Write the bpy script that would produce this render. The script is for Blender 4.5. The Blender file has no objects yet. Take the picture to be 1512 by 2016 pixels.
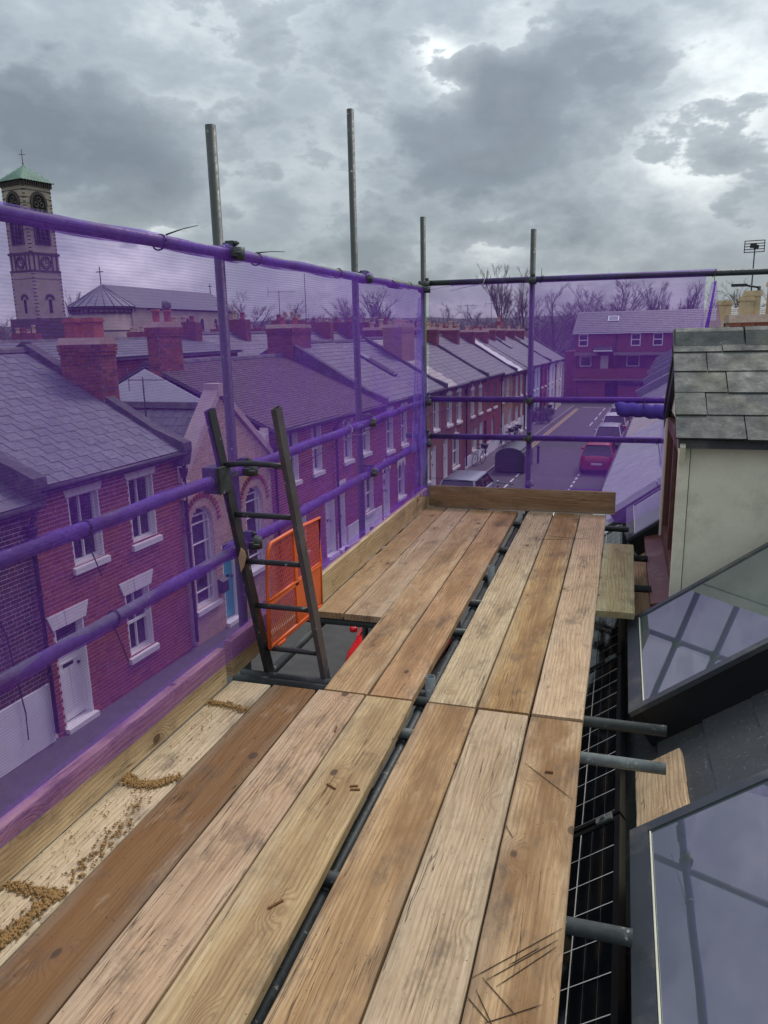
import bpy, math, random
from mathutils import Vector, Matrix, noise as mnoise
R = math.radians
random.seed(7)
scene = bpy.context.scene
col = scene.collection

# ------------------------------------------------------------------ camera
cam_d = bpy.data.cameras.new('camera'); cam = bpy.data.objects.new('camera', cam_d); col.objects.link(cam)
CAM = Vector((0, 0, 1.6286))
p_, y_, r_ = R(13.2523), R(-17.2347), R(-1.2498)
fw0 = Vector((math.sin(y_), math.cos(y_), 0)); rt = Vector((math.cos(y_), -math.sin(y_), 0)); up0 = Vector((0, 0, 1))
fw = math.cos(p_) * fw0 - math.sin(p_) * up0; u2 = math.cos(p_) * up0 + math.sin(p_) * fw0
rx = math.cos(r_) * rt + math.sin(r_) * u2; ux = -math.sin(r_) * rt + math.cos(r_) * u2
M = Matrix((rx, ux, -fw)).transposed().to_4x4(); M.translation = CAM
cam.matrix_world = M
cam_d.sensor_fit = 'VERTICAL'; cam_d.sensor_height = 36.0; cam_d.lens = 36.0 * 1508.1 / 2016
cam_d.clip_start = 0.05; cam_d.clip_end = 6000
scene.camera = cam

# ------------------------------------------------------------------ world: overcast sky, clouds over a Nishita sky
world = bpy.data.worlds.new('World'); scene.world = world; world.use_nodes = True
SUN_AZ, SUN_EL = R(22), R(50)      # azimuth clockwise from +Y
CLOUDS = [  # world azimuth, elevation (deg), angular radius (chord), weight
    (-37.04, 12.18, 0.113, -0.55, 1.3),
    (-40.19, 13.39, 0.080, -0.35, 1.3),
    (-32.42, 10.88, 0.073, -0.30, 1.4),
    (-4.30, 16.32, 0.095, -0.42, 1.2),
    (-8.93, 15.50, 0.060, -0.35, 1.2),
    (-0.86, 17.91, 0.060, -0.20, 1.2),
    (-10.95, 10.46, 0.105, -0.40, 1.6),
    (-6.47, 11.18, 0.086, -0.20, 1.4),
    (-15.49, 12.17, 0.060, -0.20, 1.3),
    (-24.19, 12.87, 0.070, -0.28, 1.5),
    (-17.76, 18.64, 0.073, -0.25, 1.2),
    (-23.26, 17.26, 0.080, -0.10, 1.4),
    (-12.33, 17.24, 0.040, 0.50, 1.5),
    (-11.65, 15.20, 0.036, 0.45, 1.2),
    (-7.97, 18.65, 0.046, 0.35, 1.4),
    (-33.64, 8.21, 0.063, 0.50, 1.8),
    (-28.46, 10.35, 0.046, 0.15, 1.4),
    (-38.47, 17.82, 0.099, 0.05, 1.5),
    (-30.74, 18.66, 0.106, 0.08, 1.5),
    (3.66, 9.85, 0.080, 0.45, 1.8),
    (6.41, 13.02, 0.080, 0.40, 1.3),
    (6.36, 17.02, 0.080, 0.25, 1.3),
    (-8.63, 6.14, 0.040, 0.40, 1.3),
    (-20.80, 11.01, 0.073, 0.12, 1.5),
    (-0.90, 5.80, 0.060, -0.12, 1.4),
    (1.99, 6.60, 0.080, 0.15, 2.0),
    (-22.38, 7.13, 0.080, 0.05, 2.0),
    (-36.31, 4.16, 0.073, 0.35, 1.8),
    (-31.94, 4.83, 0.053, 0.25, 1.6),
    (-4.32, 7.27, 0.073, -0.30, 1.5),
    (-17.79, 4.69, 0.080, 0.10, 2.0),
    (7.28, 9.53, 0.046, -0.15, 1.4),
    (2.30, 16.49, 0.053, 0.15, 1.3),
]
def build_world():
    nt = world.node_tree; nt.nodes.clear(); N = nt.nodes.new; L = nt.links.new
    out = N('ShaderNodeOutputWorld'); bg1 = N('ShaderNodeBackground'); bg2 = N('ShaderNodeBackground'); mix = N('ShaderNodeMixShader')
    sky = N('ShaderNodeTexSky'); sky.sky_type = 'NISHITA'; sky.sun_disc = False; sky.sun_elevation = SUN_EL; sky.sun_rotation = SUN_AZ
    L(sky.outputs[0], bg1.inputs[0]); bg1.inputs[1].default_value = 0.08
    tc = N('ShaderNodeTexCoord')
    nrm = N('ShaderNodeVectorMath'); nrm.operation = 'NORMALIZE'; L(tc.outputs['Generated'], nrm.inputs[0])
    sep = N('ShaderNodeSeparateXYZ'); L(nrm.outputs[0], sep.inputs[0])
    def mth(op, a, b=None, c=None):
        m = N('ShaderNodeMath'); m.operation = op
        for i, q in enumerate((a, b, c)):
            if q is None: continue
            if isinstance(q, (int, float)): m.inputs[i].default_value = q
            else: L(q, m.inputs[i])
        return m.outputs[0]
    # planar cloud layer coordinates (clouds flatten towards the horizon)
    zc = mth('ADD', mth('MAXIMUM', sep.outputs[2], 0.0), 0.16)
    cmb = N('ShaderNodeCombineXYZ'); L(mth('DIVIDE', sep.outputs[0], zc), cmb.inputs[0]); L(mth('DIVIDE', sep.outputs[1], zc), cmb.inputs[1])
    def nz(vec, sc, det, rough, dist=0.0):
        n = N('ShaderNodeTexNoise'); n.inputs['Scale'].default_value = sc; n.inputs['Detail'].default_value = det
        n.inputs['Roughness'].default_value = rough; n.inputs['Distortion'].default_value = dist; L(vec, n.inputs['Vector']); return n
    n1 = nz(cmb.outputs[0], 1.5, 9, 0.56, 0.2)
    sc_ = N('ShaderNodeVectorMath'); sc_.operation = 'MULTIPLY'; L(nrm.outputs[0], sc_.inputs[0]); sc_.inputs[1].default_value = (1, 1, 1.9)
    n2 = nz(sc_.outputs[0], 6.0, 10, 0.55, 0.0)
    n3 = nz(sc_.outputs[0], 3.0, 6, 0.6, 0.0)
    # warped direction for the placed cloud masses
    wv = N('ShaderNodeVectorMath'); wv.operation = 'SUBTRACT'; L(n2.outputs['Color'], wv.inputs[0]); wv.inputs[1].default_value = (.5, .5, .5)
    ws = N('ShaderNodeVectorMath'); ws.operation = 'SCALE'; L(wv.outputs[0], ws.inputs[0]); ws.inputs[3].default_value = 0.12
    wd = N('ShaderNodeVectorMath'); wd.operation = 'ADD'; L(nrm.outputs[0], wd.inputs[0]); L(ws.outputs[0], wd.inputs[1])
    bright = dark = None
    for az, el, rad, amp, asp in CLOUDS:
        a, e = R(az), R(el); d = Vector((math.sin(a) * math.cos(e), math.cos(a) * math.cos(e), math.sin(e)))
        sb = N('ShaderNodeVectorMath'); sb.operation = 'SUBTRACT'; L(wd.outputs[0], sb.inputs[0]); sb.inputs[1].default_value = d
        ml = N('ShaderNodeVectorMath'); ml.operation = 'MULTIPLY'; L(sb.outputs[0], ml.inputs[0]); ml.inputs[1].default_value = (1, 1, asp)
        ln = N('ShaderNodeVectorMath'); ln.operation = 'LENGTH'; L(ml.outputs[0], ln.inputs[0])
        mr = N('ShaderNodeMapRange'); mr.interpolation_type = 'SMOOTHSTEP'; L(ln.outputs['Value'], mr.inputs['Value'])
        mr.inputs['From Min'].default_value = rad * 0.1; mr.inputs['From Max'].default_value = rad * 1.5
        mr.inputs['To Min'].default_value = abs(amp); mr.inputs['To Max'].default_value = 0
        if amp > 0: bright = mr.outputs[0] if bright is None else mth('ADD', bright, mr.outputs[0])
        else: dark = mr.outputs[0] if dark is None else mth('ADD', dark, mr.outputs[0])
    c1 = mth('SUBTRACT', n1.outputs['Fac'], 0.5); c2 = mth('SUBTRACT', n2.outputs['Fac'], 0.5); c3 = mth('SUBTRACT', n3.outputs['Fac'], 0.5)
    n4 = nz(sc_.outputs[0], 17.0, 8, 0.62, 0.0); c4 = mth('SUBTRACT', n4.outputs['Fac'], 0.5)
    # high pale layer with brighter breaks
    hv = mth('ADD', mth('ADD', mth('MULTIPLY', c1, 0.55), mth('MULTIPLY', c2, 1.45)), mth('ADD', mth('MULTIPLY', bright, 1.05), 0.485))
    hv = mth('ADD', hv, mth('MULTIPLY', c4, 0.6))
    def ramp(v, stops):
        rp = N('ShaderNodeValToRGB'); L(v, rp.inputs[0]); e = rp.color_ramp.elements
        e[0].position = stops[0][0]; e[0].color = (*stops[0][1], 1); e[1].position = stops[-1][0]; e[1].color = (*stops[-1][1], 1)
        for q, c in stops[1:-1]: k = e.new(q); k.color = (*c, 1)
        return rp.outputs[0]
    hi = ramp(hv, [(0.1, (0.225, 0.262, 0.297)), (0.45, (0.315, 0.358, 0.392)), (0.7, (0.455, 0.50, 0.525)), (1.0, (0.70, 0.745, 0.745))])
    # low lumpy layer: grey masses with crisp torn edges, paler rims and darker bellies
    m = mth('ADD', mth('MULTIPLY', dark, 1.05), mth('ADD', mth('MULTIPLY', c2, 1.75), mth('MULTIPLY', c4, 0.65)))
    m = mth('ADD', m, mth('MULTIPLY', c3, 0.9))
    fr = N('ShaderNodeMapRange'); fr.interpolation_type = 'SMOOTHSTEP'; L(m, fr.inputs['Value']); fr.inputs['From Min'].default_value = 0.10; fr.inputs['From Max'].default_value = 0.22
    body = N('ShaderNodeMapRange'); L(m, body.inputs['Value']); body.inputs['From Min'].default_value = 0.12; body.inputs['From Max'].default_value = 0.75
    lo_v = mth('ADD', mth('SUBTRACT', 1.0, body.outputs[0]), mth('MULTIPLY', c2, 0.5))
    lo = ramp(lo_v, [(0.0, (0.125, 0.15, 0.182)), (0.5, (0.18, 0.212, 0.245)), (1.0, (0.33, 0.372, 0.405))])
    mc = N('ShaderNodeMix'); mc.data_type = 'RGBA'; L(mth('MULTIPLY', fr.outputs[0], 0.85), mc.inputs[0]); L(hi, mc.inputs[6]); L(lo, mc.inputs[7])
    L(mc.outputs[2], bg2.inputs[0])
    # overcast law: brighter towards the zenith
    st = mth('MULTIPLY_ADD', mth('MAXIMUM', sep.outputs[2], 0.0), 1.75, 0.82)
    L(st, bg2.inputs[1])
    mix.inputs[0].default_value = 0.93
    L(bg1.outputs[0], mix.inputs[1]); L(bg2.outputs[0], mix.inputs[2]); L(mix.outputs[0], out.inputs[0])
build_world()
sun_d = bpy.data.lights.new('sun', 'SUN'); sun_d.energy = 1.5; sun_d.angle = R(22); sun_d.color = (1.0, 0.95, 0.88)
sun = bpy.data.objects.new('sun', sun_d); col.objects.link(sun); sun.location = (0, 0, 60)
sdir = Vector((math.sin(SUN_AZ) * math.cos(SUN_EL), math.cos(SUN_AZ) * math.cos(SUN_EL), math.sin(SUN_EL)))
sun.rotation_euler = sdir.to_track_quat('Z', 'Y').to_euler()
vs = scene.view_settings; vs.view_transform = 'Standard'; vs.look = 'None'; vs.exposure = 0.25; vs.gamma = 1.0; vs.use_curve_mapping = False
scene.cycles.max_bounces = 6; scene.cycles.diffuse_bounces = 3; scene.cycles.glossy_bounces = 3; scene.cycles.transparent_max_bounces = 24
scene.cycles.use_denoising = True

# ------------------------------------------------------------------ street frame: v across (left negative), u along, z
TH = R(3.0)
SD = Vector((math.sin(TH), math.cos(TH), 0)); ND = Vector((math.cos(TH), -math.sin(TH), 0))
def W(v, u, z): return ND * v + SD * u + Vector((0, 0, z))
def zg(u): return -5.1 - 0.0095 * (max(-30, min(u, 90)) - 10)
def wdir_at(x, y, d):      # a far place given by bearing: used only for the skyline behind the roofs
    return CAM + (fw + (x - 756) / 1508.1 * rx - (y - 1008) / 1508.1 * ux) * d

# ------------------------------------------------------------------ mesh helpers
class MB:
    def __init__(s): s.v = []; s.f = []; s.sm = []
    def poly(s, pts, smooth=False):
        b = len(s.v); s.v += [tuple(p) for p in pts]; s.f.append(tuple(range(b, b + len(pts)))); s.sm.append(smooth)
    def hexa(s, p):            # 8 points: bottom 0-3 ccw, top 4-7
        b = len(s.v); s.v += [tuple(q) for q in p]
        for f in ((3, 2, 1, 0), (4, 5, 6, 7), (0, 1, 5, 4), (1, 2, 6, 5), (2, 3, 7, 6), (3, 0, 4, 7)):
            s.f.append(tuple(b + i for i in f)); s.sm.append(False)
    def box(s, x0, x1, y0, y1, z0, z1):
        s.hexa([(x0, y0, z0), (x1, y0, z0), (x1, y1, z0), (x0, y1, z0), (x0, y0, z1), (x1, y0, z1), (x1, y1, z1), (x0, y1, z1)])
    def obox(s, c, ax, ay, az):   # centre and half axes
        c = Vector(c); ax = Vector(ax); ay = Vector(ay); az = Vector(az)
        s.hexa([c - ax - ay - az, c + ax - ay - az, c + ax + ay - az, c - ax + ay - az, c - ax - ay + az, c + ax - ay + az, c + ax + ay + az, c - ax + ay + az])
    def tube(s, pts, r, n=12, cap=True, r2=None, hollow=False):
        pts = [Vector(p) for p in pts]; rings = []
        m = len(pts)
        for i, p in enumerate(pts):
            t = (pts[min(i + 1, m - 1)] - pts[max(i - 1, 0)]).normalized()
            a = t.cross(Vector((0, 0, 1)));
            if a.length < 1e-3: a = t.cross(Vector((0, 1, 0)))
            a.normalize(); b = t.cross(a).normalized()
            rr = r if r2 is None else r + (r2 - r) * i / (m - 1)
            if callable(r): rr = r(i / (m - 1))
            base = len(s.v)
            for k in range(n):
                an = 2 * math.pi * k / n; s.v.append(tuple(p + a * (rr * math.cos(an)) + b * (rr * math.sin(an))))
            rings.append(base)
        for i in range(m - 1):
            A, B = rings[i], rings[i + 1]
            for k in range(n):
                k2 = (k + 1) % n; s.f.append((A + k, A + k2, B + k2, B + k)); s.sm.append(True)
        if cap and not hollow:
            s.f.append(tuple(rings[0] + k for k in range(n))); s.sm.append(False)
            s.f.append(tuple(rings[-1] + n - 1 - k for k in range(n))); s.sm.append(False)
    def pipe(s, a, b, ro, ri, n=16):   # open scaffold tube with wall thickness
        a = Vector(a); b = Vector(b); t = (b - a).normalized(); q = t.cross(Vector((0, 0, 1)))
        if q.length < 1e-3: q = t.cross(Vector((0, 1, 0)))
        q.normalize(); w = t.cross(q)
        R_ = []
        for (p, r) in ((a, ri), (a, ro), (b, ro), (b, ri), (a, ri)):
            base = len(s.v); R_.append(base)
            for k in range(n):
                an = 2 * math.pi * k / n; s.v.append(tuple(p + q * (r * math.cos(an)) + w * (r * math.sin(an))))
        for i in range(4):
            A, B = R_[i], R_[i + 1]
            for k in range(n):
                k2 = (k + 1) % n; s.f.append((A + k, A + k2, B + k2, B + k)); s.sm.append(i in (1, 3))
    def lathe(s, c, prof, n=16, smooth=True):
        c = Vector(c); rings = []
        for (r, z) in prof:
            rings.append(len(s.v))
            for k in range(n):
                an = 2 * math.pi * k / n; s.v.append((c.x + r * math.cos(an), c.y + r * math.sin(an), c.z + z))
        for i in range(len(prof) - 1):
            A, B = rings[i], rings[i + 1]
            for k in range(n):
                k2 = (k + 1) % n; s.f.append((A + k, A + k2, B + k2, B + k)); s.sm.append(smooth)
        s.f.append(tuple(rings[0] + n - 1 - k for k in range(n))); s.sm.append(False)
        s.f.append(tuple(rings[-1] + k for k in range(n))); s.sm.append(False)
    def prism(s, poly, axis, a, b):   # poly of (p,q) extruded along axis from a to b
        def P(p, q, t): return {'x': (t, p, q), 'y': (p, t, q), 'z': (p, q, t)}[axis]
        n = len(poly); base = len(s.v)
        s.v += [P(p, q, a) for p, q in poly] + [P(p, q, b) for p, q in poly]
        s.f.append(tuple(base + n - 1 - i for i in range(n))); s.sm.append(False)
        s.f.append(tuple(base + n + i for i in range(n))); s.sm.append(False)
        for i in range(n):
            j = (i + 1) % n; s.f.append((base + i, base + j, base + n + j, base + n + i)); s.sm.append(False)
    def build(s, name, mat, parent=None, color=None, fix=True, **props):
        me = bpy.data.meshes.new(name); me.from_pydata(s.v, [], s.f); me.update()
        me.polygons.foreach_set('use_smooth', s.sm)
        if fix:
            import bmesh
            bm = bmesh.new(); bm.from_mesh(me); bmesh.ops.recalc_face_normals(bm, faces=bm.faces); bm.to_mesh(me); bm.free()
        if mat: me.materials.append(mat)
        return link(name, me, parent, color, **props)
def link(name, me, parent=None, color=None, **props):
    o = bpy.data.objects.new(name, me); col.objects.link(o)
    if parent: o.parent = parent
    if color: o.color = color
    for k, v in props.items(): o[k] = v
    return o
def tag(o, label, cat, group=None):
    o['label'] = label; o['category'] = cat
    if group: o['group'] = group
    return o
def empty(name, label, cat, loc=(0, 0, 0), rz=0, group=None):
    o = bpy.data.objects.new(name, None); col.objects.link(o); o.location = loc; o.rotation_euler = (0, 0, rz); o.empty_display_size = .2
    return tag(o, label, cat, group)
def kids(o, _c={}):
    return [c for c in bpy.data.objects if c.parent == o]
def copy_tree(o, parent=None, loc=None, rz=None, label=None, group=None, fam=None):
    fam = fam or family(o)
    c = o.copy(); col.objects.link(c)
    if parent is not None: c.parent = parent
    if loc is not None: c.location = loc
    if rz is not None: c.rotation_euler = (0, 0, rz)
    if label: c['label'] = label
    if group: c['group'] = group
    for ch in fam.get(o.name, []): copy_tree(ch, c, fam=fam)
    return c
def family(o):
    f = {}
    for c in bpy.data.objects:
        if c.parent: f.setdefault(c.parent.name, []).append(c)
    return f

# ------------------------------------------------------------------ materials
def newmat(name):
    m = bpy.data.materials.new(name); m.use_nodes = True; nt = m.node_tree; nt.nodes.clear()
    out = nt.nodes.new('ShaderNodeOutputMaterial'); b = nt.nodes.new('ShaderNodeBsdfPrincipled'); nt.links.new(b.outputs[0], out.inputs[0])
    return m, nt, b, out
class G:
    def __init__(s, nt): s.nt = nt
    def n(s, t, **kw):
        x = s.nt.nodes.new(t)
        for k, v in kw.items(): setattr(x, k, v)
        return x
    def l(s, a, b): s.nt.links.new(a, b)
    def set(s, sock, v):
        if hasattr(v, 'links') or isinstance(v, bpy.types.NodeSocket): s.l(v, sock)
        else: sock.default_value = v
    def m(s, op, a, b=0.0, c=None, clamp=False):
        x = s.n('ShaderNodeMath', operation=op, use_clamp=clamp); s.set(x.inputs[0], a); s.set(x.inputs[1], b)
        if c is not None: s.set(x.inputs[2], c)
        return x.outputs[0]
    def noise(s, vec, sc, det=3, rough=.55, dist=0.0, out='Fac'):
        x = s.n('ShaderNodeTexNoise'); s.l(vec, x.inputs['Vector']); x.inputs['Scale'].default_value = sc; x.inputs['Detail'].default_value = det
        x.inputs['Roughness'].default_value = rough; x.inputs['Distortion'].default_value = dist; return x.outputs[out]
    def mapv(s, vec, scale=(1, 1, 1), loc=(0, 0, 0)):
        x = s.n('ShaderNodeMapping'); s.l(vec, x.inputs[0]); x.inputs['Scale'].default_value = scale; s.set(x.inputs['Location'], loc); return x.outputs[0]
    def mix(s, f, a, b, bt='MIX'):
        x = s.n('ShaderNodeMix', data_type='RGBA', blend_type=bt); s.set(x.inputs[0], f)
        s.set(x.inputs[6], a if not isinstance(a, tuple) or len(a) == 4 else (*a, 1)); s.set(x.inputs[7], b if not isinstance(b, tuple) or len(b) == 4 else (*b, 1)); return x.outputs[2]
    def rng(s, v, a, b, c=0.0, d=1.0, it='LINEAR'):
        x = s.n('ShaderNodeMapRange', interpolation_type=it); s.l(v, x.inputs['Value']); x.inputs['From Min'].default_value = a; x.inputs['From Max'].default_value = b
        x.inputs['To Min'].default_value = c; x.inputs['To Max'].default_value = d; return x.outputs[0]
    def bump(s, b, h, strength=.3, dist=.01):
        x = s.n('ShaderNodeBump'); x.inputs['Strength'].default_value = strength; x.inputs['Distance'].default_value = dist; s.l(h, x.inputs['Height']); s.l(x.outputs[0], b.inputs['Normal'])
    def rnd(s):   # a random number per object plus per loose piece
        oi = s.n('ShaderNodeObjectInfo'); ge = s.n('ShaderNodeNewGeometry')
        return s.m('FRACT', s.m('ADD', oi.outputs['Random'], ge.outputs['Random Per Island']))
    def ramp(s, f, stops):
        x = s.n('ShaderNodeValToRGB'); s.l(f, x.inputs[0]); e = x.color_ramp.elements
        while len(e) > 1: e.remove(e[-1])
        e[0].position = stops[0][0]; e[0].color = (*stops[0][1], 1)
        for p, c in stops[1:]:
            k = e.new(p); k.color = (*c, 1)
        return x.outputs[0]
def simple(name, c, rough=.7, metal=0, var=.25, sc=6.0, bump=.15, spec=.5, dirt=None):
    m, nt, b, out = newmat(name); g = G(nt)
    tc = g.n('ShaderNodeTexCoord').outputs['Object']
    n = g.noise(tc, sc, 5, .6); n2 = g.noise(tc, sc * 9, 3, .6)
    f = g.m('ADD', g.m('MULTIPLY', n, .7), g.m('MULTIPLY', n2, .3))
    dk = tuple(x * (1 - var) for x in c); lt = tuple(min(1, x * (1 + var * .7)) for x in c)
    cc = g.ramp(f, [(.3, dk), (.7, lt)])
    if dirt:
        d = g.rng(g.noise(tc, sc * .45, 6, .65), .52, .7); cc = g.mix(g.m('MULTIPLY', d, dirt[1]), cc, dirt[0])
    g.l(cc, b.inputs['Base Color']); b.inputs['Roughness'].default_value = rough; b.inputs['Metallic'].default_value = metal
    b.inputs['Specular IOR Level'].default_value = spec
    if bump: g.bump(b, f, bump, .01)
    return m
def brick_mat(name, cols, rough=.85, soot=.25):
    m, nt, b, out = newmat(name); g = G(nt)
    tc = g.n('ShaderNodeTexCoord').outputs['Object']; ge = g.n('ShaderNodeNewGeometry')
    r = g.rnd(); k = len(cols)
    c = g.ramp(r, [(i / max(1, k - 1), cc) for i, cc in enumerate(cols)])
    n = g.noise(ge.outputs['Position'], 22, 5, .65)
    c = g.mix(g.rng(n, .25, .75, 0, .5), c, (cols[0][0] * .45, cols[0][1] * .45, cols[0][2] * .45))
    big = g.noise(ge.outputs['Position'], .9, 4, .6)
    c = g.mix(g.m('MULTIPLY', g.rng(big, .45, .75), soot), c, (.035, .03, .03))
    g.l(c, b.inputs['Base Color']); b.inputs['Roughness'].default_value = rough; b.inputs['Specular IOR Level'].default_value = .25
    g.bump(b, n, .35, .01)
    return m
def slate_mat(name, cols, rough=.55, moss=.2):
    m, nt, b, out = newmat(name); g = G(nt)
    ge = g.n('ShaderNodeNewGeometry'); P = ge.outputs['Position']
    r = g.rnd(); k = len(cols); c = g.ramp(r, [(i / max(1, k - 1), cc) for i, cc in enumerate(cols)])
    n = g.noise(P, 9, 6, .65); n2 = g.noise(P, 60, 4, .6)
    c = g.mix(g.rng(n, .35, .7, 0, .45), c, tuple(x * .45 for x in cols[0]))
    c = g.mix(g.m('MULTIPLY', g.rng(n2, .62, .74), .5), c, (.34, .33, .28))
    c = g.mix(g.m('MULTIPLY', g.rng(g.noise(P, 2.3, 5, .65), .5, .68), moss), c, (.06, .065, .03))
    g.l(c, b.inputs['Base Color']); g.l(g.rng(n, .3, .7, rough - .12, rough + .15), b.inputs['Roughness'])
    g.bump(b, g.m('ADD', n, g.m('MULTIPLY', n2, .3)), .35, .01)
    return m
def wood_mat():
    m, nt, b, out = newmat('weathered_softwood'); g = G(nt)
    tc = g.n('ShaderNodeTexCoord').outputs['Object']; oi = g.n('ShaderNodeObjectInfo')
    rnd = oi.outputs['Random']
    off = g.n('ShaderNodeCombineXYZ'); g.l(g.m('MULTIPLY', rnd, 37.0), off.inputs[0]); g.l(g.m('MULTIPLY', rnd, 91.0), off.inputs[1]); g.l(g.m('MULTIPLY', rnd, 13.0), off.inputs[2])
    vec = g.mapv(tc, (1, 1, 1), off.outputs[0])
    # gentle wander so that the grain is not ruled straight
    wn = g.n('ShaderNodeTexNoise'); g.l(g.mapv(vec, (2.2, .7, 2.2)), wn.inputs['Vector']); wn.inputs['Scale'].default_value = 1.6; wn.inputs['Detail'].default_value = 2
    ws = g.n('ShaderNodeVectorMath', operation='SCALE'); g.l(wn.outputs['Color'], ws.inputs[0]); ws.inputs[3].default_value = .022
    wv = g.n('ShaderNodeVectorMath', operation='ADD'); g.l(vec, wv.inputs[0]); g.l(ws.outputs[0], wv.inputs[1])
    V = wv.outputs[0]
    # knots
    vo = g.n('ShaderNodeTexVoronoi'); g.l(g.mapv(vec, (5.2, 3.1, 3.)), vo.inputs['Vector']); vo.inputs['Scale'].default_value = 1.0; vo.inputs['Randomness'].default_value = 1.0
    kd = g.n('ShaderNodeVectorMath', operation='DISTANCE')
    kdist = vo.outputs['Distance']
    sel = g.m('GREATER_THAN', g.n('ShaderNodeSeparateColor').outputs[0], 0)
    sc = g.n('ShaderNodeSeparateColor'); g.l(vo.outputs['Color'], sc.inputs[0]); sel = g.m('GREATER_THAN', sc.outputs[0], .32)
    knot = g.m('MULTIPLY', g.rng(kdist, .07, .10, 1, 0, 'SMOOTHSTEP'), sel)
    halo = g.m('MULTIPLY', g.rng(kdist, .05, .34, 1, 0, 'SMOOTHSTEP'), sel)
    # rings bend round knots
    xx = g.n('ShaderNodeSeparateXYZ'); g.l(V, xx.inputs[0])
    ph = g.m('ADD', g.m('MULTIPLY', xx.outputs[0], 330.0), g.m('MULTIPLY', halo, 22.0))
    ph = g.m('ADD', ph, g.m('MULTIPLY', g.noise(g.mapv(vec, (4, .55, 4)), 1.3, 3, .5), 42.0))
    ring = g.m('MULTIPLY_ADD', g.m('SINE', ph), .5, .5)
    ring = g.m('POWER', ring, 2.2)
    fine = g.noise(g.mapv(V, (150, 5, 150)), 1, 4, .7); fib = g.noise(g.mapv(V, (420, 14, 420)), 1, 2, .6)
    hs = g.n('ShaderNodeHueSaturation'); hs.inputs['Hue'].default_value = .508; hs.inputs['Saturation'].default_value = 1.0; hs.inputs['Value'].default_value = .95; g.l(oi.outputs['Color'], hs.inputs['Color']); base = hs.outputs[0]
    dark = g.mix(1.0, base, (.56, .44, .33), 'MULTIPLY'); light = g.mix(1.0, base, (1.28, 1.24, 1.16), 'MULTIPLY')
    rs = g.rng(g.noise(g.mapv(vec, (3, .8, 3), (6, 1, 9)), 1.5, 3), .35, .65, .18, .62)
    c = g.mix(g.m('MULTIPLY', ring, rs), light, dark)
    c = g.mix(g.rng(fine, .38, .70, 0, .6), c, dark)
    c = g.mix(g.rng(fib, .56, .72, 0, .5), c, (.15, .085, .045))
    lf = g.noise(g.mapv(V, (230, 2.2, 230), (1, 8, 2)), 1, 5, .75); c = g.mix(g.rng(lf, .30, .46, .5, 0), c, light)
    st = oi.outputs['Alpha']
    n1 = g.noise(g.mapv(vec, (7, 1.5, 7)), 1, 5, .62, .6); n2 = g.noise(g.mapv(vec, (3, 3, 3), (5, 3, 1)), 2.2, 6, .65, .4)
    c = g.mix(g.m('MULTIPLY', g.rng(n1, .44, .62), g.m('MULTIPLY', st, .9)), c, (.20, .098, .036))
    lx = g.n('ShaderNodeSeparateXYZ'); g.l(tc, lx.inputs[0])
    bd = g.m('ABSOLUTE', g.m('ADD', lx.outputs[0], g.m('MULTIPLY', g.m('SUBTRACT', g.noise(g.mapv(vec, (2, .9, 2), (3, 3, 3)), 1.1, 4, .6), .5), .22)))
    band = g.m('MULTIPLY', g.rng(bd, .02, .085, 1, 0, 'SMOOTHSTEP'), g.rng(g.noise(g.mapv(vec, (60, 2.5, 60), (1, 1, 5)), 1, 4, .7), .32, .62, .35, 1))
    c = g.mix(g.m('MULTIPLY', band, g.m('MULTIPLY', st, .9)), c, (.235, .125, .052))
    c = g.mix(g.m('MULTIPLY', g.rng(bd, .07, .12), .22), c, (.40, .35, .27))
    n5 = g.noise(g.mapv(vec, (9, 1.1, 9), (4, 2, 6)), 1, 6, .66, .3); c = g.mix(g.rng(n5, .52, .68, 0, .34), c, (.15, .085, .040))
    c = g.mix(g.m('MULTIPLY', g.rng(n2, .54, .78), .38), c, (.17, .12, .08))
    n4 = g.noise(g.mapv(vec, (10, 3, 10), (2, 7, 3)), 1.3, 6, .7)
    c = g.mix(g.m('MULTIPLY', g.rng(n4, .58, .72), .28), c, (.66, .54, .38))
    c = g.mix(g.m('MULTIPLY', halo, .35), c, (.22, .12, .06)); c = g.mix(g.m('MULTIPLY', knot, .8), c, (.065, .04, .028))
    sp = g.noise(vec, 95, 2, .5); c = g.mix(g.rng(sp, .70, .74, 0, .75), c, (.05, .035, .025))
    # hairline shakes running with the grain
    ck = g.noise(g.mapv(V, (26, .55, 26), (9, 2, 4)), 1, 3, .5)
    ckm = g.rng(g.m('ABSOLUTE', g.m('SUBTRACT', ck, .5)), .0, .006, 1, 0)
    ckm = g.m('MULTIPLY', ckm, g.rng(g.noise(g.mapv(vec, (2, .8, 2), (3, 1, 8)), 1.4, 2), .5, .56))
    c = g.mix(g.m('MULTIPLY', ckm, .85), c, (.05, .03, .02))
    gr = g.noise(g.mapv(vec, (5, 2.2, 5), (7, 7, 1)), 1.7, 7, .72); c = g.mix(g.m('MULTIPLY', g.rng(gr, .53, .68), .55), c, (.075, .062, .052))
    g.l(c, b.inputs['Base Color']); b.inputs['Roughness'].default_value = .78; b.inputs['Specular IOR Level'].default_value = .25
    h = g.m('ADD', g.m('MULTIPLY', ring, -.35), g.m('ADD', g.m('MULTIPLY', fine, .5), g.m('MULTIPLY', ckm, -1.6)))
    g.bump(b, h, .55, .004)
    return m
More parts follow.
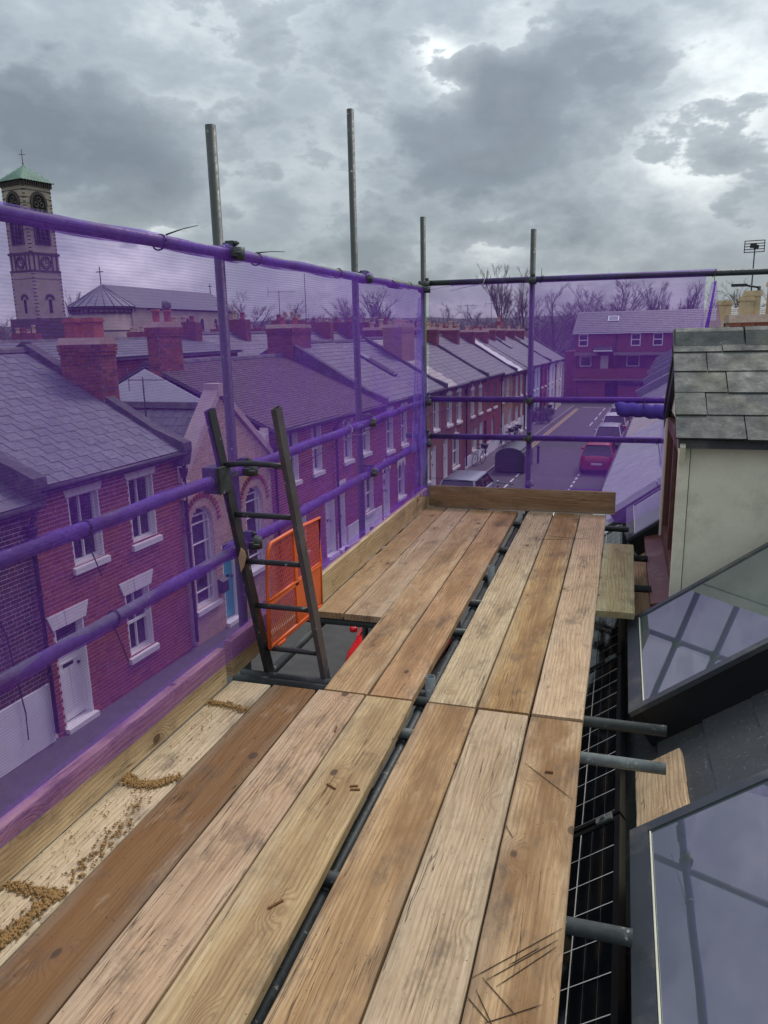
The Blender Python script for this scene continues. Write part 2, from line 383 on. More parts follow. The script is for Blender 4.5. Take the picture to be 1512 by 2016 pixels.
def galv_mat(name='galvanised_steel', base=(.05, .058, .056), purple=0.0, rough=.48):
    m, nt, b, out = newmat(name); g = G(nt)
    P = g.n('ShaderNodeNewGeometry').outputs['Position']
    n = g.noise(P, 7, 6, .65); n2 = g.noise(P, 45, 4, .65)
    c = g.ramp(g.m('ADD', g.m('MULTIPLY', n, .6), g.m('MULTIPLY', n2, .4)), [(.3, tuple(x * .5 for x in base)), (.55, base), (.75, tuple(min(1, x * 1.7) for x in base))])
    c = g.mix(g.rng(g.noise(P, 3.1, 5, .7), .6, .68, 0, .6), c, (.11, .055, .03))
    c = g.mix(g.rng(g.noise(P, 28, 3, .7), .66, .7, 0, .6), c, (.5, .5, .47))
    g.l(c, b.inputs['Base Color']); b.inputs['Metallic'].default_value = .15; g.l(g.rng(n2, .3, .7, rough - .1, rough + .2), b.inputs['Roughness'])
    g.bump(b, n2, .25, .003)
    return m
def net_mat(name, base, amp, lo=(.20, .055, .52), hi=(.38, .12, .84), patch=0.0):
    """woven shade mesh: threads cover part of the view, more when seen aslant"""
    m, nt, b, out = newmat(name); g = G(nt); nt.nodes.remove(b)
    ge = g.n('ShaderNodeNewGeometry'); P = ge.outputs['Position']; sx = g.n('ShaderNodeSeparateXYZ'); g.l(P, sx.inputs[0])
    wob = g.noise(P, 5, 2, .5)
    thr = g.m('SINE', g.m('ADD', g.m('MULTIPLY', sx.outputs[2], 2 * math.pi / .0115), g.m('MULTIPLY', wob, 7.0)))
    thr = g.m('MULTIPLY_ADD', thr, amp, base)
    cl = g.noise(P, 1.7, 4, .6); thr = g.m('ADD', thr, g.m('MULTIPLY', g.m('SUBTRACT', cl, .5), .34))
    # the length of the path through the weave grows as 1/cos
    dt = g.n('ShaderNodeVectorMath', operation='DOT_PRODUCT'); g.l(ge.outputs['Incoming'], dt.inputs[0]); g.l(ge.outputs['Normal'], dt.inputs[1])
    cs = g.m('MAXIMUM', g.m('ABSOLUTE', dt.outputs['Value']), .22)
    tr = g.m('POWER', g.m('SUBTRACT', 1.0, g.m('MINIMUM', g.m('MAXIMUM', thr, .02), .97)), g.m('DIVIDE', .62, cs))
    op = g.m('SUBTRACT', 1.0, tr)
    if patch:
        op = g.m('MULTIPLY', op, g.rng(g.noise(P, 4.5, 4, .6), .5 - patch, .5 + .12, .12, 1.0))
    d = g.n('ShaderNodeBsdfDiffuse'); tl = g.n('ShaderNodeBsdfTranslucent')
    cc = g.ramp(g.noise(P, 60, 3, .6), [(.3, lo), (.7, hi)])
    g.l(cc, d.inputs[0]); g.l(cc, tl.inputs[0])
    m1 = g.n('ShaderNodeMixShader'); m1.inputs[0].default_value = .35; g.l(d.outputs[0], m1.inputs[1]); g.l(tl.outputs[0], m1.inputs[2])
    t = g.n('ShaderNodeBsdfTransparent'); t.inputs[0].default_value = (.89, .77, .97, 1)
    mx = g.n('ShaderNodeMixShader'); g.l(op, mx.inputs[0]); g.l(t.outputs[0], mx.inputs[1]); g.l(m1.outputs[0], mx.inputs[2]); g.l(mx.outputs[0], out.inputs[0])
    return m
def glass_mat(name, c=(.015, .018, .022), rough=.04, dirt=.25, spec=.5):
    m, nt, b, out = newmat(name); g = G(nt)
    tc = g.n('ShaderNodeTexCoord').outputs['Object']; n = g.noise(tc, 3.5, 6, .7)
    g.l(g.mix(g.rng(n, .5, .75, 0, dirt), c, (.22, .23, .23)), b.inputs['Base Color'])
    g.l(g.rng(n, .45, .8, rough, rough + .06), b.inputs['Roughness']); b.inputs['Specular IOR Level'].default_value = spec
    return m
M = {}
M['wood'] = wood_mat(); M['galv'] = galv_mat(); M['galv_light'] = galv_mat('bright_galvanised', (.17, .19, .185))
M['galv_dark'] = galv_mat('dark_steel', (.06, .068, .07)); M['black_paint'] = galv_mat('chipped_black_paint', (.035, .037, .04), rough=.42)
M['brown_paint'] = galv_mat('worn_brown_steel', (.10, .085, .085))
M['net'] = net_mat('purple_netting', .225, .07); M['net_far'] = net_mat('purple_netting_far', .44, .05); M['net_thin'] = net_mat('purple_netting_single', .23, .04); M['net_wrap'] = net_mat('purple_netting_wrapped', .36, .08, (.26, .17, .62), (.42, .32, .80), patch=.12)
M['net_dense'] = net_mat('purple_netting_folded', .80, .08)
M['net_roll'] = simple('rolled_purple_mesh', (.075, .035, .33), .75, 0, .4, 14, .6)
M['brick_red'] = brick_mat('red_brick', [(.30, .065, .05), (.38, .085, .06), (.26, .05, .045), (.42, .12, .08)], soot=.15)
M['brick_dark'] = brick_mat('plum_brick', [(.085, .04, .042), (.13, .055, .05), (.07, .038, .042), (.16, .07, .06)], soot=.2)
M['brick_buff'] = brick_mat('buff_brick', [(.52, .34, .22), (.60, .42, .29), (.47, .30, .19), (.64, .47, .34)], soot=.05)
M['brick_far'] = brick_mat('brown_red_brick', [(.24, .085, .055), (.30, .11, .07), (.20, .07, .05), (.34, .15, .10)], soot=.2)
M['brick_buff_far'] = brick_mat('pinkish_buff_brick', [(.42, .25, .16), (.48, .31, .21), (.38, .22, .15)], soot=.15)
M['brick_chim'] = brick_mat('chimney_brick', [(.26, .075, .05), (.34, .10, .06), (.14, .06, .05), (.38, .14, .09), (.20, .06, .045)], soot=.5)
M['mortar'] = simple('pale_lime_mortar', (.66, .58, .54), .9, 0, .25, 12, .3)
M['mortar_dull'] = simple('dull_mortar', (.26, .21, .19), .9, 0, .3, 12, .3)
M['mortar_grey'] = simple('white_pointing', (.74, .70, .70), .9, 0, .2, 12, .3)
M['white'] = simple('white_gloss_paint', (.80, .81, .80), .35, 0, .06, 5, .05)
M['white_render'] = simple('white_render', (.72, .74, .76), .8, 0, .1, 2, .15, dirt=((.4, .4, .38), .4))
M['blue_render'] = simple('pale_blue_render', (.50, .60, .68), .8, 0, .08, 2, .1)
M['cream_render'] = simple('cream_render', (.74, .72, .56), .78, 0, .10, 6, .3, dirt=((.40, .41, .29), .75))
M['stone'] = simple('painted_stone', (.72, .72, .70), .6, 0, .1, 7, .15)
M['cope_stone'] = simple('pinkish_coping', (.46, .36, .33), .8, 0, .18, 5, .25)
M['lead'] = simple('weathered_lead', (.17, .19, .20), .5, .2, .25, 5, .2, dirt=((.32, .34, .33), .5))
M['dark_cope'] = simple('dark_cement_coping', (.06, .06, .065), .85, 0, .4, 6, .4, dirt=((.2, .19, .17), .5))
M['slate'] = slate_mat('blue_grey_slate', [(.085, .092, .112), (.125, .132, .155), (.10, .108, .13), (.14, .148, .168)], .62, .1)
M['slate_dark'] = slate_mat('dark_slate', [(.07, .075, .085), (.11, .115, .13), (.085, .088, .10), (.13, .135, .15)], .55, .25)
M['slate_near'] = slate_mat('mossy_slate', [(.018, .023, .024), (.036, .045, .045), (.024, .031, .03), (.043, .051, .047)], .62, .95)
M['slate_black'] = slate_mat('dark_wet_slate', [(.035, .04, .042), (.05, .054, .055), (.04, .045, .05)], .45, .45)
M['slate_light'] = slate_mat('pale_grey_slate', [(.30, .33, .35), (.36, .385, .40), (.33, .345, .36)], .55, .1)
M['tile_brown'] = slate_mat('brown_clay_tile', [(.052, .032, .036), (.085, .05, .05), (.06, .038, .042), (.105, .065, .06)], .75, .3)
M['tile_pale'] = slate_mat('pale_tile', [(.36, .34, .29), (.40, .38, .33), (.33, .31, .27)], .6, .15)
M['roof_white'] = slate_mat('white_coated_slate', [(.58, .60, .58), (.62, .64, .62)], .6, .05)
M['glass'] = glass_mat('window_glass'); M['glass_sky'] = glass_mat('roof_window_glass', (.085, .11, .11), .0, .10, .9)
M['glass_sky'].node_tree.nodes['Principled BSDF'].inputs['Metallic'].default_value = .10; M['glass_sky'].node_tree.nodes['Principled BSDF'].inputs['IOR'].default_value = 2.3
M['panel'] = glass_mat('solar_glass', (.004, .005, .007), .05, .02, .22)
M['black_metal'] = simple('black_aluminium', (.012, .013, .015), .4, .3, .2, 10, .05)
M['grey_frame'] = simple('grey_frame_paint', (.05, .06, .068), .4, .3, .2, 6, .1, dirt=((.28, .25, .18), .5))
M['iron'] = simple('black_cast_iron', (.02, .02, .024), .5, 0, .3, 8, .1)
M['terracotta'] = simple('terracotta_pot', (.36, .10, .06), .8, 0, .3, 9, .3)
M['buff_pot'] = simple('buff_clay_pot', (.56, .42, .25), .8, 0, .2, 7, .25, dirt=((.15, .12, .09), .5))
M['flaunch'] = simple('cement_flaunching', (.42, .30, .24), .9, 0, .3, 9, .5)
M['asphalt'] = simple('worn_asphalt', (.062, .060, .062), .85, 0, .3, 3.5, .4, dirt=((.10, .095, .09), .6))
M['pave'] = simple('grey_pavement', (.085, .08, .08), .85, 0, .2, 3, .3, dirt=((.07, .065, .065), .5))
M['kerb'] = simple('granite_kerb', (.22, .21, .20), .8, 0, .2, 5, .3)
M['paint_white'] = simple('road_paint_white', (.62, .62, .60), .7, 0, .15, 14, .1, dirt=((.2, .2, .2), .6))
M['paint_yellow'] = simple('road_paint_yellow', (.62, .46, .14), .7, 0, .15, 14, .1)
M['orange'] = simple('orange_powder_coat', (.78, .125, .02), .42, 0, .15, 9, .08, dirt=((.3, .07, .03), .4))
M['turquoise'] = simple('turquoise_paint', (.03, .42, .48), .45, 0, .08, 5, .05)
M['sawdust'] = simple('clumped_yellow_sand', (.40, .235, .085), .95, 0, .45, 60, .8)
M['chip'] = simple('bark_chip', (.17, .075, .025), .9, 0, .3, 30, .4)
M['tie_black'] = simple('black_nylon', (.012, .012, .014), .4, 0, .2, 20, 0); M['tie_clear'] = simple('clear_nylon', (.55, .56, .54), .35, 0, .1, 20, 0)
M['copper'] = simple('green_copper', (.12, .215, .172), .6, 0, .3, .6, .1, dirt=((.05, .13, .11), .5))
M['church_stone'] = simple('church_stone', (.40, .34, .27), .85, 0, .22, .5, .1, dirt=((.22, .18, .15), .5))
M['church_dark'] = simple('dark_string_course', (.07, .055, .055), .85, 0, .3, 1, .1)
M['church_roof'] = simple('church_slate', (.10, .11, .125), .7, 0, .2, .5, .1)
M['bark'] = simple('grey_bark', (.095, .075, .068), .9, 0, .3, 3, .3); M['twig'] = simple('haze_paled_twigs', (.19, .155, .155), .9, 0, .3, 3, 0)  # distance haze is put into the twig colour by lightening it
M['wood_far'] = simple('far_woodland', (.075, .055, .052), .95, 0, .4, .12, 0)
M['hill'] = simple('far_hill', (.045, .055, .05), .95, 0, .3, .01, 0)
M['earth'] = simple('ground_earth', (.07, .065, .06), .95, 0, .3, .05, 0)
M['shrub'] = simple('shrub_leaf', (.05, .065, .035), .8, 0, .5, 8, .2)
M['car_red'] = simple('red_car_paint', (.36, .02, .028), .25, 0, .05, 4, 0); M['car_bright'] = simple('bright_red_car_paint', (.62, .012, .018), .22, 0, .05, 4, 0)
M['car_silver'] = simple('silver_car_paint', (.42, .44, .46), .3, .5, .06, 4, 0); M['car_white'] = simple('white_car_paint', (.68, .69, .70), .28, 0, .05, 4, 0)
M['car_grey'] = simple('grey_car_paint', (.26, .30, .33), .3, .5, .06, 4, 0)
M['car_glass'] = glass_mat('car_glass', (.012, .014, .016), .03, .05); M['tyre'] = simple('tyre_rubber', (.02, .02, .02), .8, 0, .2, 20, .1)
M['lamp_red'] = simple('red_lens', (.5, .01, .01), .2, 0, .1, 20, 0); M['alloy'] = simple('alloy_wheel', (.35, .36, .37), .35, .7, .1, 20, 0)
M['hangar'] = simple('green_grey_steel_store', (.05, .075, .075), .45, .2, .15, 4, .05)
M['brown_wood'] = simple('brown_window_stain', (.13, .045, .035), .5, 0, .2, 8, .15, dirt=((.35, .3, .27), .35))
M['red_paint'] = simple('red_brown_paint', (.28, .07, .05), .6, 0, .15, 6, .1)
M['blue_paint'] = simple('blue_garage_paint', (.09, .17, .36), .5, 0, .1, 3, .05)
M['card'] = simple('peeling_wood_scrap', (.42, .27, .17), .85, 0, .3, 20, .3)
M['brick_plain'] = brick_mat('purplish_flats_brick', [(.26, .085, .07), (.27, .09, .075)], soot=.2); M['brick_far_plain'] = brick_mat('orange_gable_brick', [(.36, .12, .07), (.38, .13, .075)], soot=.2)
# ------------------------------------------------------------------ pieces: bricks, slates, tiles
_unit = {}
def unit(name, mat):
    k = (name, mat.name)
    if k not in _unit:
        mb = MB(); mb.box(-.5, .5, -.5, .5, -.5, .5); me = bpy.data.meshes.new(name); me.from_pydata(mb.v, [], mb.f); me.materials.append(mat); me.update(); _unit[k] = me
    return _unit[k]
def pieces(parent, name, pl, mat, limit=300, fam_w=None):
    """pl: (centre, ax, ay, az) half axes in the parent's space; the nearest `limit` become objects, the rest one part"""
    if not pl: return
    mw = fam_w if fam_w is not None else parent.matrix_world
    if limit < len(pl): pl = sorted(pl, key=lambda p: (mw @ Vector(p[0]) - CAM).length)
    for c, ax, ay, az in pl[:limit]:
        o = bpy.data.objects.new(name, unit(name, mat)); col.objects.link(o); o.parent = parent
        a, b_, c_ = Vector(ax) * 2, Vector(ay) * 2, Vector(az) * 2
        o.matrix_local = Matrix(((a.x, b_.x, c_.x, c[0]), (a.y, b_.y, c_.y, c[1]), (a.z, b_.z, c_.z, c[2]), (0, 0, 0, 1)))
    if len(pl) > limit:
        mb = MB()
        for c, ax, ay, az in pl[limit:]: mb.obox(c, ax, ay, az)
        mb.build(name + '_field', mat, parent, fix=False, kind='stuff')
def course_rows(z0, z1, h=.075):
    n = max(1, round((z1 - z0) / h)); hh = (z1 - z0) / n
    return [(z0 + i * hh, hh) for i in range(n)]
class Op:     # an opening, optionally with a round or pointed head
    def __init__(s, a, b, zb, zt, head=None): s.a, s.b, s.zb, s.zt, s.head = a, b, zb, zt, head
    def at(s, z):
        if z < s.zb or z > s.zt: return None
        if s.head == 'round':
            r = (s.b - s.a) / 2; zs = s.zt - r
            if z > zs:
                h = math.sqrt(max(0, r * r - (z - zs) ** 2)); c = (s.a + s.b) / 2
                return (c - h, c + h)
        return (s.a, s.b)
def complement(lo, hi, cuts):
    out = []; x = lo
    for a, b in sorted(cuts):
        if a > x: out.append((x, min(a, hi)))
        x = max(x, b)
    if x < hi: out.append((x, hi))
    return [(a, b) for a, b in out if b - a > 1e-4]
def wall_with_openings(y0, y1, z0, z1, ops, x_front=-.006, th=.25, top=None):
    """backing wall; top(y) may lower the height (gables)"""
    mb = MB(); run = None; rows = course_rows(z0, z1)
    def lim(z):
        if top is None: return (y0, y1)
        return top(z)
    prev = None; start = z0
    for z, h in rows + [(z1, 0)]:
        if z < z1 - 1e-6:
            lo, hi = lim(z + h / 2)
            cur = complement(lo, hi, [c for c in (o.at(z + h / 2) for o in ops) if c]) if hi > lo else []
        else: cur = 'end'
        if cur != prev:
            if prev and prev != 'end':
                for a, b in prev: mb.box(x_front - th, x_front, a, b, start, z)
            prev = cur; start = z
    return mb
def brick_list(y0, y1, z0, z1, ops, x_front=0.0, th=.012, top=None, bond='flemish', jitter=.0012):
    L = []; i = 0; rows = course_rows(z0, z1); rnd = random.Random(int(y0 * 100) + int(z0 * 10))
    for k, (z, h) in enumerate(rows):
        zc = z + h / 2; lo, hi = (y0, y1) if top is None else top(zc)
        if hi <= lo: continue
        y = y0 - (.169 if k % 2 else 0); st = True
        segs = complement(lo, hi, [c for c in (o.at(zc) for o in ops) if c])
        while y < y1:
            ln = .225 if st else .1125
            for a, b in segs:
                p, q = max(a, y + .006), min(b, y + ln - .006)
                if q - p > .035:
                    L.append(((x_front - th / 2 + rnd.uniform(-jitter, jitter), (p + q) / 2, zc), (th / 2, 0, 0), (0, (q - p) / 2, 0), (0, 0, h / 2 - .0065)))
            y += ln; st = not st
    return L
def slate_list(w, eave, ridge, ex=.25, sw=.34, th=.007, y0=0.0, jit=.006, skip=None, seed=1):
    """eave,ridge: (x,z) points; runs along y from y0 to y0+w"""
    ex0 = Vector((eave[0], 0, eave[1])); r0 = Vector((ridge[0], 0, ridge[1])); d = r0 - ex0; Ln = d.length; d.normalize()
    nrm = Vector((-d.z, 0, d.x));
    if nrm.z < 0: nrm = -nrm
    rnd = random.Random(seed); L = []; n = max(1, round(Ln / ex)); e = Ln / n
    for i in range(n):
        y = y0 - (sw / 2 if i % 2 else 0)
        while y < y0 + w - .02:
            a, b = max(y, y0) + .003, min(y + sw, y0 + w) - .003
            if b - a > .03:
                j = rnd.uniform(-jit, jit); ln = e * 1.12
                if skip is None or not skip((a + b) / 2, (i + .5) * e):
                    tl = Vector(d) * (ln / 2) - nrm * .006
                    c = ex0 + d * (i * e + ln / 2 - .03 + j) + nrm * (.012 + rnd.uniform(0, .003)); c.y = (a + b) / 2
                    L.append((tuple(c), (0, (b - a) / 2, 0), tuple(tl), tuple(nrm * th)))
            y += sw
    return L
# ------------------------------------------------------------------ openings fill
def window(parent, op, style='sash', x=0.0, white='white', sill=True, lintel=None, dark=None, bars=True):
    a, b, zb, zt = op.a, op.b, op.zb, op.zt; w = b - a
    f = MB(); fr = .05
    xi, xo = x - .17, x - .10
    if op.head == 'round':
        r = w / 2; zs = zt - r; c = (a + b) / 2; n = 12
        f.box(xi, xo, a, a + fr, zb, zs); f.box(xi, xo, b - fr, b, zb, zs); f.box(xi, xo, a + fr, b - fr, zb, zb + fr)
        for k in range(n):
            t0, t1 = math.pi * k / n, math.pi * (k + 1) / n
            P = lambda rr, t: (c + rr * math.cos(t), zs + rr * math.sin(t))
            q = [P(r, t0), P(r, t1), P(r - fr, t1), P(r - fr, t0)]
            f.hexa([(xi, *q[0]), (xi, *q[1]), (xi, *q[2]), (xi, *q[3]), (xo, *q[0]), (xo, *q[1]), (xo, *q[2]), (xo, *q[3])])
        for yy in (a + w * .2, b - w * .2): f.box(xi + .02, xo - .005, yy - .011, yy + .011, zb + fr, zs + r * .55)
        for zz in (zb + (zs - zb) * .18, zb + (zs - zb) * .48, zb + (zs - zb) * .78, zs + r * .12, zs + r * .55):
            hw = w / 2 if zz < zs else math.sqrt(r * r - (zz - zs) ** 2)
            f.box(xi + .021, xo - .004, c - hw + .03, c + hw - .03, zz - .011, zz + .011)
    else:
        f.box(xi, xo, a, a + fr, zb, zt); f.box(xi, xo, b - fr, b, zb, zt); f.box(xi, xo, a + fr, b - fr, zb, zb + fr + .02); f.box(xi, xo, a + fr, b - fr, zt - fr, zt)
        if style in ('sash', 'sash4'):
            zm = (zb + zt) / 2; f.box(xi + .01, xo + .012, a + fr, b - fr, zm - .022, zm + .022)
            if bars: f.box(xi + .02, xo - .004, (a + b) / 2 - .012, (a + b) / 2 + .012, zb + fr, zt - fr)
        if style == 'casement': f.box(xi, xo + .005, (a + b) / 2 - .03, (a + b) / 2 + .03, zb + fr, zt - fr)
        # painted reveals
        f.box(xo, x - .004, a - .001, a + .03, zb, zt); f.box(xo, x - .004, b - .03, b + .001, zb, zt)
    fo = f.build('window', M[white], parent)
    g = MB()
    if op.head == 'round':
        r = w / 2; zs = zt - r; c = (a + b) / 2
        pts = [(a, zb), (b, zb)] + [(c + r * math.cos(math.pi * k / 12), zs + r * math.sin(math.pi * k / 12)) for k in range(13)]
        g.prism([(p, q) for p, q in pts], 'x', xi - .012, xi - .002)
        g.build('pane', M['glass'], fo)
    elif style in ('sash', 'sash4'):
        zm = (zb + zt) / 2
        g.box(xi + .008, xi + .02, a + fr * .5, b - fr * .5, zm, zt - fr * .5); g.build('pane', M['glass'], fo)
        g = MB(); g.box(xi - .02, xi - .008, a + fr * .5, b - fr * .5, zb + fr * .5, zm); g.build('pane', M['glass'], fo)
    else:
        g.box(xi - .012, xi - .002, a + fr * .5, b - fr * .5, zb + fr * .5, zt - fr * .5); g.build('pane', M['glass'], fo)
    # dim room behind the glass with a pale curtain edge
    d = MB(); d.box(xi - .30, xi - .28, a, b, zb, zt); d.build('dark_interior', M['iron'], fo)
    rc = random.Random(int(a * 97 + zb * 31 + parent.location.y * 13))
    if rc.random() < .75 and not op.head:
        q = MB(); k = rc.choice((0, 1, 2)); cw = w * rc.uniform(.18, .34)
        if k in (0, 2): q.box(xi - .06, xi - .03, a + .02, a + cw, zb, zt)
        if k in (1, 2): q.box(xi - .06, xi - .03, b - cw, b - .02, zb, zt)
        q.build('curtain', M['stone'], fo)
    if sill:
        s = MB(); s.hexa([(x - .16, a - .07, zb - .13), (x + .07, a - .07, zb - .13), (x + .07, b + .07, zb - .13), (x - .16, b + .07, zb - .13),
                          (x - .16, a - .07, zb + .012), (x + .07, a - .07, zb - .02), (x + .07, b + .07, zb - .02), (x - .16, b + .07, zb + .012)])
        s.build('sill', M['stone'], fo)
    if lintel: lintel_part(fo, a, b, zt, lintel, x)
    return fo
def lintel_part(fo, a, b, zt, kind, x=0.0):
    s = MB(); c = (a + b) / 2; w = b - a
    if kind == 'flare':
        n = 5; H = .27
        for k in range(n):
            t0, t1 = k / n, (k + 1) / n
            y0, y1 = a - .05 + (w + .10) * t0 + .002, a - .05 + (w + .10) * t1 - .002
            Y0, Y1 = a - .15 + (w + .30) * t0 + .002, a - .15 + (w + .30) * t1 - .002
            d = .022 + (.006 if k == 2 else 0)
            s.hexa([(x - .17, y0, zt), (x + d, y0, zt), (x + d, y1, zt), (x - .17, y1, zt), (x - .17, Y0, zt + H), (x + d, Y0, zt + H), (x + d, Y1, zt + H), (x - .17, Y1, zt + H)])
    elif kind == 'block': s.box(x - .17, x + .02, a - .1, b + .1, zt, zt + .2)
    elif kind == 'arched':
        s.prism([(a - .09, zt - .06), (a, zt - .06), (a + w * .2, zt + .02), (c, zt + .05), (b - w * .2, zt + .02), (b, zt - .06), (b + .09, zt - .06), (b + .07, zt + .24), (a - .07, zt + .24)], 'x', x - .15, x + .02)
    elif kind == 'gothic':
        q = w / 4
        s.prism([(a - .1, zt - .12), (a, zt - .16), (a + q, zt + .1), (c, zt - .12), (b - q, zt + .1), (b, zt - .16), (b + .1, zt - .12), (b + .07, zt + .16), (b - q, zt + .34), (c, zt + .16), (a + q, zt + .34), (a - .07, zt + .16)], 'x', x - .1, x + .022)
    elif kind == 'point':
        s.prism([(a - .03, zt - .02), (b + .03, zt - .02), (b + .03, zt + .08), (c + .06, zt + .2), (c, zt + .42), (c - .06, zt + .2), (a - .03, zt + .08)], 'x', x - .1, x + .02)
    s.build('lintel', M['stone'], fo)
def door(parent, op, leaf='white', x=0.0, transom=True, frame='white', glazed=True, lintel=None, numeral=None):
    a, b, zb, zt = op.a, op.b, op.zb, op.zt; f = MB(); xi, xo = x - .2, x - .10
    zl = zt - .34 if transom else zt - .06
    f.box(xi, xo, a, a + .06, zb, zt); f.box(xi, xo, b - .06, b, zb, zt); f.box(xi, xo, a + .06, b - .06, zt - .06, zt)
    if transom: f.box(xi, xo + .01, a + .06, b - .06, zl, zl + .06)
    f.box(xo, x - .004, a - .001, a + .03, zb, zt); f.box(xo, x - .004, b - .03, b + .001, zb, zt)
    fo = f.build('door', M[frame], parent)
    l = MB(); l.box(xi + .02, xi + .06, a + .06, b - .06, zb + .03, zl); yc = (a + b) / 2; xf = xi + .06
    for (p, q, r_, s_) in (((a + .12), yc - .03, zb + .2, zb + 1.0), (yc + .03, b - .12, zb + .2, zb + 1.0)) + (() if glazed else ((a + .12, yc - .03, zb + 1.2, zl - .12), (yc + .03, b - .12, zb + 1.2, zl - .12))):
        l.box(xf, xf + .008, p, q, r_, s_); l.box(xf + .008, xf + .012, p + .05, q - .05, r_ + .05, s_ - .05)
    l.box(xf, xf + .014, a + .12, b - .12, zb + 1.09, zb + 1.12); lo = l.build('leaf', M[leaf], fo)
    if glazed:
        g = MB(); g.box(xf - .002, xf + .004, a + .14, yc - .03, zb + 1.26, zl - .14); g.box(xf - .002, xf + .004, yc + .03, b - .14, zb + 1.26, zl - .14); g.build('pane', M['glass'], fo)
    if transom: g = MB(); g.box(xi + .04, xi + .05, a + .06, b - .06, zl + .06, zt - .06); g.build('transom_pane', M['glass'], fo)
    h = MB(); h.box(xf, xf + .012, yc - .12, yc + .12, zb + 1.02, zb + 1.08); h.lathe((xf + .03, b - .12, zb + 1.0), [(.012, -.03), (.03, -.01), (.03, .01), (.012, .03)], 8); h.build('letterbox_and_knob', M['iron'], fo)
    if numeral:
        n = MB(); n.prism([(yc - .06, zb + 1.5), (yc - .03, zb + 1.5), (yc + .0, zb + 1.68), (yc + .03, zb + 1.5), (yc + .06, zb + 1.5), (yc + .01, zb + 1.75), (yc - .01, zb + 1.75)], 'x', xf + .002, xf + .012); n.build('knocker', M['iron'], fo)
    s = MB(); s.box(x - .2, x + .1, a - .03, b + .03, zb - .12, zb + .0); s.build('doorstep', M['stone'], fo)
    if lintel: lintel_part(fo, a, b, zt, lintel, x)
    return fo
def chimney(parent, x0, x1, y0, y1, zb, zt, pots, n_brick=0, mat='brick_chim', pot='terracotta', cap=True):
    """pots: (x, y, radius, height, kind)"""
    mb = MB(); mb.box(x0, x1, y0, y1, zb, zt - .02); ch = mb.build('chimney', M['mortar_dull'], parent)
    mw = Matrix.Translation(parent.location) @ Matrix.Rotation(parent.rotation_euler[2], 4, 'Z')
    L = []; rows = course_rows(zb, zt - .05)
    for k, (z, h) in enumerate(rows):
        e = .035 if z > zt - .24 else (.02 if z > zt - .34 else 0)
        zc = z + h / 2
        for face in range(3):
            if face == 0: p0, p1 = y0 - e, y1 + e
            else: p0, p1 = x0 - e, x1 + e
            y = p0 - (.1125 if k % 2 else 0); st = True
            while y < p1:
                ln = .225; p, q = max(p0, y) + .005, min(p1, y + ln) - .005
                if q - p > .03:
                    if face == 0: L.append(((x1 + e, (p + q) / 2, zc), (.01, 0, 0), (0, (q - p) / 2, 0), (0, 0, h / 2 - .005)))
                    else:
                        yy = y0 - e if face == 1 else y1 + e
                        L.append((((p + q) / 2, yy, zc), ((q - p) / 2, 0, 0), (0, .01, 0), (0, 0, h / 2 - .005)))
                y += ln
    ind, rest = L, []
    pieces(ch, 'brick', L, M[mat], n_brick, mw)
    if cap:
        c = MB(); c.prism([(y0 - .05, zt - .05), (y1 + .05, zt - .05), (y1 - .04, zt + .09), (y0 + .04, zt + .09)], 'x', x0 - .03, x1 + .03); c.build('flaunching', M['flaunch'], ch)
    for (px, py, r, h, kind) in pots:
        p = MB(); z0 = zt - .01
        if kind == 'square':
            p.box(px - r, px + r, py - r, py + r, z0, z0 + h * .12); p.box(px - r * .85, px + r * .85, py - r * .85, py + r * .85, z0 + h * .12, z0 + h * .82)
            p.box(px - r, px + r, py - r, py + r, z0 + h * .82, z0 + h * .92); p.box(px - r * .9, px + r * .9, py - r * .9, py + r * .9, z0 + h * .92, z0 + h)
        elif kind == 'cowl':
            p.lathe((px, py, z0), [(r * .7, 0), (r * .7, h * .7), (r * 1.15, h * .72), (r * 1.15, h * .95), (r * .9, h)], 12)
        else:
            p.lathe((px, py, z0), [(r, 0), (r * .98, h * .1), (r * .8, h * .2), (r * .78, h * .8), (r * .95, h * .86), (r * .95, h), (r * .75, h), (r * .7, h * .9)], 14)
        p.build('chimney_pot', M['galv_light'] if kind == 'cowl' else M[pot], ch)
    return ch
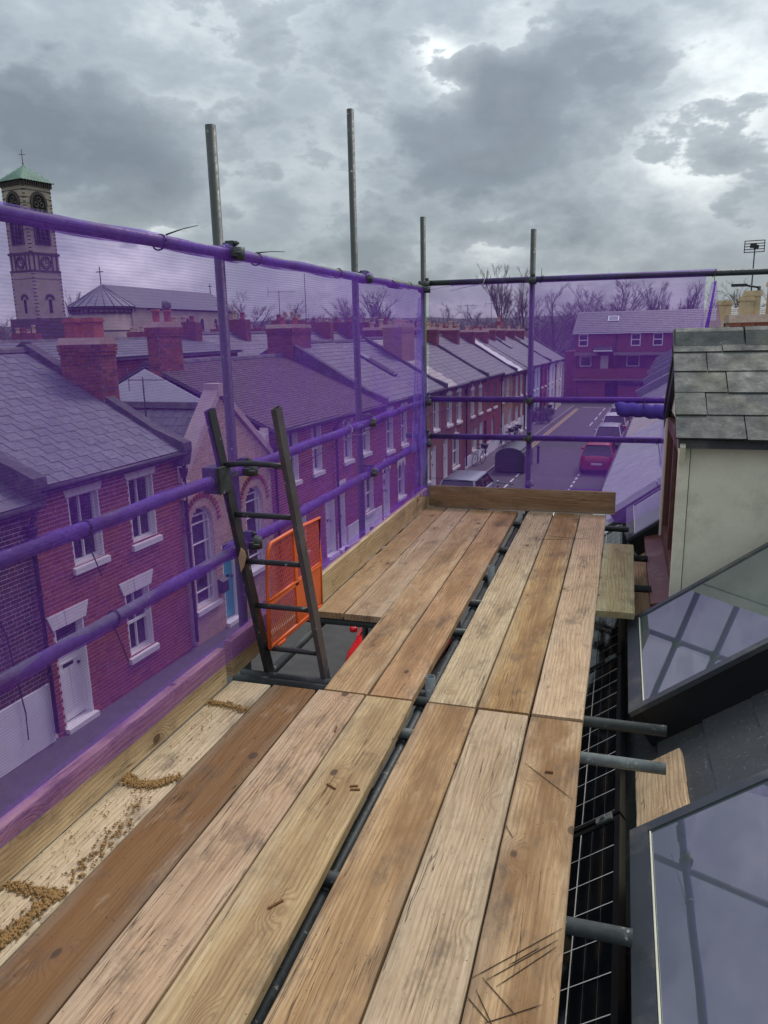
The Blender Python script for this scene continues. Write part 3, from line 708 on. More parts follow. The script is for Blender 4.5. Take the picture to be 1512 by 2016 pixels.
# ------------------------------------------------------------------ terrace houses
def terrace(name, label, u0, u1, wins, doors, brick='brick_red', mortar='mortar', roof='slate', n_brick=0, n_slate=0, eave=4.5, ridge=6.5, ridge_x=-3.6,
            parapet=(), far=False, plinth=None, render=None, chim=(), pipe=None, slate=(.34, .25), skylights=(), lintel='block', group=None, sill=True, cat='terraced house', gable_left=None, roof_white=None, eave_x=.2, pale=None):
    z0 = zg((u0 + u1) / 2); base = W(-9.5, u0, z0); w = u1 - u0
    t = empty(name, label, cat, base, -TH, group)
    mw = Matrix.Translation(base) @ Matrix.Rotation(-TH, 4, 'Z')
    ops = [Op(a - u0, b - u0, zb, zt, hd) for (a, b, zb, zt, hd) in [q[:5] for q in wins]] + [Op(q[0] - u0, q[1] - u0, .1, q[2], None) for q in doors]
    zw = eave - .02
    wl = wall_with_openings(0, w, 0, zw, ops, x_front=-.006 if not render else 0.0)
    body = MB(); body.v, body.f, body.sm = wl.v, wl.f, wl.sm
    body.box(2 * ridge_x + .2, 2 * ridge_x + .4, .003, w - .003, 0, zw)
    for yy in (0.0, w - .12):     # gable / party walls up to the slope
        body.prism([(-.256, 0), (-.256, eave - .2), (ridge_x, ridge - .25), (2 * ridge_x + .4, eave - .2), (2 * ridge_x + .4, 0)], 'y', yy + .003, yy + .117)
    body.box(2 * ridge_x + .5, -.26, .13, w - .13, 2.3, 2.4)
    body.build('wall', M[mortar] if not render else M[render], t)
    if not render:
        pieces(t, 'brick', brick_list(0, w, 0 if not plinth else plinth[2], zw, ops), M[brick], n_brick, mw)
    if plinth:
        p = MB(); 
        for a, b in complement(plinth[0] - u0, plinth[1] - u0, [(o.a, o.b) for o in ops if o.zb < plinth[2]]): p.box(-.01, .03, a, b, 0, plinth[2])
        p.build('plinth', M['white_render'], t)
    for o, wn in zip(ops, wins):
        kw = wn[5] if len(wn) > 5 else {}
    k = 0
    for wn in WINS_EXTRA(wins):
        window(t, ops[k], **wn); k += 1
    for d in doors:
        a, b, zt, kw = d if len(d) == 4 else (*d, {})
        door(t, ops[k], **kw); k += 1
    # roof: sarking, slates, ridge, gutter
    ev = (eave_x, eave - .1); rg = (ridge_x, ridge)
    sl = MB(); sl.hexa([(ev[0], .01, ev[1] - .07), (ev[0], w - .01, ev[1] - .07), (rg[0], w - .01, rg[1] - .07), (rg[0], .01, rg[1] - .07),
                        (ev[0], .01, ev[1]), (ev[0], w - .01, ev[1]), (rg[0], w - .01, rg[1]), (rg[0], .01, rg[1])])
    bx = 2 * ridge_x - eave_x
    sl.hexa([(rg[0], .01, rg[1] - .07), (rg[0], w - .01, rg[1] - .07), (bx, w - .01, ev[1] - .07), (bx, .01, ev[1] - .07),
             (rg[0], .01, rg[1]), (rg[0], w - .01, rg[1]), (bx, w - .01, ev[1]), (bx, .01, ev[1])])
    ro = sl.build('roof', M['slate_dark'], t)
    def skip(y, s):
        return any(a < y + u0 < b and sa < s < sb for (a, b, sa, sb) in skylights)
    y_lo, y_hi = (.14 if 'l' in parapet else 0), w - (.0 if 'r' not in parapet else .14)
    sls = slate_list(y_hi - y_lo, ev, rg, slate[1], slate[0], y0=y_lo, skip=skip, seed=int(u0 * 10))
    if roof_white:
        A = [q for q in sls if roof_white[0] <= q[0][1] + u0 <= roof_white[1]]; sls = [q for q in sls if not (roof_white[0] <= q[0][1] + u0 <= roof_white[1])]
        pieces(ro, 'slate', A, M[roof_white[2]], 0, mw)
    pieces(ro, 'slate', sls, M[roof], n_slate, mw)
    bk = slate_list(w, (bx, ev[1]), rg, slate[1] * 1.5, slate[0] * 1.5, seed=3); pieces(ro, 'slate', bk, M[roof], 0, mw)
    rd = MB(); n = max(1, int(w / .45))
    for i in range(n):
        a, b = w * i / n + .004, w * (i + 1) / n - .004
        rd.prism([(rg[0] - .15, rg[1] - .03), (rg[0] + .15, rg[1] - .03), (rg[0] + .10, rg[1] + .05), (rg[0], rg[1] + .085), (rg[0] - .10, rg[1] + .05)], 'y', a, b)
    rd.build('ridge_tiles', M['dark_cope'], ro)
    if not far:
        gt = MB(); gt.tube([(eave_x + .05, .02, ev[1] - .06), (eave_x + .05, w - .02, ev[1] - .06)], .05, 8); gt.box(eave_x - .18, eave_x, .01, w - .01, ev[1] - .17, ev[1] - .08); gt.build('gutter', M['iron'], t)
    for side in parapet:
        yy = 0 if side == 'l' else w; d = Vector((rg[0] - ev[0], 0, rg[1] - ev[1])).normalized(); nn = Vector((-d.z, 0, d.x)); nn = -nn if nn.z < 0 else nn
        c = MB(); E0 = Vector((ev[0] - .12, 0, ev[1])); R0 = Vector((rg[0], 0, rg[1])); hw = .14
        pts = [(E0 + nn * .02), (E0 + nn * .2), (E0 + d * .35 + nn * .2), (E0 + d * .6 + nn * .16), (R0 + nn * .16 - d * .0), (R0 + nn * 0.0)]
        poly = [(p.x, p.z) for p in pts] + [(E0.x, E0.z - .25)]
        poly = [(E0.x + .14, E0.z - .32), (E0.x + .22, E0.z + .0), (E0.x + .22, E0.z + .16)] + [(p.x, p.z) for p in pts[2:]] + [(R0.x - .05, R0.z - .4), (E0.x - .2, E0.z - .35)]
        c.prism(poly, 'y', yy - hw, yy + hw)
        bb = [(bx + .1, ev[1] - .3), (bx + .1, ev[1] + .2), (R0.x, R0.z + .19), (R0.x, R0.z - .3)]; c.prism(bb, 'y', yy - hw, yy + hw)
        c.build('parapet_coping', M['dark_cope'], ro)
    for (a, b, sa, sb) in skylights:
        d = Vector((rg[0] - ev[0], 0, rg[1] - ev[1])).normalized(); nn = Vector((-d.z, 0, d.x)); nn = -nn if nn.z < 0 else nn
        E0 = Vector((ev[0], 0, ev[1])); c = E0 + d * (sa + sb) / 2 + nn * .05; c.y = (a + b) / 2 - u0
        f = MB(); f.obox(c, (0, (b - a) / 2, 0), d * (sb - sa) / 2, nn * .05); sk = f.build('roof_window', M['grey_frame'], ro)
        g = MB(); g.obox(c + nn * .055, (0, (b - a) / 2 - .06, 0), d * ((sb - sa) / 2 - .06), nn * .006); g.build('pane', M['glass_sky'], sk)
    for c in chim: chimney(t, *c[:6], c[6], *(c[7:]))
    if pipe is not None:
        for pu in pipe:
            y = pu - u0; mb = MB(); mb.tube([(eave_x + .04, y, ev[1] - .1), (.10, y, ev[1] - .35), (.075, y, ev[1] - .55), (.075, y, .15)], .04, 8); mb.lathe((.075, y, ev[1] - .62), [(.045, 0), (.09, .12), (.1, .2), (.1, .22)], 8)
            for zz in (1.2, 2.6): mb.lathe((.075, y, zz), [(.052, 0), (.052, .06)], 8)
            mb.build('drainpipe', M['iron'], t)
    return t
def WINS_EXTRA(wins):
    return [(w[5] if len(w) > 5 else {}) for w in wins]

# ------------------------------------------------------------------ the setting
def sheet(name, mat, rects, dz, kind='structure', **kw):
    mb = MB()
    for (v0, v1, u0, u1) in rects:
        us = sorted({u0, u1} | {x for x in (-30, 10, 30, 50, 70, 90) if u0 < x < u1})
        for a, b in zip(us, us[1:]): mb.poly([W(v0, a, zg(a) + dz), W(v1, a, zg(a) + dz), W(v1, b, zg(b) + dz), W(v0, b, zg(b) + dz)])
    o = mb.build(name, mat, None, fix=False); o['kind'] = kind
    return o
sheet('ground', M['earth'], [(-3000, 3000, -1500, 4500)], -.12)
sheet('road', M['asphalt'], [(-8.25, -1.95, -20, 83.0), (-70, -8.25, 77.0, 83.0), (-1.95, 60, 77, 83.0)], -.11)
def slab(name, mat, v0, v1, u0, u1, z0, z1, n=8):
    mb = MB()
    for i in range(n):
        a, b = u0 + (u1 - u0) * i / n, u0 + (u1 - u0) * (i + 1) / n
        mb.hexa([W(v0, a, zg(a) + z0), W(v1, a, zg(a) + z0), W(v1, b, zg(b) + z0), W(v0, b, zg(b) + z0), W(v0, a, zg(a) + z1), W(v1, a, zg(a) + z1), W(v1, b, zg(b) + z1), W(v0, b, zg(b) + z1)])
    o = mb.build(name, mat, None, fix=False); o['kind'] = 'structure'; return o
slab('pavement', M['pave'], -9.7, -8.38, -20, 76.6, -.13, 0)
slab('pavement', M['pave'], -1.82, -.4, -20, 76.6, -.13, 0)
slab('pavement', M['pave'], -40, 40, 83.1, 84.6, -.13, 0, 1)
slab('kerb', M['kerb'], -8.37, -8.25, -20, 76.6, -.13, .006)
slab('kerb', M['kerb'], -1.95, -1.83, -20, 76.6, -.13, .006)
def dashes(v, u0, u1, on, off, wd=.09): 
    out = []; u = u0
    while u < u1: out.append((v - wd / 2, v + wd / 2, u, min(u1, u + on))); u += on + off
    return out
sheet('road_marking', M['paint_white'], dashes(-6.7, 24, 41, .9, .55) + dashes(-3.82, 14, 61, .55, .45), -.105)
sheet('road_marking', M['paint_white'], dashes(-5.3, 60, 75, 2.6, 1.6) + [(-7.4, -5.35, 75.4, 75.55), (-5.0, -2.2, 75.4, 75.55)], -.105)
sheet('road_marking', M['paint_yellow'], [(-7.66, -7.58, 42.0, 74.0), (-7.86, -7.78, 42.0, 74.3)], -.105)
for (vv, uu, ang) in ((-7.6, 74.0, 1), (-7.8, 74.3, 1)):
    pass

# ------------------------------------------------------------------ left side of the street
S = dict(style='sash'); F_ = dict(style='sash', lintel='flare')
terrace('brick_house', 'dark plum brick house with white pointing and white painted plinth at the left edge', 5.15, 9.3,
        [(5.9, 6.8, 2.7, 4.0, None, dict(lintel='flare')), (5.7, 6.7, .95, 2.1, None, dict(lintel='flare'))], [(7.0, 7.75, 2.1, dict(leaf='white'))], brick='brick_dark', mortar='mortar_grey', roof='slate_dark',
        n_brick=300, n_slate=0, eave=4.28, ridge=6.2, plinth=(5.15, 9.2, 1.05), slate=(.3, .24), pipe=[9.22])
terrace('brick_house', 'red brick house with four flared white lintels and a white panelled front door', 9.3, 13.35,
        [(10.15, 10.92, 2.86, 4.1, None, F_), (11.74, 12.5, 2.84, 4.1, None, F_), (11.34, 12.08, .66, 1.93, None, F_)],
        [(9.5, 10.2, 1.93, dict(leaf='white', lintel='flare'))], n_brick=300, n_slate=290, eave=4.55, ridge=6.5, parapet=('l', 'r'), pipe=[13.45],
        chim=[(-2.59, -1.55, 3.90, 4.38, 4.6, 6.66, [(-2.34, 4.14, .17, .50, 'square'), (-1.86, 4.14, .17, .50, 'square')], 200, 'brick_chim', 'terracotta')], slate=(.34, .25))

def chapel():
    u0, u1 = 13.55, 17.3; w = u1 - u0; z0 = zg(15); base = W(-9.5, u0, z0)
    t = empty('chapel', 'narrow buff brick chapel with steep stone coped gable, arched windows and turquoise door', 'chapel', base, -TH)
    mw = Matrix.Translation(base) @ Matrix.Rotation(-TH, 4, 'Z')
    ap = (15.12 - u0, 5.42); zsL = 3.80
    def top(z):
        if z <= zsL: return (0, w)
        f = (z - zsL) / (ap[1] - zsL)
        return (ap[0] * f, w - (w - ap[0]) * f)
    ops = [Op(13.66 - u0, 14.52 - u0, .82, 3.1, 'round'), Op(16.0 - u0, 16.86 - u0, 1.0, 3.1, 'round'), Op(14.80 - u0, 15.46 - u0, .1, 2.0, None)]
    mb = wall_with_openings(0, w, 0, ap[1], ops, top=top); mb.build('wall', M['mortar'], t)
    pieces(t, 'brick', brick_list(0, w, 0, ap[1], ops, top=top), M['brick_buff'], 300, mw)
    for o in ops[:2]: window(t, o, white='white')
    # red header arches
    for o in ops[:2]:
        c = (o.a + o.b) / 2; r = (o.b - o.a) / 2; zs = o.zt - r; mb = MB()
        for k in range(19):
            a = math.pi * (k + .5) / 19; ca, sa = math.cos(a), math.sin(a)
            mb.obox((.012, c + (r + .26) * ca, zs + (r + .26) * sa), (.016, 0, 0), (0, .055 * ca, .055 * sa), (0, -.03 * sa, .03 * ca))
        mb.build('brick_arch', M['brick_red'], t, fix=False)
    door(t, ops[2], leaf='turquoise', glazed=False, numeral=True)
    pb = MB(); pb.box(.0, .14, 14.53 - u0, 14.78 - u0, .95, 1.22); pb.prism([(.0, 1.22), (.15, 1.22), (.02, 1.29)], 'y', 14.52 - u0, 14.79 - u0); pb.build('letter_box', M['iron'], t)
    # raking coping of the gable
    for (ya, yb) in (((-.06), ap[0]), (w + .06, ap[0])):
        A = Vector((0, ya, zsL - .08)); B = Vector((0, yb, ap[1] + .05)); d = (B - A).normalized(); nn = Vector((0, -d.z, d.y)); nn = nn if nn.z > 0 else -nn
        mb = MB(); mb.obox((A + B) / 2 + Vector((-.12, 0, 0)) + nn * .09, (.19, 0, 0), d * ((B - A).length / 2 + .06), nn * .07); mb.build('gable_coping', M['cope_stone'], t)
        mb = MB(); mb.box(-.3, .1, min(ya, ya + .02) - .14, ya + .14, zsL - .4, zsL - .02); mb.build('kneeler_stone', M['cope_stone'], t)
    k = MB(); k.box(-.3, .08, ap[0] - .12, ap[0] + .12, ap[1] + .02, ap[1] + .3); k.build('apex_stone', M['cope_stone'], t)
    # roof running back from the gable, with its ridge square to the street
    rz = 5.2; sl = MB()
    for s, (ye, ze) in enumerate(((-.05, 3.9), (w + .05, 3.9))):
        sl.hexa([(-.3, ye, ze - .08), (-9, ye, ze - .08), (-9, ap[0], rz - .08), (-.3, ap[0], rz - .08), (-.3, ye, ze), (-9, ye, ze), (-9, ap[0], rz), (-.3, ap[0], rz)])
    ro = sl.build('roof', M['slate_dark'], t)
    L = []; d = Vector((0, ap[0] + .05, rz - 3.9)); Ln = d.length; d.normalize(); nn = Vector((0, -d.z, d.y)); e = .24; n = int(Ln / e)
    for i in range(n):
        x = -.32 - (.15 if i % 2 else 0)
        while x > -7.0:
            c = Vector((x - .148, -.05, 3.9)) + d * (i * e + .14) + nn * .014; L.append((tuple(c), (.145, 0, 0), tuple(d * .135 - nn * .005), tuple(nn * .004))); x -= .3
    pieces(ro, 'slate', L, M['slate_dark'], 200, mw)
    r = MB(); r.prism([(ap[0] - .15, rz - .04), (ap[0] + .15, rz - .04), (ap[0] + .05, rz + .09), (ap[0] - .05, rz + .09)], 'x', -9, -.3); r.build('ridge_tiles', M['dark_cope'], ro)
    wd = MB(); wd.box(-9, -.3, .02, .2, 0, 3.85); wd.box(-9, -.3, w - .2, w - .02, 0, 3.85); wd.build('side_wall', M['mortar'], t)
chapel()
def sash(a, b, zb, zt, **k): d = dict(style='sash'); d.update(k); return (a, b, zb, zt, None, d)
D = terrace('brick_house', 'red brick house under a brown tiled roof with a white rendered gable end', 17.36, 21.5,
        [sash(18.3, 18.98, 2.85, 4.2), sash(19.92, 20.55, 2.85, 4.2), sash(18.6, 19.3, .7, 2.1)], [(20.65, 21.35, 2.05, dict(leaf='white', glazed=False))], roof='tile_brown', eave=4.5, ridge=6.1,
        slate=(.17, .12), pipe=[17.5, 21.5],
        chim=[(-3.48, -3.11, .02, 1.05, 5.3, 7.10, [(-3.3, .25, .12, .42, 'pot'), (-3.3, .75, .12, .42, 'pot'), (-3.3, .75, .11, .66, 'cowl')], 120, 'brick_chim', 'terracotta')])
g_ = MB(); g_.prism([(-.06, 0), (-.06, 4.3), (-3.6, 5.98), (-7.2, 4.3), (-7.2, 0)], 'y', -.06, -.004); g_.build('rendered_gable', M['white_render'], D)
terrace('brick_house', 'red brick house under a brown tiled roof with arched white window heads', 21.5, 25.55,
        [sash(22.22, 22.9, 2.85, 4.12, lintel='arched'), sash(23.85, 24.5, 2.85, 4.12, lintel='arched'), sash(23.95, 24.75, .75, 2.0, lintel='arched')], [(21.62, 22.15, 2.1, dict(leaf='white', glazed=False, lintel='block'))],
        roof='tile_brown', eave=4.5, ridge=6.1, slate=(.17, .12), plinth=(22.3, 25.5, .7),
        chim=[(-4.19, -3.2, 3.8, 5.4, 4.9, 7.1, [(-3.7, 4.1, .11, .35, 'pot'), (-3.7, 4.6, .11, .3, 'cowl'), (-3.7, 5.1, .11, .35, 'pot')], 120, 'brick_chim', 'terracotta')])
GL = dict(lintel='gothic')
terrace('brick_house', 'red brick house with zigzag white hoods over its windows beneath a dark slate roof', 25.55, 29.7,
        [sash(26.2, 26.95, 2.6, 3.98, **GL), sash(27.9, 28.6, 2.6, 3.98, **GL), sash(27.4, 28.2, .6, 1.9, **GL)], [(25.75, 26.45, 2.05, dict(leaf='white', lintel='gothic'))], eave=4.55, ridge=6.55, slate=(.4, .27), roof='slate_dark', parapet=('l',), pipe=[29.9])
terrace('brick_house', 'brown red brick house with one long roof window and open white casements', 29.7, 33.5,
        [sash(30.5, 31.2, 2.75, 4.1), sash(32.3, 33.1, 2.65, 4.1), sash(30.7, 31.6, .55, 2.0)], [(31.9, 32.6, 2.0)], brick='brick_far', eave=4.55, ridge=6.55, slate=(.4, .27), skylights=[(29.95, 30.5, 1.4, 3.3)], parapet=('r',),
        chim=[(-2.68, -1.8, 3.7, 5.6, 5.0, 7.15, [(-2.2, 4.1, .13, .3, 'pot'), (-2.2, 4.6, .13, .36, 'pot'), (-2.2, 5.2, .12, .3, 'pot')], 0, 'brick_buff_far', 'buff_pot')])
terrace('brick_house', 'brown red brick house whose slate roof has a pale half beside the parapet', 33.5, 37.9,
        [sash(34.5, 35.4, 2.65, 4.05, lintel='point'), sash(36.3, 37.2, 2.6, 4.05, lintel='point'), sash(35.5, 36.7, .45, 1.95, lintel='point')], [(33.9, 34.6, 2.05), (33.1 + .6, 33.85, 2.0)][:1], brick='brick_far', mortar='mortar_dull', eave=4.55, ridge=6.65, slate=(.42, .3), roof='slate_dark', roof_white=(33.6, 35.7, 'tile_pale'), pipe=[38.0],
        chim=[(-5.2, -3.0, 3.9, 4.4, 5.6, 7.1, [(-4.8, 4.1, .13, .35, 'pot'), (-4.3, 4.1, .13, .5, 'pot'), (-3.8, 4.1, .13, .35, 'pot'), (-3.3, 4.1, .13, .5, 'pot')], 0, 'brick_chim', 'buff_pot')])
terrace('brick_house', 'brown red brick house with a bicycle leaning below its ground floor window', 37.9, 42.1,
        [sash(39.15, 39.95, 2.6, 3.95, lintel='point'), sash(40.95, 41.75, 2.6, 3.95, lintel='point'), sash(39.5, 40.5, .75, 1.9)], [(41.25, 41.95, 2.0)], brick='brick_far', mortar='mortar_dull', eave=4.6, ridge=6.7, slate=(.42, .3), roof='slate_dark', parapet=('r',), plinth=(37.95, 42, .6),
        chim=[(-4.6, -2.6, 3.9, 4.4, 5.6, 7.1, [(-4.2, 4.1, .13, .35, 'pot'), (-3.7, 4.1, .13, .35, 'pot'), (-3.1, 4.1, .13, .35, 'pot')], 0, 'brick_chim', 'buff_pot')])
terrace('brick_house', 'orange red brick house with an arched doorway and slim arched windows', 42.1, 46.75,
        [(43.0, 43.4, 2.6, 4.0, 'round', {}), (43.5, 43.9, 2.6, 4.0, 'round', {}), (44.8, 45.2, 2.6, 4.0, 'round', {}), (45.3, 45.7, 2.6, 4.0, 'round', {}), (44.3, 45.2, .8, 2.1, 'round', {})], [(42.35, 43.0, 2.0, dict(leaf='brown_wood', frame='brown_wood'))], brick='brick_red', mortar='mortar_dull', eave=4.62, ridge=6.75, slate=(.42, .3), roof='slate_dark', plinth=(42.2, 46.7, .75), pipe=[46.8],
        chim=[(-4.6, -2.6, 4.3, 4.8, 5.6, 7.1, [(-4.2, 4.5, .13, .35, 'pot'), (-3.7, 4.5, .13, .35, 'pot'), (-3.1, 4.5, .13, .5, 'pot')], 0, 'brick_chim', 'buff_pot')])
terrace('brick_house', 'pinkish buff brick house with a white painted ground floor front', 46.75, 50.75,
        [sash(48.6, 49.5, 2.7, 4.0), sash(47.2, 47.9, 2.7, 4.0), sash(49.3, 50.2, .9, 2.1)], [(47.3, 48.0, 2.0)], brick='brick_buff_far', mortar='mortar_dull', eave=4.5, ridge=6.7, slate=(.42, .3), roof='slate_dark', parapet=('r',), plinth=(46.8, 50.7, 1.1),
        chim=[(-4.6, -2.6, 3.8, 4.3, 5.6, 7.0, [(-4.2, 4.0, .13, .35, 'pot'), (-3.7, 4.0, .13, .5, 'pot'), (-3.1, 4.0, .13, .35, 'pot')], 0, 'brick_chim', 'buff_pot')])
terrace('brick_house', 'brown brick house whose slate roof is half coated white', 50.75, 55.1,
        [sash(51.85, 52.7, 2.65, 4.0), sash(53.6, 54.4, 2.65, 4.0), sash(51.8, 52.8, .9, 2.0)], [(53.8, 54.6, 2.0)], brick='brick_far', mortar='mortar_dull', eave=4.5, ridge=6.7, slate=(.42, .3), roof='slate_dark', roof_white=(50.9, 53.3, 'roof_white'), plinth=(50.8, 55, 1.1),
        chim=[(-4.6, -2.6, 3.9, 4.4, 5.6, 7.0, [(-4.2, 4.1, .13, .35, 'pot'), (-3.7, 4.1, .13, .35, 'pot'), (-3.1, 4.1, .13, .35, 'pot')], 0, 'brick_chim', 'terracotta')])
far_specs = [
 ('terraced_house', 'brown brick house just before the pale blue rendered front', 55.1, 58.6, 'brick_far', None, 'white', 'slate_dark', ()),
 ('terraced_house', 'pale blue rendered house with a dark window box', 58.6, 62.4, None, 'blue_render', 'blue_render', 'slate', ()),
 ('terraced_house', 'orange red house front with red window surrounds between two pale fronts', 62.4, 66.5, 'brick_red', None, 'red_paint', 'slate_dark', ('r',)),
 ('terraced_house', 'white rendered house next to the orange red front', 66.5, 71.0, None, 'white_render', 'white', 'slate_dark', ()),
 ('terraced_house', 'cream end house with a dark bay at the junction', 71.0, 76.0, None, 'cream_render', 'white', 'slate_dark', ('r',))]
for (nm, lb, a, b, bk, rn, fr, rf, pp) in far_specs:
    w = b - a
    terrace(nm, lb, a, b, [sash(a + .7, a + 1.5, 2.6, 4.0, white=fr), sash(b - 1.6, b - .8, 2.6, 4.0, white=fr), sash(b - 1.9, b - .9, .8, 2.0, white=fr)], [(a + .7, a + 1.45, 2.1, dict(frame=fr, leaf=fr))],
            brick=bk or 'brick_far', mortar='mortar_dull', render=rn, eave=4.6, ridge=6.75, slate=(.5, .35), roof=rf, parapet=pp, pipe=[a + .05], skylights=[(a + 1.0, a + 1.7, 2.4, 4.2)] if a in (58.6, 66.5) else (),
            chim=[(-4.6, -2.8, w - .5, w - .02, 5.6, 7.15, [(-4.2, w - .26, .13, .35, 'pot'), (-3.3, w - .26, .13, .35, 'pot')], 0, 'brick_chim', 'buff_pot' if a != 55.1 else 'terracotta')])

# ------------------------------------------------------------------ the block of flats closing the street
def flats():
    base = W(-10.3, 84.6, zg(84)); t = empty('flats', 'purplish brick block of flats with balcony decks and white windows closing the street', 'block of flats', base, -TH)
    # local: x along v (0..24), y depth, z up
    z1 = 2.05; z2 = 4.85; ze = 6.85; Wd = 30
    b = MB(); b.box(1.0, Wd, 1.6, 9, 0, z2); b.box(1.0, Wd, .25, 9, z2 - .1 + .1, ze); b.box(4.45, 4.9, .2, .25, z2, ze)
    b.build('wall', M['brick_plain'], t)
    b = MB(); b.box(.9, Wd, .0, .22, z1, 3.15); b.box(.9, Wd, .22, 1.6, z1, z1 + .15); b.build('balcony_parapet', M['brick_plain'], t)
    b = MB(); b.box(.9, Wd, -.05, .26, z1 - .12, z1); b.box(.95, 3.3, .0, .26, z2 - .35, z2 - .02); b.box(4.9, Wd, .0, .26, z2 - .35, z2 - .02); b.build('concrete_band', M['mortar_dull'], t)
    b = MB(); b.box(-.2, 1.0, 1.5, 7, 0, 4.9); b.build('stair_tower', M['brick_plain'], t)
    b = MB(); b.box(.95, 1.25, .1, 1.6, 0, z1 - .12); b.box(1.3, 4.2, .3, 1.6, 0, z1 - .12); b.box(5.5, 8.3, .5, 1.6, 0, z1 - .12); b.build('ground_floor_wall', M['brick_plain'], t)
    def win(x0, x1, za, zb_, y, mid=True):
        f = MB(); f.box(x0, x0 + .09, y - .06, y, za, zb_); f.box(x1 - .09, x1, y - .06, y, za, zb_); f.box(x0 + .09, x1 - .09, y - .06, y, za, za + .1); f.box(x0 + .09, x1 - .09, y - .06, y, zb_ - .1, zb_)
        if mid: f.box(x0 + .09, x1 - .09, y - .065, y, (za + zb_) / 2 - .05, (za + zb_) / 2 + .05)
        o = f.build('window', M['white'], t); g = MB(); g.box(x0 + .05, x1 - .05, y - .03, y - .01, za + .05, zb_ - .05); g.build('pane', M['glass'], o)
    for x in (1.35, 6.6, 8.75, 12.6, 16.2, 19.8): win(x, x + .95, 5.45, 6.72, .25)
    for x0, x1, za, zb_ in ((1.4, 2.6, 3.3, 4.4), (6.2, 7.5, 3.3, 4.5), (10.6, 11.8, 3.3, 4.5), (14, 15.3, 3.3, 4.5)): win(x0, x1, za, zb_, 1.6, False)
    for x0, c in ((2.75, 'red_paint'), (3.55, 'white'), (8.2, 'red_paint'), (9.1, 'red_paint')):
        d = MB(); d.box(x0, x0 + .8, 1.52, 1.6, z1 + .15, 4.45); d.box(x0 + .15, x0 + .3, 1.50, 1.52, 3.3, 4.2); d.box(x0 + .5, x0 + .65, 1.50, 1.52, 3.3, 4.2); d.build('flat_door', M[c], t)
    d = MB(); d.box(3.0, 4.8, -.55, .25, 5.1, 5.18); d.hexa([(3.0, -.6, 5.0), (4.8, -.6, 5.0), (4.8, .25, 5.35), (3.0, .25, 5.35), (3.0, -.6, 5.05), (4.8, -.6, 5.05), (4.8, .25, 5.42), (3.0, .25, 5.42)]); d.build('porch_canopy', M['slate'], t)
    d = MB(); d.box(2.95, 4.85, -.62, -.58, 4.93, 5.08); d.build('canopy_fascia', M['white'], t)
    g = MB(); g.box(4.2, 5.4, .9, .95, .05, 1.9); g.build('glass_entrance', M['glass'], t)
    g = MB(); g.box(5.7, 8.0, .46, .5, 1.35, 1.85); g.build('strip_window', M['glass'], t)
    g = MB(); g.box(8.5, 11.3, .5, .56, .02, 1.85)
    for k in range(12): g.box(8.5, 11.3, .48, .5, .1 + k * .15, .2 + k * .15)
    g.build('garage_door', M['blue_paint'], t)
    ro = MB(); ro.prism([(-.1, ze - .02), (4.9, ze + 2.15), (10, ze - .02)], 'x', .7, Wd); r = ro.build('roof', M['slate_dark'], t)
    s = MB()
    n = 12; d = Vector((0, 5.0, 2.17)); nn = Vector((0, -2.17, 5.0)).normalized()
    for i in range(n):
        x = .7 - (.25 if i % 2 else 0)
        while x < Wd:
            a, b2 = max(.7, x), min(Wd, x + .5); c = Vector(((a + b2) / 2, -.1, ze)) + d * ((i + .55) / n) + nn * .02
            s.obox(c, ((b2 - a) / 2 - .006, 0, 0), d / n * .55 - nn * .01, nn * .006); x += .5
    s.build('slate_field', M['slate_dark'], r, fix=False, kind='stuff')
    sk = MB(); c = Vector((4.6, -.1, ze)) + d * .62 + nn * .06; sk.obox(c, (.55, 0, 0), d.normalized() * .6, nn * .05); so = sk.build('roof_window', M['white'], r)
    sk = MB(); sk.obox(c + nn * .055, (.46, 0, 0), d.normalized() * .5, nn * .008); sk.build('pane', M['glass_sky'], so)
    f = MB(); f.box(.7, Wd, -.12, -.06, ze - .12, ze - .02); f.build('fascia', M['white'], t)
    for x in (5.2, 12.0): f = MB(); f.tube([(x, .15, ze - .1), (x, .15, .1)], .06, 8); f.build('drainpipe', M['iron'], t)
    f = MB()
    for k in range(3): f.tube([(-1.2, -.6, .3 + k * .4), (1.6, -.6, .3 + k * .4)], .03, 6)
    for x in (-1.2, .2, 1.6): f.tube([(x, -.6, 0), (x, -.6, 1.1)], .03, 6)
    rl = f.build('hand_rail', M['galv'], None); rl.location = base; rl.rotation_euler = (0, 0, -TH); tag(rl, 'low metal hand rail outside the block of flats', 'railing')


flats()
# ------------------------------------------------------------------ our own house: roof, dormer, roof windows, solar panels
SLOPE = R(36.5); cs_, sn_ = math.cos(SLOPE), math.sin(SLOPE)
RD = Vector((cs_, 0, sn_)); RN = Vector((-sn_, 0, cs_))
RO = Vector((.08, 0, -.37))          # a point of the slate plane
def rp(s, y, n=0.0):                 # s metres up the slope from RO, y along, n off the plane
    return RO + RD * s + RN * n + Vector((0, y, 0))
own = empty('brick_house', 'the house under the scaffold with dark slate roof, mossy dormer and cream side wall', 'house', (0, 0, 0))
w_ = MB(); w_.box(-.80, -.55, -6, 8.1, -5.2, -1.15); w_.box(-.8, 7, 7.86, 8.09, -5.2, -1.3); w_.box(-.8, 7, -6, -5.8, -5.2, -1.3); w_.build('wall', M['brick_plain'], own)
r = MB(); a, b, c, d = rp(-1.25, -6, -.03), rp(-1.25, 8.05, -.03), rp(4.2, 8.05, -.03), rp(4.2, -6, -.03)
r.hexa([a - RN * .08, b - RN * .08, c - RN * .08, d - RN * .08, a, b, c, d])
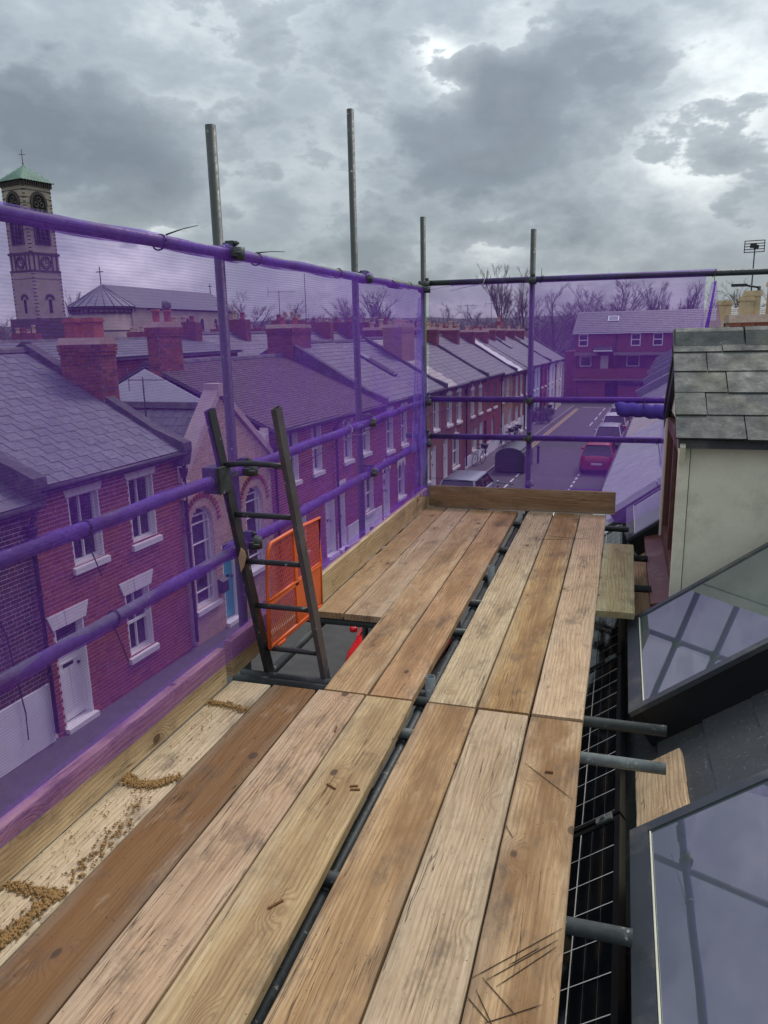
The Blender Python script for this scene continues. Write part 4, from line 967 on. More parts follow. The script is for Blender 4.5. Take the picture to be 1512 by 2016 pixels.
e_, f_ = Vector((7.8, -6, -1.3)), Vector((7.8, 8.05, -1.3)); r.hexa([d - Vector((0, 0, .1)), c - Vector((0, 0, .1)), f_ - Vector((0, 0, .1)), e_ - Vector((0, 0, .1)), d, c, f_, e_])
r.prism([(rp(-1.2, 0, -.1).x, rp(-1.2, 0, -.1).z), (7.8, -1.35), (rp(4.2, 0, -.1).x, rp(4.2, 0, -.1).z)], 'y', 7.86, 8.07)
own_roof = r.build('roof', M['slate_black'], own)
L = []; rnd = random.Random(5)
i = 0; s = -1.2
while s < 4.1:
    y = -.6 - (.15 if i % 2 else 0)
    while y < 7.9:
        j = rnd.uniform(-.004, .004); c = rp(s + .13 + j, y + .15, .002 + rnd.uniform(0, .003))
        if s > .0 or y > 6.8: L.append((tuple(c), (0, .147, 0), tuple(RD * .145 - RN * .006), tuple(RN * .0035)))
        y += .30
    s += .235; i += 1
pieces(own_roof, 'slate', L, M['slate_black'], 300, Matrix.Identity(4))
g_ = MB(); g_.tube([rp(-1.28, -6, .0), rp(-1.28, 8.05, .0)], .055, 10); g_.build('gutter', M['iron'], own)
# verge coping at the far end of our roof
for k in range(4):
    g_ = MB(); g_.obox(rp(-.03 + .55 * k + .27, 8.12, .12), RD * .268, (0, .17, 0), RN * .05); g_.build('verge_coping', M['lead'], own_roof)
g_ = MB(); g_.obox(rp(.95, 8.12, .02), RD * 1.1, (0, .13, 0), RN * .07); g_.build('verge_upstand', M['lead'], own_roof)

def roof_window(y0, y1, s0, s1, n0, label):
    t = empty('roof_window', label, 'roof window', rp(s0, y0, 0)); t.location = (0, 0, 0)
    c = rp((s0 + s1) / 2, (y0 + y1) / 2, n0 * .5); hs, hy = (s1 - s0) / 2, (y1 - y0) / 2
    k = MB()
    k.obox(rp(s0 + .02, (y0 + y1) / 2, n0 / 2), RD * .022, (0, hy, 0), RN * n0 / 2); k.obox(rp(s1 - .02, (y0 + y1) / 2, n0 / 2), RD * .022, (0, hy, 0), RN * n0 / 2)
    for yy in (y0 + .022, y1 - .022): k.obox(rp((s0 + s1) / 2, yy, n0 / 2), RD * (hs - .044), (0, .022, 0), RN * n0 / 2)
    k.build('kerb_frame', M['black_metal'], t)
    f = MB(); q = n0 + .004
    f.obox(rp(s0 + .035, (y0 + y1) / 2, q), RD * .036, (0, hy + .004, 0), RN * .012)
    for yy in (y0 + .02, y1 - .02): f.obox(rp((s0 + s1) / 2 + .036, yy, q), RD * (hs - .036), (0, .024, 0), RN * .012)
    f.build('frame', M['grey_frame'], t)
    g = MB(); g.obox(rp((s0 + s1) / 2 + .03, (y0 + y1) / 2, n0 + .003), RD * (hs - .035), (0, hy - .035, 0), RN * .006); g.build('pane', M['glass_sky'], t)
    sl = MB(); sl.obox(rp(s0 + .078, (y0 + y1) / 2, n0 + .013), RD * .002, (0, hy - .05, 0), RN * .002); sl.build('sealant_line', M['cream_render'], t)
    return t
roof_window(1.10, 2.52, .174, 1.8, .18, 'large roof window in the lower right corner of the view reflecting scaffold poles')
roof_window(3.41, 4.60, .174, 1.8, .18, 'roof window between the leaning plank and the dormer, sky and pole reflections in it')
roof_window(6.50, 7.68, .174, 1.3, .18, 'small distant roof window behind the dormer beside the lead coping')

def solar_panel(y0, first=False, label=None):
    t = empty('solar_panel', label, 'solar panel', (0, 0, 0), 0, 'solar panels on the slope below the scaffold')
    s1 = .068; s0 = s1 - .99; n = .10; ln = 1.575
    f = MB()
    for sa in (s0 + .012, s1 - .012): f.obox(rp(sa, y0 + ln / 2, n - .018), RD * .012, (0, ln / 2, 0), RN * .02)
    for yy in (y0 + .012, y0 + ln - .012): f.obox(rp((s0 + s1) / 2, yy, n - .018), RD * (.495 - .024), (0, .012, 0), RN * .02)
    f.build('frame', M['black_metal'], t)
    g = MB(); g.obox(rp((s0 + s1) / 2, y0 + ln / 2, n - .006), RD * (.495 - .02), (0, ln / 2 - .02, 0), RN * .003); g.build('glass_sheet', M['panel'], t)
    # cells: each a dark wafer, with pale gaps between them
    cells = MB()
    c0 = s0 + .02; cw = (.99 - .04) / 6; rw = (ln - .05) / 10
    ln_ = MB()
    for i in range(7):
        sa = c0 + i * cw
        ln_.obox(rp(sa if i else sa + .004, y0 + ln / 2, n + .0005), RD * (.0017 if i < 6 else .002), (0, ln / 2 - .025, 0), RN * .0005)
    for j in range(10):
        ya = y0 + .025 + j * rw
        ln_.obox(rp((s0 + s1) / 2, ya, n + .0007), RD * (.495 - .022), (0, .0016, 0), RN * .0005)
    ln_.build('cell_gap', M['paint_white'], t)
    bb = MB()
    for i in range(6):
        for k in (1, 2):
            bb.obox(rp(c0 + i * cw + cw * k / 3, y0 + ln / 2, n + .0003), RD * .0006, (0, ln / 2 - .03, 0), RN * .0004)
    bb.build('busbar', M['galv'], t)
    k = MB(); k.obox(rp(s1 - .07, y0 + ln + .01, n + .004), RD * .035, (0, .02, 0), RN * .006); k.obox(rp(s1 - .07, y0 + ln + .01, n + .012), RD * .008, (0, .008, 0), RN * .006); k.build('clamp', M['galv_light'], t)
    return t
for i, (yy, lb) in enumerate(((-.35, 'solar panel nearest the viewer, below the projecting tubes'), (1.245, 'solar panel second from the viewer, crossed by the two lowest tubes'), (2.84, 'solar panel in the gap beside the roof window with pole reflections'), (4.435, 'solar panel under the short mossy board'), (6.03, 'farthest solar panel, beside the small distant roof window'))):
    solar_panel(yy, label=lb)

# dormer with its gable to the street
def dormer():
    t = empty('dormer', 'gabled dormer with mossy slates, cream rendered cheek and brown window', 'dormer', (0, 0, 0))
    xf, yn, yf = .372, 4.86, 6.56; yc = (yn + yf) / 2; ze = 1.035; zr = 1.53
    for ya in (yn, yf - .12): b = MB(); b.box(xf + .045, 3.2, ya, ya + .12, -.6, ze - .04); b.build('cheek', M['cream_render'], t)
    c = MB(); c.box(xf - .02, xf + .04, yn - .012, yn + .10, -.2, ze - .02); c.build('corner_board', M['cream_render'], t); c = MB(); c.box(xf - .02, xf + .04, yf - .10, yf + .012, -.2, ze - .02); c.build('corner_board', M['cream_render'], t)
    # brown framed window in the gable front
    w = MB(); z0, z1 = -.03, .93
    w.box(xf - .005, xf + .06, yn + .10, yn + .2, z0, z1); w.box(xf - .005, xf + .06, yf - .2, yf - .10, z0, z1); w.box(xf - .005, xf + .06, yn + .2, yf - .2, z1 - .09, z1); w.box(xf - .005, xf + .06, yn + .2, yf - .2, z0, z0 + .09); w.box(xf, xf + .05, yc - .04, yc + .04, z0 + .09, z1 - .09)
    wo = w.build('window', M['brown_wood'], t); g = MB(); g.box(xf + .02, xf + .03, yn + .15, yf - .15, z0 + .05, z1 - .05); g.build('pane', M['glass'], wo)
    s = MB(); s.hexa([(xf - .13, yn - .02, z0 - .09), (xf + .05, yn - .02, z0 - .09), (xf + .05, yf + .02, z0 - .09), (xf - .13, yf + .02, z0 - .09), (xf - .13, yn - .02, z0 - .045), (xf + .05, yn - .02, z0), (xf + .05, yf + .02, z0), (xf - .13, yf + .02, z0 - .045)]); s.build('sill', M['brown_wood'], wo)
    g = MB(); g.prism([(yn + .02, ze - .05), (yf - .02, ze - .05), (yc, zr - .1)], 'x', xf + .01, xf + .05); g.build('gable_board', M['cream_render'], t)
    # slopes
    d = Vector((0, yc - yn + .09, zr - ze + .08)); Ln = d.length; dd = d.normalized(); nn = Vector((0, -dd.z, dd.y)); x0 = .337
    for side in (1, -1):
        r = MB(); y_e = yn - .09 if side == 1 else yf + .09; P = [(x0, y_e, ze - .06), (3.6, y_e, ze - .06), (3.6, yc, zr + .02), (x0, yc, zr + .02)]
        r.hexa([(p[0], p[1], p[2] - .05) for p in P] + P); r.build('roof_boarding', M['dark_cope'], t)
        if side == 1: ro = bpy.data.objects['roof_boarding'] if 'roof_boarding' in bpy.data.objects else None
    e0 = Vector((0, yn - .11, ze - .06)); rnd = random.Random(11); ex = [.19, .175, .165, .15, .135]; s_ = 0; k = 0; L = []
    while s_ < Ln - .2:
        e = .225; x = x0 - .02 - (.18 if k % 2 else 0) - rnd.uniform(0, .02)
        while x < 3.3:
            wd = rnd.uniform(.30, .46)
            a = max(x, x0 - .02); 
            if x + wd - a > .05:
                c = e0 + dd * (s_ + .125 + rnd.uniform(-.005, .005)) + nn * (.016 + rnd.uniform(0, .004)); L.append((((a + x + wd) / 2, c.y, c.z), ((x + wd - a) / 2 - .003, rnd.uniform(-.0015, .0015), 0), tuple(dd * .138 - nn * .007), tuple(nn * .0055)))
            x += wd
        s_ += e; k += 1
    pieces(t, 'slate', L, M['slate_near'], 200, Matrix.Identity(4))
    L = []
    for s in range(5):
        for x in range(10): 
            c = Vector((x0 + .15 + x * .3, yf + .1, ze - .05)) + Vector((0, -dd.y, dd.z)) * (s * .2 + .1) + Vector((0, dd.z, dd.y)) * .02
            L.append((tuple(c), (.147, 0, 0), tuple(Vector((0, -dd.y, dd.z)) * .11), (0, dd.z * .004, dd.y * .004)))
    pieces(t, 'slate', L, M['slate_near'], 0, Matrix.Identity(4))
    x = x0 - .01; k = 0
    for wd in (.43, .44, .44, .44, .44, .44):
        r = MB(); a, b = x + .006, x + wd - .006; rise = .004 * (k % 2)
        r.prism([(yc - .20, zr - .075 + rise), (yc - .19, zr - .095 + rise), (yc, zr + .03 + rise), (yc + .19, zr - .095 + rise), (yc + .20, zr - .075 + rise), (yc + .07, zr + .055 + rise), (yc + .03, zr + .078 + rise), (yc - .03, zr + .078 + rise), (yc - .07, zr + .055 + rise)], 'x', a, b)
        r.build('ridge_tile', M['slate_near'], t); x += wd; k += 1
    # barge boards along the gable verge
    for side in (1, -1):
        y_e = yn - .12 if side == 1 else yf + .12; A = Vector((x0 + .01, y_e, ze - .10)); B = Vector((x0 + .01, yc, zr - .03)); v = (B - A); n2 = Vector((0, -v.z, v.y)).normalized() * (1 if side == 1 else -1)
        m = MB(); m.hexa([A - n2 * .13, B - n2 * .13, B - n2 * .13 + Vector((.03, 0, 0)), A - n2 * .13 + Vector((.03, 0, 0)), A, B, B + Vector((.03, 0, 0)), A + Vector((.03, 0, 0))]); m.build('barge_board', M['cream_render'] if side == 1 else M['black_metal'], t)
        m = MB(); m.hexa([A - n2 * .09 + Vector((.031, 0, 0)), B - n2 * .09 + Vector((.031, 0, 0)), B - n2 * .09 + Vector((.2, 0, 0)), A - n2 * .09 + Vector((.2, 0, 0)), A - n2 * .06 + Vector((.031, 0, 0)), B - n2 * .06 + Vector((.031, 0, 0)), B - n2 * .06 + Vector((.2, 0, 0)), A - n2 * .06 + Vector((.2, 0, 0))]); m.build('soffit', M['black_metal'], t) if side == -1 else None
    m = MB(); m.box(xf, 3.4, yn - .035, yn + .001, ze - .105, ze - .05); m.build('eaves_board', M['lead'], t)
    m = MB(); m.obox(rp(1.3, yn - .03, .02), RD * 1.2, (0, .04, 0), RN * .01); m.build('flashing', M['lead'], t)
dormer()

# ------------------------------------------------------------------ right-hand row beyond our house
def right_house(u0, u1, label, roof, parapet, ch=None, slate=(.34, .25), n_slate=0):
    z0 = zg(u0); base = W(-.56, u0, z0); t = empty('terraced_house', label, 'terraced house', base, -TH, None); w = u1 - u0
    mw = Matrix.Translation(base) @ Matrix.Rotation(-TH, 4, 'Z')
    b = MB(); b.box(.0, 7.4, .003, w - .003, 0, 4.25)
    for yy in (.0, w - .15): b.prism([(.05, 4.2), (7.3, 4.2), (3.7, 6.35)], 'y', yy + .005, yy + .145)
    b.build('wall', M['brick_plain'], t)
    ev, rg = (-.22, 4.3), (3.7, 6.6)
    r = MB(); r.prism([(ev[0], ev[1] - .08), (rg[0], rg[1] - .08), (7.6, 4.22), (7.6, 4.3), rg, ev], 'y', .01, w - .01); ro = r.build('roof', M['slate_dark'], t)
    pieces(ro, 'slate', slate_list(w, ev, rg, slate[1], slate[0], seed=int(u0)), M[roof], n_slate, mw)
    g = MB(); g.tube([(ev[0] - .05, 0, ev[1] - .07), (ev[0] - .05, w, ev[1] - .07)], .05, 8); g.build('gutter', M['iron'], t)
    g = MB(); g.prism([(rg[0] - .14, rg[1] - .03), (rg[0] + .14, rg[1] - .03), (rg[0], rg[1] + .09)], 'y', 0, w); g.build('ridge_tiles', M['dark_cope'], ro)
    if parapet:
        d = Vector((rg[0] - ev[0], 0, rg[1] - ev[1])).normalized(); n = Vector((-d.z, 0, d.x)); g = MB()
        g.hexa([Vector((ev[0] - .1, w - .13, ev[1] - .2)), Vector((rg[0], w - .13, rg[1] - .1)), Vector((rg[0], w + .13, rg[1] - .1)), Vector((ev[0] - .1, w + .13, ev[1] - .2)),
                Vector((ev[0] - .1, w - .13, ev[1] - .2)) + n * .42, Vector((rg[0], w - .13, rg[1] - .1)) + n * .32, Vector((rg[0], w + .13, rg[1] - .1)) + n * .32, Vector((ev[0] - .1, w + .13, ev[1] - .2)) + n * .42])
        g.build('parapet_coping', M['lead'], ro)
    if ch: chimney(t, *ch)
    return t
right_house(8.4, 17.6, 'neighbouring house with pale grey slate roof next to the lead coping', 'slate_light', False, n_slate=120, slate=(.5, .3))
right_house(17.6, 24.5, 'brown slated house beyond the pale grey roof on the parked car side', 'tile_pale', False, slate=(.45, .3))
uu = 24.5
for k, (ln, lb) in enumerate(((6.5, 'first'), (7.5, 'second'), (8.0, 'third'), (8.0, 'fourth'), (8.5, 'fifth'), (9, 'sixth'))):
    right_house(uu, uu + ln, '%s house with a raised party wall past the pale brown roof, parked car side' % lb, 'slate', True, slate=(.5, .35)); uu += ln
def stack(name, label, x0, x1, y0, y1, zb, zt, pots, mat='brick_chim'):
    t = empty(name, label, 'chimney', (0, 0, 0)); 
    ch = chimney(t, x0, x1, y0, y1, zb, zt, pots, 60, mat, 'buff_pot')
    return t
stack('chimney_stack', 'soot dark chimney stack with tall square buff pots at the right edge', 1.85, 3.2, 15.6, 16.3, .2, 1.70, [(2.12, 15.85, .13, .42, 'square'), (2.22, 15.9, .15, .52, 'square'), (2.62, 15.9, .16, .72, 'square'), (2.98, 15.9, .13, .5, 'square')])
stack('chimney_stack', 'lower dark chimney stack with one short buff pot left of the tall pots', 1.72, 2.6, 17.8, 18.5, .2, 1.62, [(2.0, 18.1, .15, .5, 'square'), (2.4, 18.1, .12, .35, 'square')])

# ------------------------------------------------------------------ scaffold frame
TR = .02415
sc = empty('scaffold', 'grey steel tube and clamp scaffold with standards, ledgers and guard rails', 'scaffold', (0, 0, 0))
def tube(name, a, b, mat='galv'):
    mb = MB(); mb.pipe(a, b, TR, TR - .004); return mb.build(name, M[mat], sc, fix=False)
POSTS = [((-1.80, 3.34), 2.83), ((-1.815, 5.33), 3.36), ((-1.75, 6.96), 2.60), ((-.775, 7.06), 2.49)]
POSTS = [((-1.808, 3.34), 2.541), ((-1.830, 5.33), 3.087), ((-1.742, 6.96), 2.604), ((-.785, 7.06), 2.46)]
for (x, y), zt in POSTS: tube('standard', (x, y, -5.2), (x + 0.0, y, zt))
tube('standard', (-.80, 3.26, -5.2), (-.80, 3.26, .035), 'galv_light'); tube('standard', (-.80, 5.05, -5.2), (-.80, 5.05, .035), 'galv_light'); tube('standard', (-.80, 7.0, -5.2), (-.80, 7.0, -.05))
tube('standard', (-1.80, .9, -5.2), (-1.80, .9, -.15))
XR = -1.755
tube('guard_rail', (XR - .005, .2, 1.985), (XR - .005, 7.16, 2.005), 'galv_light'); tube('guard_rail', (XR, .2, .985), (XR, 7.12, .985), 'galv_light'); tube('guard_rail', (XR, .2, .622), (XR, 7.12, .60), 'galv_light')
tube('guard_rail', (-1.80, 7.02, 2.045), (2.6, 7.02, 2.025), 'galv'); tube('guard_rail', (-1.90, 7.0, 1.01), (1.6, 7.0, 1.0)); tube('guard_rail', (-1.93, 7.0, .665), (1.6, 7.0, .655))
tube('ledger', (-.83, -.6, -.112), (-.83, 7.3, -.112), 'galv_dark'); tube('ledger', (-1.70, .2, -.112), (-1.70, 7.2, -.112))
tube('ledger', (-.86, 3.9, -.60), (-.86, 6.9, -.60), 'galv_dark')
for y, x0, x1, mt in ((1.955, -1.9, .104, 'galv_dark'), (2.885, -1.75, .238, 'galv_light'), (3.19, -1.80, .255, 'galv'), (4.06, -1.77, -.3, 'galv'), (4.56, -1.75, -.3, 'galv'), (5.09, -1.78, .252, 'galv'), (5.80, -1.9, .25, 'galv'), (6.66, -1.77, .12, 'galv'), (6.2, -2.05, -1.6, 'galv'), (5.55, -2.05, -1.6, 'galv'), (2.35, -2.02, -1.5, 'galv'), (1.15, -2.0, -.1, 'galv')):
    tube('transom', (x0, y, -.0625), (x1, y, -.0625), mt)
tube('transom', (-1.80, 3.27, -.070), (-.75, 3.27, -.070), 'galv_dark')
tube('brace', (-.86, 3.3, -.62), (-.80, 7.1, -.25), 'galv_dark')
def coupler(p, ax, bx, mat='galv_dark'):
    """double coupler: two saddles, flaps, bolts"""
    p = Vector(p); a = Vector(ax).normalized(); b = Vector(bx).normalized(); n = a.cross(b).normalized(); mb = MB()
    mb.tube([p - a * .028, p + a * .028], TR + .006, 12); q = p + n * .05
    mb.tube([q - b * .028, q + b * .028], TR + .006, 12); mb.obox(p + n * .025, a * .026, b * .026, n * .022)
    mb.obox(p + b * .042 + n * .012, a * .016, b * .016, n * .02); mb.obox(q - a * .042 - n * .01, a * .016, b * .014, n * .02)
    co = mb.build('coupler', M[mat], sc)
    m2 = MB(); m2.tube([p + b * .046 - n * .035, p + b * .046 + n * .055], .006, 6); m2.tube([p + b * .046 + n * .03, p + b * .046 + n * .045], .012, 6); m2.tube([q - a * .046 - n * .05, q - a * .046 + n * .04], .006, 6); m2.build('bolt', M['galv_dark'], co)
Z = (0, 0, 1); Y = (0, 1, 0); X = (1, 0, 0)
for (x, y), _ in POSTS[:2]:
    for z in (1.99, .985, .615): coupler((x + .05, y, z), Y, Z)
for z in (1.985, .985, .60): coupler((-1.75, 6.93, z), Y, Z)
for z in (2.03, 1.0, .66): coupler((-.775, 7.02, z), X, Z)
for z in (2.03, 1.01, .665): coupler((-1.72, 7.0, z), X, Z, 'galv')
for y in (2.885, 4.06, 4.56, 5.09, 5.80, 6.66, 1.955, 3.19): coupler((-.83, y, -.112), Y, X)
m = MB(); m.tube([(XR, 3.02, .985), (XR, 3.22, .985)], .034, 14); m.box(XR - .045, XR + .045, 3.03, 3.13, .925, 1.045); m.build('ladder_clamp', M['galv'], sc)
m = MB(); m.tube([(XR + .0, 5.55, .978), (XR, 5.72, .978)], .031, 12); m.build('sleeve_coupler', M['galv'], sc)
m = MB(); m.tube([(XR, 5.95, 1.99), (XR, 6.12, 1.99)], .033, 12); m.build('sleeve_coupler', M['galv'], sc)
m = MB(); m.lathe((-.775, 7.06, .205), [(.028, 0), (.045, .004), (.045, .02), (.03, .03), (.03, .055), (.025, .055)], 14); m.build('base_collar', M['galv_light'], sc)
m = MB(); m.tube([(-1.745, 3.20, -.07), (-1.62, 3.20, -.07)], .031, 14); m.build('end_coupler', M['galv'], sc)

# ------------------------------------------------------------------ boards
def board(c4, z0=0.0, name='scaffold_board', label='', group=None, color=(.42, .30, .19, .3), th=.038, seed=0, ends=0.01):
    """c4: near-left, near-right, far-right, far-left (x,y); a sawn board with uneven edges"""
    nl, nr, fr, fl = [Vector((*p, 0)) for p in c4]; n = 22; rnd = random.Random(seed); mb = MB(); ch = .004
    cen = (nl + nr + fr + fl) / 4; rings = []
    for i in range(n + 1):
        t = i / n; l = nl.lerp(fl, t); r_ = nr.lerp(fr, t); 
        jl, jr = rnd.uniform(-.0014, .0014), rnd.uniform(-.0014, .0014); dz = .0016 * math.sin(t * 5 + seed) 
        l = l + Vector((.0015 + jl, 0, dz)); r_ = r_ + Vector((-.0015 + jr, 0, dz + rnd.uniform(-.0004, .0004)))
        if i in (0, n): l.x += .002; r_.x -= .002
        base = len(mb.v); rings.append(base)
        for p in ((l.x, -th), (l.x, -ch), (l.x + ch, 0), (r_.x - ch, 0), (r_.x, -ch), (r_.x, -th)):
            mb.v.append((p[0] - cen.x, (l.y if p[0] < (l.x + r_.x) / 2 else r_.y) - cen.y, p[1] + l.z))
    for a, b in zip(rings, rings[1:]):
        for k in range(6):
            k2 = (k + 1) % 6; mb.f.append((a + k, a + k2, b + k2, b + k)); mb.sm.append(False)
    mb.f.append(tuple(rings[0] + k for k in range(6))); mb.sm.append(False); mb.f.append(tuple(rings[-1] + 5 - k for k in range(6))); mb.sm.append(False)
    o = mb.build(name, M['wood'], None, color=color); o.location = (cen.x, cen.y, z0); tag(o, label, 'scaffold board', group); return o
GB = 'scaffold boards laid along the platform'
YN = -.82
def near(x0n, x0f, x1n, x1f, yf, **k):   # x at y=1.45 and at y=3.06
    e = lambda a, b, y: a + (b - a) * (y - 1.45) / (3.06 - 1.45)
    return board([(e(x0n, x0f, YN), YN), (e(x1n, x1f, YN), YN), (x1f, yf), (x0f, yf)], group=GB, **k)
near(-1.745, -1.738, -1.519, -1.530, 3.052, color=(.62, .50, .36, .05), seed=1, label='pale sand strewn board along the toe board, nearest platform')
near(-1.515, -1.524, -1.278, -1.301, 3.056, color=(.20, .098, .044, .95), seed=2, label='dark orange brown stained board, second from the toe board')
near(-1.273, -1.296, -1.046, -1.062, 3.062, color=(.52, .36, .25, .15), seed=3, label='pinkish board with paired knots, third from the toe board')
near(-1.041, -1.057, -.806, -.833, 3.062, color=(.50, .36, .21, .35), seed=4, label='yellowish board with bark chips, left of the open gap')
near(-.762, -.772, -.536, -.545, 3.068, color=(.47, .30, .17, .7), seed=5, label='brown grained board just right of the open gap, near platform')
near(-.531, -.541, -.303, -.314, 3.064, color=(.50, .38, .27, .2), seed=6, label='pale ridged middle board of the right group, near platform')
near(-.299, -.310, -.074, -.087, 3.058, color=(.45, .30, .18, .9), seed=7, label='stained board along the open right edge with crossed saw cuts, near platform')
yj = 3.082
def farb(x0n, x0f, x1n, x1f, y0=yj, y1=6.89, **k): return board([(x0n, y0), (x1n, y0), (x1f, y1), (x0f, y1)], group=GB, **k)
farb(-.308, -.292, -.086, -.071, color=(.55, .39, .27, .12), seed=8, label='smooth pinkish board along the open right edge, far platform')
farb(-.544, -.526, -.313, -.297, color=(.45, .29, .14, .85), seed=9, label='mottled yellow brown middle board of the right group, far platform')
farb(-.770, -.762, -.549, -.531, color=(.54, .43, .29, .3), seed=10, label='pale board just right of the open gap, far platform')
farb(-1.050, -1.070, -.842, -.846, color=(.47, .28, .16, .6), seed=11, label='orange stained board just left of the open gap, far platform')
farb(-1.274, -1.301, -1.056, -1.076, color=(.52, .35, .21, .55), seed=12, label='long board second left of the open gap, its near end by the ladder hole')
farb(-1.516, -1.516, -1.279, -1.306, y0=4.03, color=(.50, .37, .26, .3), seed=13, label='cut short board with whitish scuffs ending at the ladder hole')
farb(-1.70, -1.71, -1.521, -1.521, y0=4.03, color=(.46, .31, .19, .35), seed=14, label='narrow board along the far toe board ending at the ladder hole')
bs = board([(-.085, 4.44), (.140, 4.44), (.150, 5.95), (-.070, 5.95)], z0=-.001, color=(.36, .32, .19, .35), seed=15, label='short greenish mossy board lying beside the main deck')
def leaning(y0, y1, xl, zl, label, color, seed, name='plank'):
    o = board([(-.1125, y0), (.1125, y0), (.1125, y1), (-.1125, y1)], color=color, seed=seed, label=label, name=name)
    o.rotation_euler = (0, -SLOPE, 0); cx = Vector((xl, 0, zl)) + RD * .1125; o.location = (cx.x, (y0 + y1) / 2, cx.z); return o
leaning(2.0, 3.235, .137, -.29, 'plank leaning on the dark slates between the two large roof windows', (.56, .40, .27, .15), 16)
leaning(4.80, 6.50, .145, -.29, 'plank leaning on the roof in front of the dormer sill', (.50, .33, .22, .2), 17)
def toe(a, b, h, label, color, seed):
    """board on edge from a to b (x,y) with its foot on the deck"""
    a = Vector((*a, 0)); b = Vector((*b, 0)); ln = (b - a).length
    o = board([(-h / 2, -ln / 2), (h / 2, -ln / 2), (h / 2, ln / 2), (-h / 2, ln / 2)], color=color, seed=seed, label=label, name='toe_board')
    an = math.atan2(-(b - a).x, (b - a).y)
    o.rotation_euler = Matrix.Rotation(an, 4, 'Z').to_3x3().to_euler(); o.matrix_world = Matrix.Translation((a + b) / 2 + Vector((0, 0, h / 2 + .0015))) @ Matrix.Rotation(an, 4, 'Z') @ Matrix.Rotation(R(90), 4, 'Y'); return o
toe((-1.736, -.9), (-1.732, 3.0), .19, 'long toe board on edge beside the pale near board', (.60, .46, .30, .25), 18)
toe((-1.742, 3.08), (-1.742, 3.50), .19, 'short piece of toe board behind the foot of the ladder', (.44, .32, .20, .4), 19)
toe((-1.700, 3.95), (-1.703, 6.89), .185, 'toe board on edge running from the orange gate to the far corner', (.62, .48, .31, .2), 20)
toe((.0, 6.945), (-1.70, 6.945), .205, 'end toe board across the far end of the platform', (.38, .26, .17, .55), 21)
# small things lying on the boards
def clump_ridge(pts, label, n, spread, seed):
    rnd = random.Random(seed); mb = MB()
    for i in range(n):
        t = rnd.random(); k = t * (len(pts) - 1); a = Vector(pts[int(k)]); b = Vector(pts[min(int(k) + 1, len(pts) - 1)]); p = a.lerp(b, k - int(k))
        p += Vector((rnd.gauss(0, spread), rnd.gauss(0, spread), 0)); p.x = min(-1.523, max(-1.735, p.x)); r_ = (.0014 + .0062 * rnd.random() ** 2.4 * (1.5 if rnd.random() < .1 else 1)) * (.5 if seed == 8 else 1)
        b0 = len(mb.v); h = rnd.uniform(.7, 1.2); q = [rnd.uniform(.75, 1.25) for _ in range(6)]
        for (dx, dy, dz), qq in zip(((1, 0, .4), (0, 1, .35), (-1, 0, .4), (0, -1, .35), (.1, .1, 1.3), (0, 0, -.2)), q): mb.v.append((p.x + dx * r_ * qq, p.y + dy * r_ * qq, .002 + max(0, dz * r_ * h * qq)))
        for f in ((0, 1, 4), (1, 2, 4), (2, 3, 4), (3, 0, 4), (1, 0, 5), (2, 1, 5), (3, 2, 5), (0, 3, 5)): mb.f.append(tuple(b0 + z for z in f)); mb.sm.append(True)
    o = mb.build('sand_ridge', M['sawdust'], None); tag(o, label, 'wet sand', 'ridges of sand on the pale board'); return o
clump_ridge([(-1.748, 2.813, 0), (-1.655, 2.817, 0), (-1.525, 2.785, 0)], 'short ridge of wet sand on the pale board nearest the hatch', 600, .012, 1)
clump_ridge([(-1.742, 2.205, 0), (-1.68, 2.165, 0), (-1.596, 2.175, 0), (-1.535, 2.242, 0)], 'curved middle ridge of wet sand on the pale board', 1500, .012, 2)
clump_ridge([(-1.728, 1.591, 0), (-1.603, 1.585, 0), (-1.545, 1.60, 0), (-1.565, 1.52, 0), (-1.565, 1.44, 0), (-1.572, 1.38, 0)], 'hooked ridge of wet sand at the left edge of the view', 1900, .012, 3)
clump_ridge([(-1.70, 2.9, 0), (-1.60, 2.3, 0), (-1.68, 1.9, 0), (-1.6, 1.5, 0), (-1.7, 1.2, 0)], 'dusting of loose sand grains over the whole pale board', 900, .045, 8)['kind'] = 'stuff'
clump_ridge([(-1.60, 2.12, 0), (-1.56, 1.95, 0), (-1.55, 1.80, 0), (-1.55, 1.66, 0)], 'thin scatter of sand crumbs linking the middle and hooked ridges', 300, .02, 4)
def chip(x, y, an, ln, label):
    m = MB(); m.prism([(-.004, 0), (.004, 0), (.0035, .006), (-.002, .007)], 'y', -ln / 2, ln / 2); o = m.build('bark_chip', M['chip'], None); o.location = (x, y, .001); o.rotation_euler = (0, 0, an); tag(o, label, 'wood chip', 'bark chips on the boards'); return o
chip(-0.951, 2.335, R(62), 0.045, 'longest bark chip lying left of the pair on the yellowish board')
chip(-0.871, 2.36, R(-70), 0.03, 'upper of two bark chips side by side near the gap')
chip(-0.859, 2.34, R(-75), 0.035, 'lower of two bark chips side by side near the gap')
chip(-0.896, 1.733, R(-35), 0.05, 'dark bark sliver alone on the yellowish board, nearest the viewer')
chip(-0.191, 2.64, R(-85), 0.03, 'bark chip on the stained right edge board')
chip(-1.082, 2.733, R(10), 0.045, 'bark chip on the pinkish board near the platform joint')
